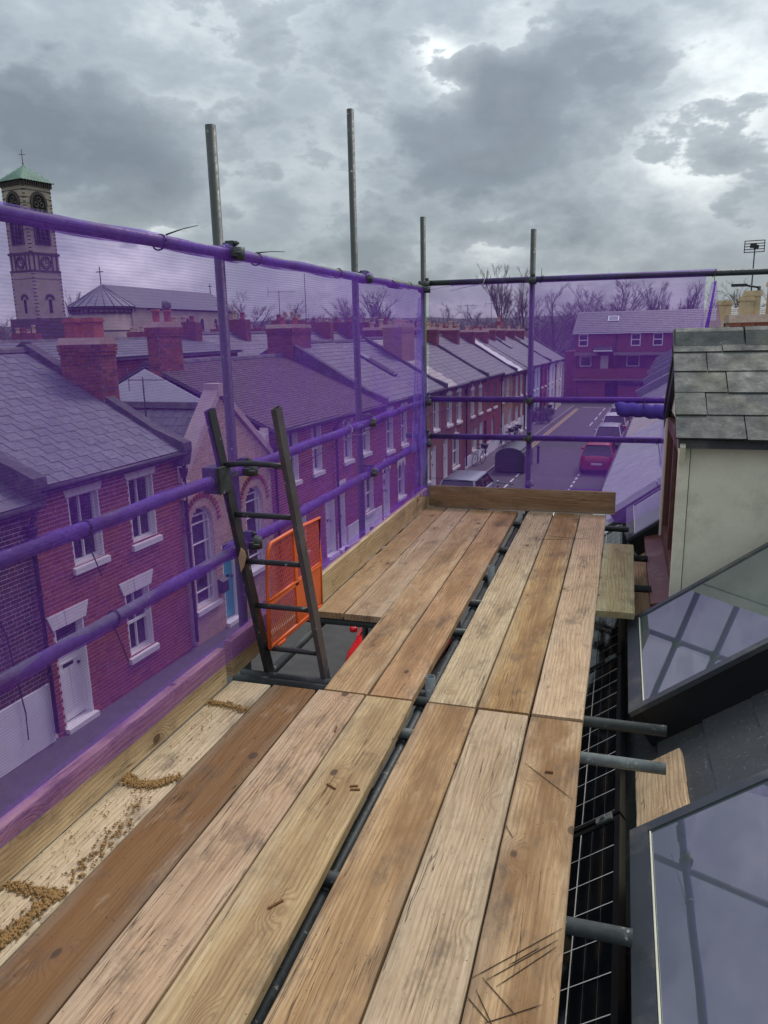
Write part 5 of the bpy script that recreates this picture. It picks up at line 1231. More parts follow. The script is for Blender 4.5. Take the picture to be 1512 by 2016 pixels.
# saw cuts scored into two boards: thin dark strips laid on as marks of their own colour
def saw_cuts(ls, label, w):
    m = MB()
    for (a, b) in ls:
        a = Vector((*a, .0012)); b = Vector((*b, .0012)); d = (b - a) / 2; n = Vector((-d.y, d.x, 0)).normalized(); m.hexa([a - n * w * .3, b - n * w * .3, b + n * w * .3, a + n * w * .3, a - n * w * .3 + Vector((0, 0, .0012)), b - n * w * .1 + Vector((0, 0, .0012)), b + n * w * .1 + Vector((0, 0, .0012)), a + n * w * .3 + Vector((0, 0, .0012))]); m.obox((a + b) / 2, d * .8, n * w * .5, (0, 0, .0008))
    o = m.build('saw_cut', M['scorch'], None); tag(o, label, 'saw cuts'); return o
M['scorch'] = simple('dark_saw_kerf', (.05, .028, .018), .9, 0, .4, 40, 0)
saw_cuts([[[-0.298, 1.63], [-0.086, 1.866]], [[-0.258, 1.637], [-0.094, 1.821]], [[-0.232, 1.622], [-0.095, 1.796]], [[-0.3, 1.575], [-0.226, 1.508]], [[-0.271, 1.641], [-0.171, 1.55]], [[-0.287, 2.682], [-0.096, 2.489]], [[-0.242, 1.51], [-0.116, 1.599]], [[-0.305, 2.285], [-0.269, 2.22]], [[-0.28, 1.6], [-0.2, 1.47]], [[-0.21, 1.7], [-0.14, 1.78]]], 'crossed dark saw cuts scored in the right edge board near the viewer', .0016)
saw_cuts([[[-0.605, 5.93], [-0.19, 6.055]], [[-0.482, 6.057], [-0.289, 6.046]]], 'thin dark scratches across the far platform boards', .003)
# ------------------------------------------------------------------ ladder
def ladder():
    t = empty('ladder', 'black painted steel ladder standing through the hatch beside the orange gate', 'ladder', (-1.5, 3.3, -.1))
    B = Vector((-1.658, 3.30, -.058)); T = Vector((-1.758, 3.065, 1.305)); B2 = Vector((-1.349, 3.30, -.059)); T2 = Vector((-1.432, 3.065, 1.315))
    t.location = (0, 0, 0)
    def rail(b, e, mat):
        d = (e - b).normalized(); a = Vector((1, 0, 0)); a = (a - d * a.dot(d)).normalized(); n = d.cross(a).normalized(); m = MB(); lo = b - d * 3.0; c = (lo + e) / 2
        ho, hi = .0125, .010; hn, hm = .030, .0275; L2 = (e - lo).length / 2
        for s in (-1, 1):
            m.obox(c + a * s * (ho - .00125), a * .00125, n * hn, d * L2); m.obox(c + n * s * (hn - .00125), a * (ho - .0025), n * .00125, d * L2)
        m.build('stile', M[mat], t)
    rail(B, T, 'black_paint'); rail(B2, T2, 'brown_paint')
    for k in range(-6, 5):
        f = k * .24 + .085
        zt = f; p = B.lerp(T, (zt + .058) / (T.z - B.z) if True else 0); q = B2.lerp(T2, (zt + .058) / (T2.z - B2.z))
        m = MB(); sag = .014 if k == 4 else 0
        m.tube([p + (q - p) * s + Vector((0, -.0, sag * math.sin(math.pi * s))) for s in (0.02, .25, .5, .75, .98)], .0135, 10); m.build('rung', M['black_paint'], t)
ladder()
# ------------------------------------------------------------------ orange ladder gate, folded open
def gate():
    t = empty('ladder_gate', 'bright orange mesh safety gate standing open behind the ladder', 'safety gate', (0, 0, 0))
    x = -1.615; P = lambda y, z: Vector((x, y, z))
    A, B, C, D_ = P(3.235, .105), P(3.93, .085), P(3.955, .60), P(3.27, .615)
    fr = MB(); r = .010
    fr.tube([A, P(3.245, .4), P(3.262, .55), P(3.275, .595), P(3.31, .625), P(3.6, .622), C, P(3.945, .35), B], r, 8); fr.tube([A, B], r, 8); fr.tube([P(3.25, .345), P(3.94, .325)], .009, 8); fr.build('frame', M['orange'], t)
    m = MB(); m.box(x - .006, x + .006, 3.575, 3.61, .10, .62); m.box(x - .006, x + .006, 3.25, 3.94, .315, .345); m.build('flat_bar', M['orange'], t)
    m = MB(); m.box(x - .004, x + .004, 3.61, 3.93, .10, .335); m.build('solid_panel', M['orange'], t)
    def lattice(y0, y1, z0, z1, sy, sz):
        m = MB(); n = int((y1 - y0) / sy) + int((z1 - z0) / sz) + 2
        for s in (1, -1):
            for i in range(-40, 80):
                # line z = z0 + s*(y - y_i)*k
                k = sz / sy; yi = y0 + i * sy; pts = []
                ya, yb = y0, y1; za = z0 + s * (ya - yi) * k + (0 if s > 0 else 0); zb_ = z0 + s * (yb - yi) * k
                f0, f1 = 0.0, 1.0; dz = zb_ - za
                if abs(dz) < 1e-6: continue
                t0, t1 = (z0 - za) / dz, (z1 - za) / dz
                if t0 > t1: t0, t1 = t1, t0
                f0, f1 = max(0, t0), min(1, t1)
                if f1 - f0 < .01: continue
                p = Vector((x, ya + (yb - ya) * f0, za + dz * f0)); q = Vector((x, ya + (yb - ya) * f1, za + dz * f1)); d = (q - p) / 2
                nrm = Vector((0, -d.z, d.y)).normalized(); m.obox((p + q) / 2, (.0015, 0, 0), d, nrm * .0013)
        return m
    m = lattice(3.285, 3.575, .35, .612, .021, .05); o = m.build('mesh_infill', M['orange'], t, fix=False); o['kind'] = 'stuff'
    m = lattice(3.61, 3.935, .35, .605, .021, .05); o = m.build('mesh_infill', M['orange'], t, fix=False); o['kind'] = 'stuff'
    m = lattice(3.26, 3.575, .11, .315, .021, .05); o = m.build('mesh_infill', M['orange'], t, fix=False); o['kind'] = 'stuff'
    m = MB(); m.tube([P(3.30, .085), P(3.40, .082)], .014, 10); m.tube([P(3.72, .078), P(3.80, .076)], .014, 10); m.tube([P(3.28, .088), P(3.86, .075)], .008, 8); m.build('hinge', M['orange'], t)
gate()
# ------------------------------------------------------------------ purple debris netting
def net_sheet(parent, name, mat, ys, path, wave, th=0):
    """path(u) -> list of (x,z) down the sheet at run position u; wave adds folds"""
    mb = MB(); rows = []
    for u in ys:
        pts = path(u); b = len(mb.v); rows.append((b, len(pts)))
        for j, p in enumerate(pts): mb.v.append(wave(u, j, len(pts), p))
    for (a, n), (b, _) in zip(rows, rows[1:]):
        for j in range(n - 1): mb.f.append((a + j, a + j + 1, b + j + 1, b + j)); mb.sm.append(True)
    return mb.build(name, mat, parent, fix=False)
nt_l = empty('debris_netting', 'purple debris netting tied inside the street side guard rails', 'debris netting', (0, 0, 0))
def nz(x, y, z): return mnoise.noise(Vector((x, y, z)))
def pathL(y):
    hem = .135 + .02 * math.sin(y * 1.7) + .03 * nz(y * 1.3, 0, 3)
    if y > 6.3: hem -= .05 * (y - 6.3)
    P = [(-1.722, 2.0), (-1.716, 1.96)] + [(-1.722 - .03 * math.sin(math.pi * (1.96 - z)), z) for z in [1.96 - .08 * k for k in range(1, 12)]]
    P += [(-1.722, .985)] + [(-1.73, .9), (-1.735, .8), (-1.73, .7), (-1.722, .61), (-1.74, .5), (-1.765, .38), (-1.785, .28), (-1.79, .215)]
    P += [(-1.772, .203), (-1.748, .201), (-1.728, .197), (-1.722, .18), (-1.7205, hem)]
    return P
def waveL(y, j, n, p):
    x, z = p; f = .012 * nz(y * 1.1, z * 2.2, 1) + .004 * nz(y * 6, z * 3, 5)
    if z < .25: f = abs(f) * .25
    zz = z - (.03 * math.sin((y % 1.35) / 1.35 * math.pi) if j < 2 else 0) * 0
    return (x + f, y, zz)
net_sheet(nt_l, 'net_panel', M['net'], [.2 + 6.72 * i / 150 for i in range(151)], pathL, waveL)
m = MB(); hem = [(-1.7185, .2 + 6.72 * i / 60, pathL(.2 + 6.72 * i / 60)[-1][1]) for i in range(61)]; m.tube(hem, .0010, 5); m.build('hem_cord', M['net_roll'], nt_l)
# bunched end by the far corner
def bunch(parent, pts_top, pts_bot, n, mat, amp, seed, cols=16):
    mb = MB(); A0, A1 = map(Vector, pts_top); B0, B1 = map(Vector, pts_bot)
    for i in range(cols + 1):
        s = i / cols
        for j in range(n + 1):
            t = j / n; p = A0.lerp(A1, s).lerp(B0.lerp(B1, s), t); fold = amp * (.25 + t) * math.sin(s * 26 + seed + 2 * nz(t * 2, seed, 0))
            mb.v.append((p.x + fold * .3, p.y + fold, p.z))
    for i in range(cols):
        for j in range(n):
            a = i * (n + 1) + j; mb.f.append((a, a + 1, a + n + 2, a + n + 1)); mb.sm.append(True)
    return mb.build('net_fold', mat, parent, fix=False)
bunch(nt_l, [(-1.73, 6.70, 1.90), (-1.725, 6.86, 1.94)], [(-1.72, 6.35, .6), (-1.70, 6.93, .55)], 14, M['net_wrap'], .02, 1)
bunch(nt_l, [(-1.72, 6.60, .75), (-1.715, 6.92, .75)], [(-1.715, 6.35, .2), (-1.69, 6.93, .1)], 8, M['net_wrap'], .012, 2)
for (z, a, b) in ((1.99, .2, 6.3), (.985, .2, 3.0), (.985, 3.25, 6.4), (.61, .2, 6.5)):
    mb = MB(); n = int((b - a) / .12); pts = [(XR, a + (b - a) * i / n, z + .004 * math.sin(i)) for i in range(n + 1)]
    mb.tube(pts, lambda t: .0275, 14, cap=False); mb.build('net_wrap', M['net_wrap'], nt_l, fix=False)
for (y, z) in ((3.34, 1.99), (5.35, 2.0), (5.33, .99), (5.33, .61), (3.2, .61)):
    mb = MB(); mb.tube([(XR, y - .09, z), (XR + .0, y - .04, z + .004), (XR, y, z + .006), (XR, y + .06, z + .002), (XR, y + .11, z)], lambda t: .030 + .012 * math.sin(math.pi * t), 14, cap=False); mb.build('net_wrap', M['net_wrap'], nt_l, fix=False)
nt_f = empty('debris_netting', 'lighter purple netting across the far end of the scaffold', 'debris netting', (0, 0, 0))
def pathF(x):
    sag = .07 * math.sin(math.pi * min(1, max(0, (x + 1.68) / 1.35))) if x < -.33 else 0
    low = .19 - sag - (.05 if x < -1.5 else 0)
    if x > -.4: low = .225
    P = [(6.985, 2.02), (6.978, 1.96)] + [(6.975 - .02 * math.sin(k), 1.9 - .1 * k) for k in range(16)]
    P = [p for p in P if p[1] > .3]
    if x < -.1: P += [(6.965, .28), (6.95, .222), (6.92, .212), (6.916, low)]
    else: P += [(6.99, .24), (7.0, .15), (7.02, .0), (7.05, -.1)]
    return P
def waveF(x, j, n, p):
    y, z = p; return (x + (.012 * nz(z * 2, x, 4)), y - .014 * abs(nz(x * 1.2, z * 2, 9)) if z > .25 else y, z)
net_sheet(nt_f, 'net_panel', M['net_thin'], [-1.70 + 2.32 * i / 60 for i in range(24)], pathF, waveF)
net_sheet(nt_f, 'net_panel', M['net_far'], [-1.70 + 2.32 * i / 60 for i in range(23, 61)], pathF, waveF)
bunch(nt_f, [(.66, 6.96, 1.96), (.70, 6.96, 1.97)], [(.50, 6.93, 1.0), (.86, 6.99, 1.0)], 16, M['net_wrap'], .016, 4, 18)
mb = MB(); mb.tube([(.69, 6.95, 1.97), (.66, 6.945, 1.7), (.62, 6.94, 1.4), (.58, 6.94, 1.1)], lambda t: .006 + .02 * t, 8); mb.build('net_fold', M['net_dense'], nt_f)
mb = MB(); mb.tube([(-1.5 + .1 * i, 7.02, 2.04) for i in range(23)], lambda t: .0275, 14, cap=False); mb.build('net_wrap', M['net_wrap'], nt_f, fix=False)
for z in (1.005, .66):
    mb = MB(); mb.tube([(-1.85 + .13 * i, 7.0, z) for i in range(18)], lambda t: .0275, 14, cap=False); mb.build('net_wrap', M['net_wrap'], nt_f, fix=False)
# rolled bundle of spare netting hung on the far rail
rb = MB(); n = 26
for lay in range(1):
    rb.tube([(-.03 + .56 * i / n, 6.93 + .004 * math.sin(i), .935 - .035 * i / n + .006 * math.sin(i * 1.3)) for i in range(n + 1)], lambda t: (.058 + .0015 * math.sin(t * 90) + .003 * math.sin(t * 13)) * (1 if .01 < t < .99 else .9), 20)
ro = rb.build('netting_roll', M['net_roll'], None); tag(ro, 'tight roll of dark purple netting tied under the far guard rail', 'netting roll')
bunch(nt_f, [(.36, 6.95, .98), (.56, 6.97, .98)], [(.34, 6.93, .45), (.52, 6.99, .3)], 10, M['net_wrap'], .016, 7, 14)
# cable ties
def tie(c, axis, r_, tail, label, mat='tie_black', w=.0035):
    c = Vector(c); m = MB(); pts = []
    for k in range(17):
        a = 2 * math.pi * k / 16
        if axis == 'y': pts.append(c + Vector((r_ * math.cos(a), .012 * math.sin(a), r_ * math.sin(a))))
        elif axis == 'x': pts.append(c + Vector((.012 * math.sin(a), r_ * math.cos(a), r_ * math.sin(a))))
        else: pts.append(c + Vector((r_ * math.cos(a), r_ * math.sin(a), .01 * math.sin(a))))
    m.tube(pts, w, 6); 
    if tail: m.tube([c + Vector(tail[0]), (c + Vector(tail[0])).lerp(c + Vector(tail[1]), .5) + Vector((0, 0, .004)), c + Vector(tail[1])], w, 5, r2=w * .5)
    o = m.build('cable_tie', M[mat], None); tag(o, label, 'cable tie', 'cable ties holding the netting'); return o
tie((XR, 2.15, .985), 'y', .0292, [(.0, .0, -.03), (-.01, .08, -.20)], 'black cable tie with a long tail on the middle guard rail')
tie((XR, 2.25, .617), 'y', .0292, [(.0, .0, -.03), (.01, .05, -.19)], 'black cable tie with a long tail on the lowest guard rail')
tie((XR, 2.77, 1.987), 'y', .030, [(.02, .02, .03), (.03, .25, .09)], 'cable tie with a pale upturned tail on the top rail', 'tie_black')
tie((XR, 3.62, 1.99), 'y', .030, [(.0, .0, .03), (.02, .3, .06)], 'cable tie on the top rail just past the first standard', 'tie_black')
tie((XR, 4.78, 1.995), 'y', .0292, None, 'cable tie on the top rail before the second standard')
tie((XR, 4.88, .985), 'y', .0292, [(.0, .0, -.03), (.0, .45, -.10)], 'cable tie on the middle rail before the second standard', 'tie_clear')
tie((XR, 6.05, .985), 'y', .030, None, 'cable tie on the middle rail beyond the second standard')
tie((XR, 5.95, .605), 'y', .030, None, 'cable tie on the lowest rail beyond the second standard')
tie((XR, 6.5, 2.0), 'y', .0292, None, 'cable tie on the top rail close to the corner')
tie((-1.2, 7.02, 2.04), 'x', .031, [(0, -.03, -.02), (-.3, -.04, -.07)], 'cable tie with a pale tail on the end top rail', 'tie_clear')
tie((-.70, 7.02, 2.04), 'x', .031, [(0, -.03, .0), (.0, -.03, .09)], 'cable tie just right of the fourth standard')
tie((.68, 6.99, 2.035), 'x', .031, [(0, -.03, 0), (.0, -.03, -.09)], 'cable tie pinching the folded net end on the top rail')
tie((.19, 6.96, .96), 'x', .085, None, 'cable tie round the netting roll and rail')
tie((.33, 7.0, .655), 'x', .031, [(0, -.03, -.02), (.03, -.03, -.2)], 'cable tie with a hanging tail on the lowest end rail')
m = MB(); m.tube([(-1.75, 6.0, 2.035), (-1.72, 6.7, 2.02), (-1.70, 7.0, 1.985), (-1.3, 7.02, 2.045)], .0015, 4); o = m.build('cord', M['tie_clear'], None); tag(o, 'thin pale cord stretched along the far corner of the top rail', 'cord')
m = MB(); m.tube([(-1.90, 6.9, .27), (-1.70, 6.88, .285), (-1.2, 6.9, .262), (-.9, 6.95, .235)], .0025, 5); o = m.build('cord', M['tie_black'], None); tag(o, 'dark cord trailing over the far left toe board corner', 'cord')
m = MB(); m.prism([(0, 0), (.012, .03), (.018, .08), (.008, .105), (-.010, .12), (-.018, .07), (-.008, .03)], 'y', -.004, .004); o = m.build('wood_scrap', M['card'], None); o.location = (-1.685, 3.12, .53); o.rotation_euler = (0, R(8), R(20)); tag(o, 'torn scrap of pale wood wedged at the left ladder stile', 'wood scrap')

# cable looping down the dark brick front
m = MB(); m.tube([W(-9.47, 7.9, zg(7) + 2.7), W(-9.46, 8.35, zg(7) + 2.62), W(-9.47, 8.5, zg(7) + 2.2), W(-9.46, 8.56, zg(7) + 1.5), W(-9.43, 8.62, zg(7) + .8), W(-9.43, 8.60, zg(7) + .35)], .011, 5); o = m.build('cable', M['tie_black'], None); tag(o, 'black cable hanging down the plum brick front over its white plinth', 'cable')
m = MB(); m.tube([W(-9.44, 18.9, zg(19) + 3.2), W(-9.44, 21, zg(19) + 3.45), W(-9.44, 24.8, zg(19) + 3.6), W(-9.44, 30, zg(19) + 3.35), W(-9.44, 41, zg(19) + 3.1), W(-9.44, 52, zg(19) + 2.9)], .012, 4); o = m.build('cable', M['tie_black'], None); tag(o, 'thin black service cable running along the upper fronts of the terrace', 'cable')
# ------------------------------------------------------------------ cars
def car(label, loc, rz, paint, kind='hatch', L=3.9, Wd=1.70, H=1.46, group='parked cars'):
    """built with the nose along +Y; origin under the middle"""
    t = empty('parked_car', label, 'car', loc, rz, group); hw = Wd / 2; h2 = L / 2
    if kind == 'hatch': st = [(-h2, .80, .42, .66, .62), (-h2 + .06, .90, .30, .86, .84), (-h2 + .28, .97, .22, .95, .93), (-h2 + .9, 1, .19, .95, .92), (0, 1, .18, .93, .90), (h2 - 1.25, .99, .19, .91, .90), (h2 - 1.0, .985, .19, .88, .91), (h2 - .45, .95, .2, .78, .81), (h2 - .12, .86, .24, .66, .68), (h2, .74, .36, .55, .55)]; gh = (-h2 + .14, -h2 + .62, h2 - 1.55, h2 - .98)
    else: st = [(-h2, .84, .40, .70, .66), (-h2 + .07, .92, .30, .92, .90), (-h2 + .3, .98, .22, .98, .96), (-h2 + 1.0, 1, .19, .97, .94), (0, 1, .18, .95, .92), (h2 - 1.35, .99, .19, .93, .92), (h2 - 1.1, .985, .19, .90, .93), (h2 - .5, .95, .2, .80, .83), (h2 - .14, .87, .24, .68, .70), (h2, .76, .36, .57, .57)]; gh = (-h2 + .14, -h2 + .55, h2 - 1.75, h2 - 1.08)
    b = MB(); rings = []
    for (y, k, zb, zs, zd) in st:
        w = hw * k; P = [(-w * .90, zb), (-w * .985, zb + .12), (-w, (zb + zs) / 2), (-w * .975, zs - .06), (-w * .90, zs + .0), (-w * .55, zd + .035), (0, zd + .055), (w * .55, zd + .035), (w * .90, zs), (w * .975, zs - .06), (w, (zb + zs) / 2), (w * .985, zb + .12), (w * .90, zb)]
        rings.append(len(b.v)); b.v += [(x, y, z) for x, z in P]
    n = 13
    for A, B in zip(rings, rings[1:]):
        for k in range(n): k2 = (k + 1) % n; b.f.append((A + k, A + k2, B + k2, B + k)); b.sm.append(k != n - 1)
    for A in (rings[0], rings[-1]): b.f.append(tuple(A + k for k in range(n))); b.sm.append(False)
    body = b.build('body', M[paint], t)
    g0, g1, g2, g3 = gh; bl = .93; tp = H - .05
    def ring(y, w, z): return [(-w, y, z), (w, y, z)]
    g = MB(); wb, wt = hw * .89, hw * .70
    V = [(-wb, g0, bl - .03), (wb, g0, bl - .03), (wb, g3, bl - .06), (-wb, g3, bl - .06), (-wt, g1, tp), (wt, g1, tp), (wt, g2, tp), (-wt, g2, tp)]
    g.hexa(V); gl = g.build('glasshouse', M['car_glass'], t)
    # roof skin, a little crowned
    r = MB(); m_ = 5; rows = []
    ys = [g1 - .05, g1 + .12, (g1 + g2) / 2, g2 - .12, g2 + .04]
    for y in ys:
        e = .0 if y in (ys[0], ys[-1]) else .035; rows.append(len(r.v)); r.v += [(-wt - .035, y, tp - .045), (-wt - .01, y, tp + .002), (-wt * .5, y, tp + .012 + e * .8), (0, y, tp + .016 + e), (wt * .5, y, tp + .012 + e * .8), (wt + .01, y, tp + .002), (wt + .035, y, tp - .045)]
    for A, B in zip(rows, rows[1:]):
        for k in range(6): r.f.append((A + k, A + k + 1, B + k + 1, B + k)); r.sm.append(True)
    r.build('roof_panel', M[paint], t)
    p = MB()
    for s in (-1, 1):
        for (ya, yb, wd) in ((g0, g1, .06), (g3, g2, .035)):
            A = Vector((s * wb, ya, bl - .05)); B = Vector((s * wt, yb, tp)); d = (B - A); p.obox((A + B) / 2 + Vector((s * .004, 0, 0)), (.03, 0, 0), (0, wd, 0), d / 2)
        ym = (g1 + g2) / 2; A = Vector((s * wb, ym, bl - .05)); B = Vector((s * wt, ym, tp)); p.obox((A + B) / 2 + Vector((s * .006, 0, 0)), (.02, 0, 0), (0, .03, 0), (B - A) / 2)
    p.build('pillar', M[paint], t)
    for (yy) in (-h2 + .72, h2 - .78):
        for s in (-1, 1):
            w = MB(); x = s * (hw - .10); R0 = .31
            w.tube([(x - s * .10, yy, R0), (x + s * .085, yy, R0)], R0, 20); wo = w.build('wheel', M['tyre'], t)
            w = MB(); w.tube([(x + s * .06, yy, R0), (x + s * .094, yy, R0)], .20, 14); w.build('hub', M['alloy'], wo)
            w = MB(); w.tube([(x - s * .1, yy, R0 + .02), (x + s * .101, yy, R0 + .02)], .365, 20); w.build('wheel_arch', M['iron'], t)
    for s in (-1, 1):
        l = MB(); y = -h2 + .05; l.obox((s * hw * .80, y + .05, .80), (.085, 0, 0), (0, .10, 0), (0, 0, .12)); l.build('tail_lamp', M['lamp_red'], t)
        l = MB(); y = h2 - .10; l.obox((s * hw * .66, y - .03, .62), (.12, -s * .04, 0), (0, .09, 0), (0, 0, .05)); l.build('headlight', M['white'], t)
        l = MB(); l.lathe((s * (hw + .09), gh[3] - .18, .93), [(.02, -.06), (.075, -.05), (.09, 0), (.075, .05), (.02, .06)], 8); l.build('wing_mirror', M[paint], t)
    l = MB(); l.box(-.26, .26, -h2 - .012, -h2 + .03, .50, .61); l.build('number_plate', M['white'], t)
    l = MB(); l.box(-hw * .86, hw * .86, -h2 - .03, -h2 + .12, .28, .46); l.box(-hw * .8, hw * .8, h2 - .1, h2 + .02, .26, .42); l.build('bumper', M['iron'] if paint != 'car_red' else M['car_red'], t)
    return t
def at_street(v, u, dz=-.108): return W(v, u, zg(u) + dz)
car('dusky red hatchback parked rear on at the dashed bay line, nearest of the row', at_street(-3.0, 40.4), -TH, 'car_red', L=3.8)
car('silver white hatchback parked directly beyond the dusky red one', at_street(-3.05, 48.4), -TH, 'car_silver', L=4.1, H=1.5)
car('white car with a wide rear window, third from the red hatchback', at_street(-3.1, 54.6), -TH, 'car_white', 'estate', L=4.3, H=1.55)
car('silver car mostly under the netting roll, fourth of the parked row', at_street(-3.15, 60.4), -TH, 'car_silver', L=4.1, H=1.5)
car('pale car at the far end of the parked row, only its roof showing', at_street(-3.2, 66.4), -TH, 'car_white', 'estate', L=4.3, H=1.5)
car('silver blue estate parked on the chapel side, seen just above the end toe board', at_street(-7.25, 29.6), -TH, 'car_grey', 'estate', L=4.4, Wd=1.75, H=1.48)
car('bright red car below the ladder hatch, one flank and wing mirror showing', at_street(-4.86, 14.35), math.pi - TH, 'car_bright', L=3.7, Wd=1.62, H=1.42)

# ------------------------------------------------------------------ cycle store, bollard, bicycles, shrub
def hangar():
    t = empty('cycle_store', 'ribbed dark green grey cycle store with rounded lid on the road edge', 'cycle store', W(-7.95, 38.0, zg(38) - .105), -TH)
    ww, ln, H = 1.50, 2.5, 1.28; prof = [(0, .06), (0, .80)] + [(.5 * ww - .5 * ww * math.cos(math.pi * k / 12), .80 + (H - .80) * math.sin(math.pi * k / 12)) for k in range(1, 12)] + [(ww, .80), (ww, .06)]
    b = MB(); b.prism(prof, 'y', 0, ln); b.build('body', M['hangar'], t)
    for k in range(9):
        r = MB(); z = .12 + k * .125
        if z < .8: hw0, hw1 = 0, ww
        else:
            c = math.sqrt(max(0, 1 - ((z - .8) / (H - .8)) ** 2)); hw0, hw1 = .5 * ww - .5 * ww * c, .5 * ww + .5 * ww * c
        r.box(hw0 - .012, hw1 + .012, -.03, -.001, z, z + .05); r.box(hw1 - .001 if z < .8 else hw1 - .02, hw1 + .025, 0, ln, z, z + .05); r.build('rib', M['hangar'], t)
    for z in (.25, .55, .85, 1.1): r = MB(); r.box(-.045, -.001, -.035, .01, z, z + .03); r.build('bracket', M['white'], t)
    return t
hangar()
m = MB(); m.lathe((0, 0, 0), [(.06, 0), (.06, .85), (.08, .87), (.08, .93), (.05, .98)], 12); o = m.build('bollard', M['iron'], None); o.location = W(-6.3, 41.4, zg(41) - .11); tag(o, 'black bollard beside the cycle store', 'bollard')
def bicycle(label, loc, rz, lean=.12, basket=True, mat='iron'):
    t = empty('bicycle', label, 'bicycle', loc, rz, 'bicycles by the house fronts'); t.rotation_euler = (lean, 0, rz)
    for x in (-.52, .52):
        w = MB(); w.tube([(x + .33 * math.cos(2 * math.pi * k / 20), 0, .34 + .33 * math.sin(2 * math.pi * k / 20)) for k in range(21)], .018, 6); wo = w.build('wheel', M['tyre'], t)
        s = MB()
        for k in range(8): a = math.pi * k / 8; s.tube([(x - .31 * math.cos(a), 0, .34 - .31 * math.sin(a)), (x + .31 * math.cos(a), 0, .34 + .31 * math.sin(a))], .002, 3)
        s.build('spokes', M['alloy'], wo)
    f = MB(); bb = (-.08, 0, .3); stt = (-.2, 0, .82); hd = (.36, 0, .88)
    for a, b in ((bb, stt), (bb, (.40, 0, .72)), (stt, hd), ((-.52, 0, .34), bb), ((-.52, 0, .34), stt), ((.34, 0, .95), (.52, 0, .34))): f.tube([a, b], .015, 6)
    f.build('frame', M[mat], t)
    f = MB(); f.obox((-.22, 0, .92), (.13, 0, 0), (0, .06, 0), (0, 0, .025)); f.build('saddle', M['iron'], t)
    f = MB(); f.tube([(.28, -.28, 1.02), (.34, -.1, 1.04), (.34, .1, 1.04), (.28, .28, 1.02)], .014, 6); f.build('handlebar', M['galv'], t)
    if basket: f = MB(); f.hexa([(.42, -.13, .82), (.66, -.13, .82), (.66, .13, .82), (.42, .13, .82), (.40, -.17, 1.05), (.72, -.17, 1.05), (.72, .17, 1.05), (.40, .17, 1.05)]); f.build('basket', M['iron'], t)
    return t
bicycle('bicycle with front basket leaning on the wall left of the cycle store', W(-9.15, 39.5, zg(39)), R(78) - TH, .1, mat='galv_light')
bicycle('dark bicycle with basket, nearest of the bunch behind the cycle store', W(-9.1, 46.9, zg(47)), R(80) - TH, .1)
bicycle('second dark bicycle in the bunch behind the cycle store', W(-8.8, 47.7, zg(47)), R(95) - TH, .06)
bicycle('farthest bicycle of the bunch behind the cycle store', W(-8.9, 48.8, zg(47)), R(85) - TH, .08)
bicycle('bicycle propped by the orange red house front', W(-9.1, 64.0, zg(64)), R(85) - TH, .1)
def foliage(label, name, c, r_, n, mat, seed, sq=1.0):
    rnd = random.Random(seed); mb = MB()
    for i in range(n):
        th, ph = rnd.uniform(0, 2 * math.pi), math.acos(rnd.uniform(-.6, 1)); rr = r_ * rnd.uniform(.55, 1.0) * (1 + .25 * mnoise.noise(Vector((math.cos(th) * 2, math.sin(th) * 2, ph * 2 + seed))))
        p = Vector((rr * math.sin(ph) * math.cos(th), rr * math.sin(ph) * math.sin(th), rr * math.cos(ph) * sq + r_ * .6)); a = Vector((rnd.gauss(0, 1), rnd.gauss(0, 1), rnd.gauss(0, 1))).normalized(); b = a.orthogonal().normalized(); s = rnd.uniform(.04, .09)
        mb.poly([p - a * s, p + b * s * .5, p + a * s, p - b * s * .5])
    t = empty(name, label, 'shrub', c); cr = mb.build('foliage', M[mat], t, fix=False); s = MB()
    for k in range(5): s.tube([(0, 0, 0), (.3 * math.cos(k * 1.3) * r_, .3 * math.sin(k * 1.3) * r_, r_ * .7)], .02, 5)
    s.build('stem', M['bark'], t); return t
foliage('rounded evergreen shrub on the pavement by the pale blue house', 'shrub', W(-9.0, 60.2, zg(60)), .85, 1500, 'shrub', 3)
foliage('flower filled window box plants by the white and cream fronts', 'shrub', W(-9.2, 66.3, zg(66)), .45, 400, 'shrub', 5)

# wall lights, satellite bits and aerials
def aerial(label, base, h, boom, el, rz=0.0, n=8):
    t = empty('tv_aerial', label, 'tv aerial', base, rz); m = MB(); m.tube([(0, 0, 0), (0, 0, h)], .018, 6); m.build('mast', M['galv'], t)
    if n:
        b = MB(); b.tube([(-boom * .4, 0, h - .06), (boom * .6, 0, h - .06)], .010, 5)
        for i in range(n): x = -boom * .4 + boom * i / (n - 1); l = el * (1 - .4 * i / n); b.tube([(x, -l, h - .06), (x, l, h - .06)], .005, 4)
        b.tube([(-boom * .4, 0, h - .3), (-boom * .4, 0, h + .2)], .008, 4); b.build('boom', M['galv'], t)
    return t
aerial('tv aerial on a bent mast in front of the white rendered gable', W(-10.66, 14.0, -.5), 1.28, .9, .16, R(0))
aerial('tall tv aerial on the brown roofed house chimney', (-17.17, 37.81, 2.0), 1.8, 1.4, .3, R(15))
aerial('bare tilted mast without elements near the brown roofed house', (-15.2, 36.6, 2.0), 2.5, 1, .2, 0, 0)
for i, (u, h, lb) in enumerate(((53.0, 2.2, 'thin aerial mast over the half white roof'), (60.6, 2.6, 'thin aerial mast above the pale blue house'))):
    aerial(lb, W(-13.1, u, zg(u) + 6.6), h, 1.2, .25)

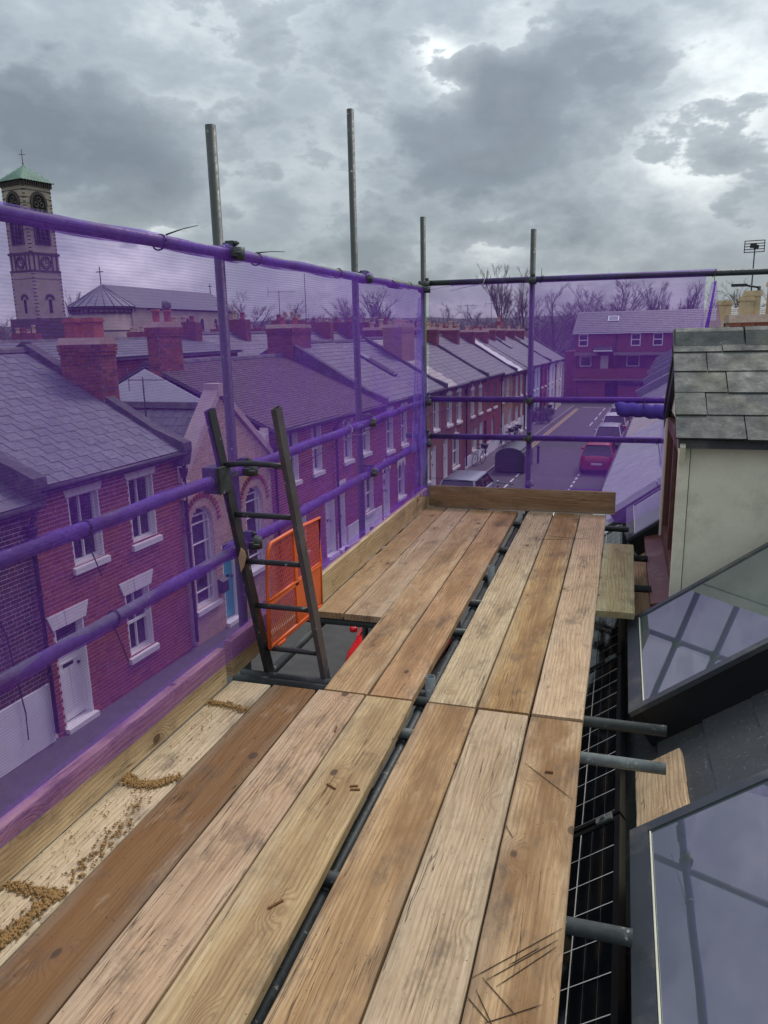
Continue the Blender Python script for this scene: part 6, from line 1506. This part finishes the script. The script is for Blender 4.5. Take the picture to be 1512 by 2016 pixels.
# ------------------------------------------------------------------ streets behind: roofs and chimneys over the near ridge
def back_row(label, v0, u0, u1, base_z, eave, ridge, depth, roof, wallm, pots, rot=0.0, seed=0, potmat='buff_pot'):
    t = empty('terraced_house', label, 'terraced house', W(v0, u0, base_z), -TH + rot); w = u1 - u0; x1 = -depth
    b = MB(); b.box(x1, 0, 0, w, 0, eave)
    for y in (0.0, w - .2): b.prism([(0, eave - .01), (x1, eave - .01), (x1 / 2, ridge - .12)], 'y', y + .002, y + .198)
    b.build('wall', M[wallm], t)
    r = MB(); r.prism([(.25, eave - .1), (x1 / 2, ridge - .1), (x1 - .25, eave - .1), (x1 - .25, eave), (x1 / 2, ridge), (.25, eave)], 'y', -.05, w + .05); ro = r.build('roof', M[roof], t)
    L = slate_list(w, (.27, eave + .01), (x1 / 2, ridge + .01), .42, .6, seed=seed)
    m = MB()
    for q in L: m.obox(*q)
    m.build('slate_field', M[roof], ro, fix=False, kind='stuff')
    g = MB(); g.prism([(x1 / 2 - .15, ridge - .02), (x1 / 2 + .15, ridge - .02), (x1 / 2, ridge + .12)], 'y', -.05, w + .05); g.build('ridge_tiles', M['dark_cope'], ro)
    rnd = random.Random(seed); k = 0
    for (yy, n) in pots:
        ch = MB(); cx = x1 / 2 - .1; ch.box(cx - .28 * n, cx + .28 * n, yy - .28, yy + .28, ridge - 1.0, ridge + .75); co = ch.build('chimney', M['brick_chim'], t)
        for i in range(n):
            p = MB(); h = rnd.choice((.3, .4, .55)); p.lathe((cx + (i - (n - 1) / 2) * .5, yy, ridge + .75), [(.15, 0), (.12, .08), (.11, h * .8), (.14, h * .85), (.14, h)], 8); p.build('chimney_pot', M[rnd.choice((potmat, potmat, 'terracotta'))], co)
    return t
back_row('slate roofed house rising behind the nearest brick chimney', -19.5, 13, 20.5, -5.3, 4.6, 7.05, 7, 'slate_dark', 'brick_plain', [(7.3, 2)], seed=1)
back_row('long slate roof with a brick back wall behind the white gable', -19.5, 20.5, 33, -5.3, 6.2, 6.8, 5, 'slate_dark', 'brick_plain', [(12, 3)], seed=2)
back_row('slate roof beside the tall aerial mast', -19.5, 33, 46, -5.4, 4.7, 7.1, 7, 'slate_dark', 'brick_plain', [(6, 3), (12.7, 4)], seed=3)
back_row('dark roof with pots behind the long roof window house', -19.5, 46, 58, -5.5, 4.7, 7.1, 7, 'slate_dark', 'brick_plain', [(4, 4), (8, 4), (11.7, 4)], seed=4)
back_row('farther slate roof behind the pale tiled house', -19.5, 58, 76, -5.6, 4.8, 7.1, 7, 'slate_dark', 'brick_plain', [(4, 4), (9, 4), (14, 4), (17.6, 3)], seed=5)
back_row('roof in front of the church nave, left part', -40, 16, 40, -5.6, 4.6, 6.9, 8, 'slate_dark', 'brick_plain', [(3, 3), (12, 3), (20, 3)], seed=6)
back_row('roof in front of the church nave, right part', -40, 40, 62, -5.6, 4.6, 6.9, 8, 'slate', 'brick_plain', [(5, 4), (11, 4), (18, 4)], seed=7)
back_row('distant pot lined roof below the woodland, left part', -40, 62, 92, -5.8, 4.8, 7.3, 8, 'slate_dark', 'brick_plain', [(4, 5), (10, 5), (16, 5), (22, 5), (28, 5)], seed=8)
back_row('distant pot lined roof below the woodland, right part', -19.5, 88, 110, -5.8, 4.8, 7.1, 8, 'slate_dark', 'brick_plain', [(3, 4), (10, 4), (18, 4)], seed=9, rot=R(20))
back_row('far roof beyond the church tower foot', -62, 20, 46, -5.8, 4.8, 7.6, 8, 'slate', 'brick_plain', [(3, 4), (9, 4), (15, 4), (21, 4)], seed=10)
back_row('low pale roofed hall among the trees', -14, 104, 122, -6, 3.6, 5.4, 9, 'slate_light', 'white_render', [], rot=R(60), seed=11)
back_row('orange gable house by the end of the terrace', -12.5, 79, 86, -5.8, 5.0, 7.4, 7, 'tile_brown', 'brick_far_plain', [(3, 2)], rot=R(90), seed=12)
back_row('dark roof behind the tall buff pots at the right edge', 15.5, 26, 60, -5.4, 4.6, 7.0, 8, 'slate_dark', 'brick_plain', [(4, 3), (12, 4), (20, 4), (28, 4)], seed=13)

# ------------------------------------------------------------------ church with its tower
def tower():
    C0 = Vector((-99.9, 117.5, 0)); hwid = 2.85; zb = -5.8
    vd = Vector((C0.x, C0.y, 0)).normalized(); ang = math.atan2(vd.y, vd.x)
    t = empty('church_tower', 'tall square church tower with green copper roof, twin belfry arches and clock roundels', 'church tower', (C0.x, C0.y, zb), ang + R(180) + R(38) )
    # local: face +X is turned 38 degrees one way from the viewer, face -Y the other
    W_ = hwid; zt = 33.6; b = MB()
    def ringbox(z0, z1, w, name, mat):
        q = MB(); q.box(-w, w, -w, w, z0, z1); return q.build(name, M[mat], t)
    ringbox(0, 18.8, W_ + .05, 'lower_shaft', 'church_stone'); ringbox(21.9, zt, W_ - .1, 'belfry_shaft', 'church_stone'); ringbox(19.0, 21.7, W_ - .02, 'clock_stage', 'church_stone')
    for z, h, w, mt in ((18.75, .35, .22, 'church_dark'), (21.6, .4, .25, 'church_dark'), (8.0, .2, .12, 'church_dark'), (28.0, .16, .05, 'church_dark'), (32.1, .12, .05, 'church_dark'), (30.9, .1, .03, 'church_dark'), (29.9, .1, .03, 'church_dark'), (26.8, .1, .03, 'church_dark'), (25.6, .1, .03, 'church_dark'), (17.6, .08, .08, 'church_dark'), (10.5, .1, .08, 'church_dark')):
        ringbox(z, z + h, W_ - .1 + w if z > 18 else W_ + w, 'string_course', mt)
    c = MB()
    for f in range(4):
        R4 = Matrix.Rotation(f * math.pi / 2, 3, 'Z')
        for k in range(13):
            y = -W_ + .22 + k * (2 * W_ - .44) / 12; p = R4 @ Vector((W_ + .12, y, zt - .35)); c.obox(p, R4 @ Vector((.2, 0, 0)), R4 @ Vector((0, .1, 0)), (0, 0, .45))
    c.build('corbel_table', M['church_dark'], t)
    for f in (0, 1, 2, 3):
        R4 = Matrix.Rotation(f * math.pi / 2, 4, 'Z')
        def bld(mb, name, mat, par=t):
            mb.v = [tuple(R4 @ Vector(q)) for q in mb.v]; return mb.build(name, M[mat], par)
        x = W_ - .1
        # belfry opening with its arch
        n = 14; a = MB(); r_ = 1.28; zs = 30.0; pts = [(-r_, 23.3), (r_, 23.3)] + [(r_ * math.cos(math.pi * k / n), zs + 1.18 * r_ * math.sin(math.pi * k / n)) for k in range(n + 1)]
        a.prism(pts, 'x', x + .01, x + .05); ao = bld(a, 'belfry_opening', 'void')
        a = MB()
        for k in range(n):
            t0, t1 = math.pi * k / n, math.pi * (k + 1) / n; P = lambda rr, tt: (rr * math.cos(tt), zs + 1.18 * rr * math.sin(tt)); q = [P(r_, t0), P(r_ + .42, t0), P(r_ + .42, t1), P(r_, t1)]
            a.hexa([(x, *q[0]), (x, *q[1]), (x, *q[2]), (x, *q[3]), (x + .22, *q[0]), (x + .22, *q[1]), (x + .22, *q[2]), (x + .22, *q[3])])
        a.box(x, x + .2, -r_ - .3, -r_, 23.3, zs); a.box(x, x + .2, r_, r_ + .3, 23.3, zs); bld(a, 'arch_ring', 'church_dark')
        a = MB()
        for yy in (-.43, .43): a.tube([(x + .13, yy, 23.4), (x + .13, yy, 29.2)], .10, 8)
        for cy, cz, cr in ((0, 30.75, .36), (-.52, 29.85, .36), (.52, 29.85, .36)):
            a.tube([(x + .14, cy + cr * math.cos(2 * math.pi * k / 12), cz + cr * math.sin(2 * math.pi * k / 12)) for k in range(13)], .085, 5)
        for k in range(3):
            cy = -.86 + k * .86
            a.tube([(x + .13, cy + .38 * math.cos(math.pi * j / 6), 28.6 + .5 * math.sin(math.pi * j / 6)) for j in range(7)], .07, 5)
        for k in range(9): a.box(x + .08, x + .16, -1.2, 1.2, 23.3 + k * .28, 23.34 + k * .28) if k < 3 else None
        bld(a, 'tracery', 'tower_grey')
        # clock roundel
        a = MB(); a.tube([(x + .16, 1.0 * math.cos(2 * math.pi * k / 20), 20.35 + 1.0 * math.sin(2 * math.pi * k / 20)) for k in range(21)], .10, 6); a.tube([(x + .16, .62 * math.cos(2 * math.pi * k / 16), 20.35 + .62 * math.sin(2 * math.pi * k / 16)) for k in range(17)], .05, 5)
        for k in range(12): an = math.pi * k / 6; a.obox((x + .12, .8 * math.cos(an), 20.35 + .8 * math.sin(an)), (.05, 0, 0), (0, .12 * math.cos(an), .12 * math.sin(an)), (0, -.035 * math.sin(an), .035 * math.cos(an)))
        a.obox((x + .16, 0, 20.65), (.03, 0, 0), (0, .04, 0), (0, 0, .4)); a.obox((x + .16, .2, 20.35), (.03, 0, 0), (0, .25, 0), (0, 0, .04)); bld(a, 'clock_dial', 'church_dark')
        a = MB()
        for yy in (-2.3, -1.35, 1.35, 2.3): a.box(x, x + .2, yy - .12, yy + .12, 19.1, 21.6)
        bld(a, 'pilaster', 'church_dark')
        # lower slit with hood
        a = MB(); a.box(W_ + .04, W_ + .09, -.32, .32, 11.9, 14.2); bld(a, 'slit_window', 'void')
        a = MB(); xx = W_ + .05
        for k in range(8):
            t0, t1 = math.pi * k / 8, math.pi * (k + 1) / 8; P = lambda rr, tt: (rr * math.cos(tt), 14.2 + rr * math.sin(tt)); q = [P(.55, t0), P(.95, t0), P(.95, t1), P(.55, t1)]
            a.hexa([(xx, *q[0]), (xx, *q[1]), (xx, *q[2]), (xx, *q[3]), (xx + .12, *q[0]), (xx + .12, *q[1]), (xx + .12, *q[2]), (xx + .12, *q[3])])
        for k in range(4): a.box(xx, xx + .06, -.3, .3, 12.1 + k * .5, 12.18 + k * .5)
        bld(a, 'hood_mould', 'church_dark')
    q = MB(); 
    for sx in (-1, 1):
        for sy in (-1, 1):
            k = 0; z = 8.4
            while z < zt - 1:
                e = .34 if k % 2 else .52; w = (W_ + .05 if z < 18.7 else W_ - .1) + .02; q.box(min(sx * w, sx * (w - e)), max(sx * w, sx * (w - e)), min(sy * w, sy * (w - .1)), max(sy * w, sy * (w - .1)), z, z + .16); q.box(min(sx * w, sx * (w - .1)), max(sx * w, sx * (w - .1)), min(sy * w, sy * (w - e)), max(sy * w, sy * (w - e)), z, z + .16); z += .62; k += 1
    q.build('quoins', M['church_dark'], t)
    r = MB(); w = W_ + .55; ap = (0, 0, zt + 2.9); base = [(-w, -w, zt), (w, -w, zt), (w, w, zt), (-w, w, zt)]
    for i in range(4): r.poly([base[i], base[(i + 1) % 4], ap])
    r.poly(base[::-1]); ro = r.build('roof', M['copper'], t)
    s = MB()
    for f in range(4):
        R4 = Matrix.Rotation(f * math.pi / 2, 3, 'Z')
        for k in range(-5, 6):
            y = k * w / 5.5; hfrac = 1 - abs(y) / w; A = R4 @ Vector((w, y, zt + .02)); B = R4 @ Vector((w - w * hfrac, y, zt + 2.9 * hfrac + .02)); s.tube([A, B], .045, 4)
    s.build('standing_seam', M['copper'], ro)
    x = MB(); z = zt + 2.8; x.tube([(0, 0, z), (0, 0, z + 2.6)], .06, 6); a = Vector((math.cos(-ang), math.sin(-ang), 0)); x.tube([(-.4, -.4, z + 1.8), (.4, .4, z + 1.8)], .05, 5); x.lathe((0, 0, z + .25), [(.05, 0), (.18, .1), (.05, .2)], 8); x.build('cross', M['church_dark'], t)
M['void'] = simple('dark_opening', (.02, .018, .018), .9, 0, .1, 5, 0); M['tower_grey'] = simple('grey_tracery', (.12, .105, .10), .8, 0, .2, 2, .1)
tower()
def nave():
    P0 = Vector((-75.4, 102.2, 0)); P1 = Vector((-76.0, 132.1, 0)); d = (P1 - P0).normalized(); Ln = (P1 - P0).length + 4; ang = math.atan2(d.y, d.x) - math.pi / 2
    t = empty('church', 'church nave and rounded apse with slate roof and crosses beside the tower', 'church', (P0.x, P0.y, -5.8), ang)
    ze, zr, hw = 11.9, 15.1, 4.9
    b = MB(); b.box(-hw, hw, 0, Ln, 0, ze); b.prism([(-hw, ze - .01), (hw, ze - .01), (0, zr - .1)], 'y', 0, .3); b.prism([(-hw, ze - .01), (hw, ze - .01), (0, zr + .1)], 'y', Ln - .3, Ln); b.build('nave_wall', M['church_stone'], t)
    b = MB(); n = 14; prof = [(hw * .96, 0)]; b.lathe((0, 0, 0), [(hw * .96, 0), (hw * .96, ze - .2)], 24); b.build('apse_wall', M['church_stone'], t)
    b = MB(); b.lathe((0, 0, ze - 1.0), [(hw * 1.0, 0), (hw * 1.0, .14), (hw * .98, .2)], 24, False); b.lathe((0, 0, ze - .35), [(hw * 1.03, 0), (hw * 1.03, .3), (hw, .34)], 24, False); b.lathe((0, 0, ze - 3.6), [(hw * .97, 0), (hw * .97, .14), (hw * .96, .2)], 24, False)
    for k in range(40): a = 2 * math.pi * k / 40; b.obox((hw * math.cos(a), hw * math.sin(a), ze - .62), (.1 * math.cos(a), .1 * math.sin(a), 0), (-.12 * math.sin(a), .12 * math.cos(a), 0), (0, 0, .22))
    b.box(hw, hw + .12, 4, Ln, ze - .4, ze - .05); b.box(-hw - .12, -hw, 4, Ln, ze - .4, ze - .05); b.build('string_course', M['church_dark'], t)
    r = MB(); r.lathe((0, 0, ze), [(hw * 1.06, 0), (.02, zr - ze)], 24, False); ro = r.build('apse_roof', M['church_lead'], t)
    r = MB()
    for k in range(24): a = 2 * math.pi * (k + .5) / 24; r.tube([(hw * 1.06 * math.cos(a), hw * 1.06 * math.sin(a), ze + .04), (.05 * math.cos(a), .05 * math.sin(a), zr + .04)], .05, 4)
    r.build('roof_roll', M['church_lead'], ro)
    r = MB(); r.prism([(-hw - .4, ze - .15), (hw + .4, ze - .15), (0, zr + .15)], 'y', .4, Ln + .2); r.build('nave_roof', M['church_roof'], t)
    for (y, s) in ((0.0, 1.2), (Ln, .9)):
        x = MB(); x.tube([(0, y, zr), (0, y, zr + 2.2 * s)], .08, 5); x.tube([(-.5 * s, y, zr + 1.6 * s), (.5 * s, y, zr + 1.6 * s)], .07, 5); x.build('cross', M['church_dark'], t)
    for s in (1,):
        for yy in (6, 11, 16, 21, 26):
            a = MB(); pts = [(yy - .5, ze - 4.4), (yy + .5, ze - 4.4)] + [(yy + .5 * math.cos(math.pi * k / 8), ze - 2.2 + .6 * math.sin(math.pi * k / 8)) for k in range(9)]
            a.prism([(p, q) for p, q in pts], 'x', hw + .01, hw + .06); a.build('window', M['void'], t)
    a = MB(); a.box(hw - 2, hw + 6.5, 8, Ln, 0, 6.2); a.prism([(hw - .1, 6.15), (hw + 6.9, 6.15), (hw - .1, 8.6)], 'y', 7.8, Ln); a.build('aisle', M['church_roof'], t)
    a = MB(); a.box(-hw - 14, -hw + .1, 2, 9, 0, 10.6); a.build('link_wing', M['church_dark2'], t)
M['church_lead'] = simple('church_lead_roof', (.17, .18, .20), .6, .1, .2, .6, .1); M['church_dark2'] = simple('dark_church_wing', (.12, .085, .08), .85, 0, .2, .6, .1)
nave()

# ------------------------------------------------------------------ trees, woodland and hills
def tree_mesh(seed, H=12, lvl=5, spread=.5, fine=1.0, upright=.3):
    rnd = random.Random(seed); trunk = MB(); crown = MB(); segs = [0]
    def grow(p, d, ln, r_, lv):
        n = 3 if lv > 1 else 2; pts = [p.copy()]; q = p.copy(); dd = d.copy()
        for i in range(n):
            dd = (dd + Vector((rnd.gauss(0, .10), rnd.gauss(0, .10), rnd.gauss(0, .05) + upright * .12))).normalized(); q = q + dd * (ln / n); pts.append(q.copy())
        r1 = r_ * .62; (trunk if lv >= lvl - 1 else crown).tube(pts, r_, 5 if lv > 2 else 3, cap=False, r2=r1); segs[0] += 1
        if lv == 0: return
        k = rnd.randint(3, 4) if lv > 1 else rnd.randint(3, 5)
        for i in range(k):
            f = 1.0 if i == 0 else rnd.uniform(.35, 1.0); idx = f * n; j = min(n - 1, int(idx)); st = pts[j].lerp(pts[j + 1], idx - j)
            ax = Vector((rnd.gauss(0, 1), rnd.gauss(0, 1), rnd.gauss(0, .3))).normalized(); ang = rnd.uniform(.25, .75) * (.5 if i == 0 else 1) * spread * 2
            nd = (dd + ax * math.tan(min(1.2, ang))).normalized(); grow(st, nd, ln * rnd.uniform(.58, .8) * (1 if i == 0 else .9), max(.010, r1 * (1 if i == 0 else .7)), lv - 1)
    grow(Vector((0, 0, 0)), Vector((0, 0, 1)), H * .30, H * .017, lvl)
    return trunk, crown
protos = []
for sd, H, sp, up in ((1, 12, .36, .8), (2, 12, .5, .4), (3, 12, .42, .6), (4, 12, .55, .3)):
    tr, cr = tree_mesh(sd, H, 6, sp, 1, up); top = max(v[2] for v in cr.v)
    a = bpy.data.meshes.new('trunk'); a.from_pydata(tr.v, [], tr.f); a.materials.append(M['bark']); b = bpy.data.meshes.new('crown'); b.from_pydata(cr.v, [], cr.f); b.materials.append(M['twig']); protos.append((a, b, top))
def tree(label, p, top_z, kind, rz, wide=1.0):
    base = -5.9; a, b, top = protos[kind]; s = (top_z + .6 - base) / top
    t = empty('bare_tree', label, 'tree', (p[0], p[1], base), rz, 'bare winter trees on the skyline'); t.scale = (s * wide * 1.25, s * wide * 1.25, s)
    link('trunk', a, t); link('crown', b, t); return t
TREES = [
    ('bare tree with a tall split crown left of the fourth standard', (-23.8, 157.0), 14.0, 0, 0.0, 0.80),
    ('bare tree touching the fourth standard above the rail', (-20.0, 166.9), 14.3, 2, 1.4, 0.70),
    ('leaning bare tree right of the fourth standard', (-10.6, 138.4), 9.1, 1, 2.7, 0.90),
    ('low twiggy tree between the leaning tree and the tall one', (-7.3, 149.9), 8.1, 3, 4.1, 1.00),
    ('tallest twiggy tree over the block of flats', (-2.6, 152.3), 11.7, 1, 5.5, 1.00),
    ('slender tree row behind the flats roof, left one', (4.7, 143.1), 8.8, 0, 0.6, 0.80),
    ('slender tree row behind the flats roof, right one', (10.2, 153.5), 9.1, 0, 1.9, 0.90),
    ('bare tree by the top of the folded net end', (12.4, 134.1), 6.2, 3, 3.3, 0.80),
    ('wide bare tree behind the second standard', (-52.5, 158.2), 11.3, 1, 4.7, 1.20),
    ('small bare tree right of the second standard', (-51.0, 163.8), 10.3, 0, 6.1, 0.90),
    ('pale leaning birch right of the first standard', (-54.7, 108.2), 7.6, 3, 1.1, 1.10),
    ('small bushy bare tree left of the second standard', (-72.1, 173.1), 9.1, 1, 2.5, 1.00),
    ('low bare tree left of the small bushy one', (-77.5, 176.6), 8.4, 3, 3.9, 1.00),
    ('bare tree behind the far corner standard', (-46.8, 202.4), 8.9, 1, 5.3, 1.10),
    ('small tree left of the double trees', (-36.2, 194.6), 7.6, 3, 0.3, 1.00),
    ('bare tree between the tower and the nave', (-104.3, 131.2), 10.5, 0, 1.7, 0.60),
    ('thicket tree left of the tower foot', (-115.1, 126.7), 5.9, 1, 3.1, 1.00),
    ('bare tree at the right edge behind the buff pots', (16.1, 108.5), 7.1, 1, 4.5, 1.00),
    ('bare tree behind the floodlight mast', (14.5, 113.4), 6.9, 3, 5.8, 0.90),
    ('small tree between short pot and net end', (13.5, 123.4), 5.0, 2, 0.9, 0.80),
    ('twiggy tree left of the tallest one', (-5.2, 161.7), 9.7, 2, 2.3, 0.90),
    ('bare tree right of the tallest one', (1.1, 163.8), 10.0, 3, 3.7, 0.90),
    ('thin tree left of the wide one', (-58.4, 166.6), 9.2, 0, 5.0, 0.80),
    ('low tree far left of the second standard', (-70.0, 184.3), 8.4, 1, 0.1, 1.10),
]
for lb, p, tz, k, rz, wd in TREES: tree(lb, p, tz, k, rz, wd)
def woodland():
    rnd = random.Random(9); mb = MB()
    for i in range(420):
        az = R(rnd.uniform(-62, 30)); d = rnd.uniform(150, 290); p = Vector((math.sin(az) * d, math.cos(az) * d, -6)); hgt = rnd.uniform(8.5, 12.5) * (1 + (d - 150) / 900)
        if Vector((p.x + 85, p.y - 118)).length < 36: continue
        for k in range(26):
            a0 = rnd.uniform(0, 2 * math.pi); r0 = rnd.uniform(0, 1.2); r1 = rnd.uniform(.5, 4.2); z0 = rnd.uniform(0, hgt * .6); z1 = min(hgt, z0 + rnd.uniform(2, 7))
            A = p + Vector((math.cos(a0) * r0, math.sin(a0) * r0, z0)); B = p + Vector((math.cos(a0) * r1, math.sin(a0) * r1, z1)); s = rnd.uniform(.05, .13); o = Vector((rnd.gauss(0, 1), rnd.gauss(0, 1), 0)).normalized() * s
            mb.poly([A - o, A + o, B]); mb.poly([A.lerp(B, .4), A.lerp(B, .45) + Vector((0, 0, s * 2)), A.lerp(B, .6) + Vector((rnd.gauss(0, 1.4), rnd.gauss(0, 1.4), rnd.uniform(.5, 2)))])
    o = mb.build('woodland', M['twig'], None, fix=False); tag(o, 'band of bare brown woodland along the horizon behind the roofs', 'woodland'); o['kind'] = 'stuff'
    mb = MB(); n = 150; prev = None; rows = []
    for ring, (d, hh) in enumerate(((230, 0), (245, 6.5), (275, 9.0), (320, 8.0))):
        rows.append(len(mb.v))
        for i in range(n + 1):
            az = R(-66 + 104 * i / n); h = hh * (.80 + .28 * mnoise.noise(Vector((i * .35, ring * 3, 0))) + .16 * mnoise.noise(Vector((i * 1.3, ring, 5)))); dd = d + 8 * mnoise.noise(Vector((i * .6, 7, ring))); mb.v.append((math.sin(az) * dd, math.cos(az) * dd, -6.2 + h))
    for A, B in zip(rows, rows[1:]):
        for i in range(n): mb.f.append((A + i, A + i + 1, B + i + 1, B + i)); mb.sm.append(False)
    o = mb.build('undergrowth', M['wood_far'], None, fix=False); tag(o, 'dense dark mass of undergrowth below the bare trees', 'undergrowth'); o['kind'] = 'stuff'
woodland()
def hills():
    mb = MB(); n = 120; rows = []
    for ring, (d, hh) in enumerate(((900, -6), (1100, 16), (1500, 30), (2300, 44), (3400, 30))):
        rows.append(len(mb.v))
        for i in range(n + 1):
            az = R(-75 + 130 * i / n); h = hh * (.85 + .3 * mnoise.noise(Vector((i * .09, ring, 0))) + .1 * mnoise.noise(Vector((i * .5, ring, 3)))) if hh > 0 else hh; mb.v.append((math.sin(az) * d, math.cos(az) * d, h))
    for A, B in zip(rows, rows[1:]):
        for i in range(n): mb.f.append((A + i, A + i + 1, B + i + 1, B + i)); mb.sm.append(True)
    o = mb.build('hills', M['hill'], None, fix=False); o['kind'] = 'structure'
hills()
# floodlight mast and lamp
def mast():
    t = empty('floodlight_mast', 'tall floodlight mast with a slatted rectangular head above the buff pots', 'floodlight', (18.9, 137, -6)); m = MB(); m.tube([(0, 0, 0), (0, 0, 19.2)], .16, 8, r2=.09); m.build('pole', M['iron'], t)
    f = MB(); a = R(8); X_ = Vector((math.cos(a), -math.sin(a), 0)); Z_ = Vector((0, 0, 1)); c = Vector((-.1, -.2, 19.3))
    for k in range(5): f.obox(c + Z_ * (k * .42 - .84), X_ * 1.45, (0, .05, 0), Z_ * .06)
    for s in (-1, 1): f.obox(c + X_ * s * 1.4, X_ * .06, (0, .05, 0), Z_ * .9)
    f.build('slatted_head', M['iron'], t); g = MB(); g.obox(c + Vector((-.2, -.3, .1)), X_ * .45, (0, .25, 0), Z_ * .35); g.obox(c + Vector((.2, -.3, -.1)), X_ * .35, (0, .25, 0), Z_ * .25); g.build('lamp_unit', M['iron'], t)
mast()
m = MB(); m.tube([(4.82, 33, -5.4), (4.82, 33, 3.0)], .06, 8); m.tube([(4.82, 33, 2.95), (4.3, 32.9, 3.05)], .04, 6); m.obox((4.1, 32.85, 3.05), (.28, .05, 0), (0, .09, 0), (0, 0, .05)); o = m.build('street_lamp', M['iron'], None); tag(o, 'slim street lamp with a flat head beside the short buff pot', 'street lamp')
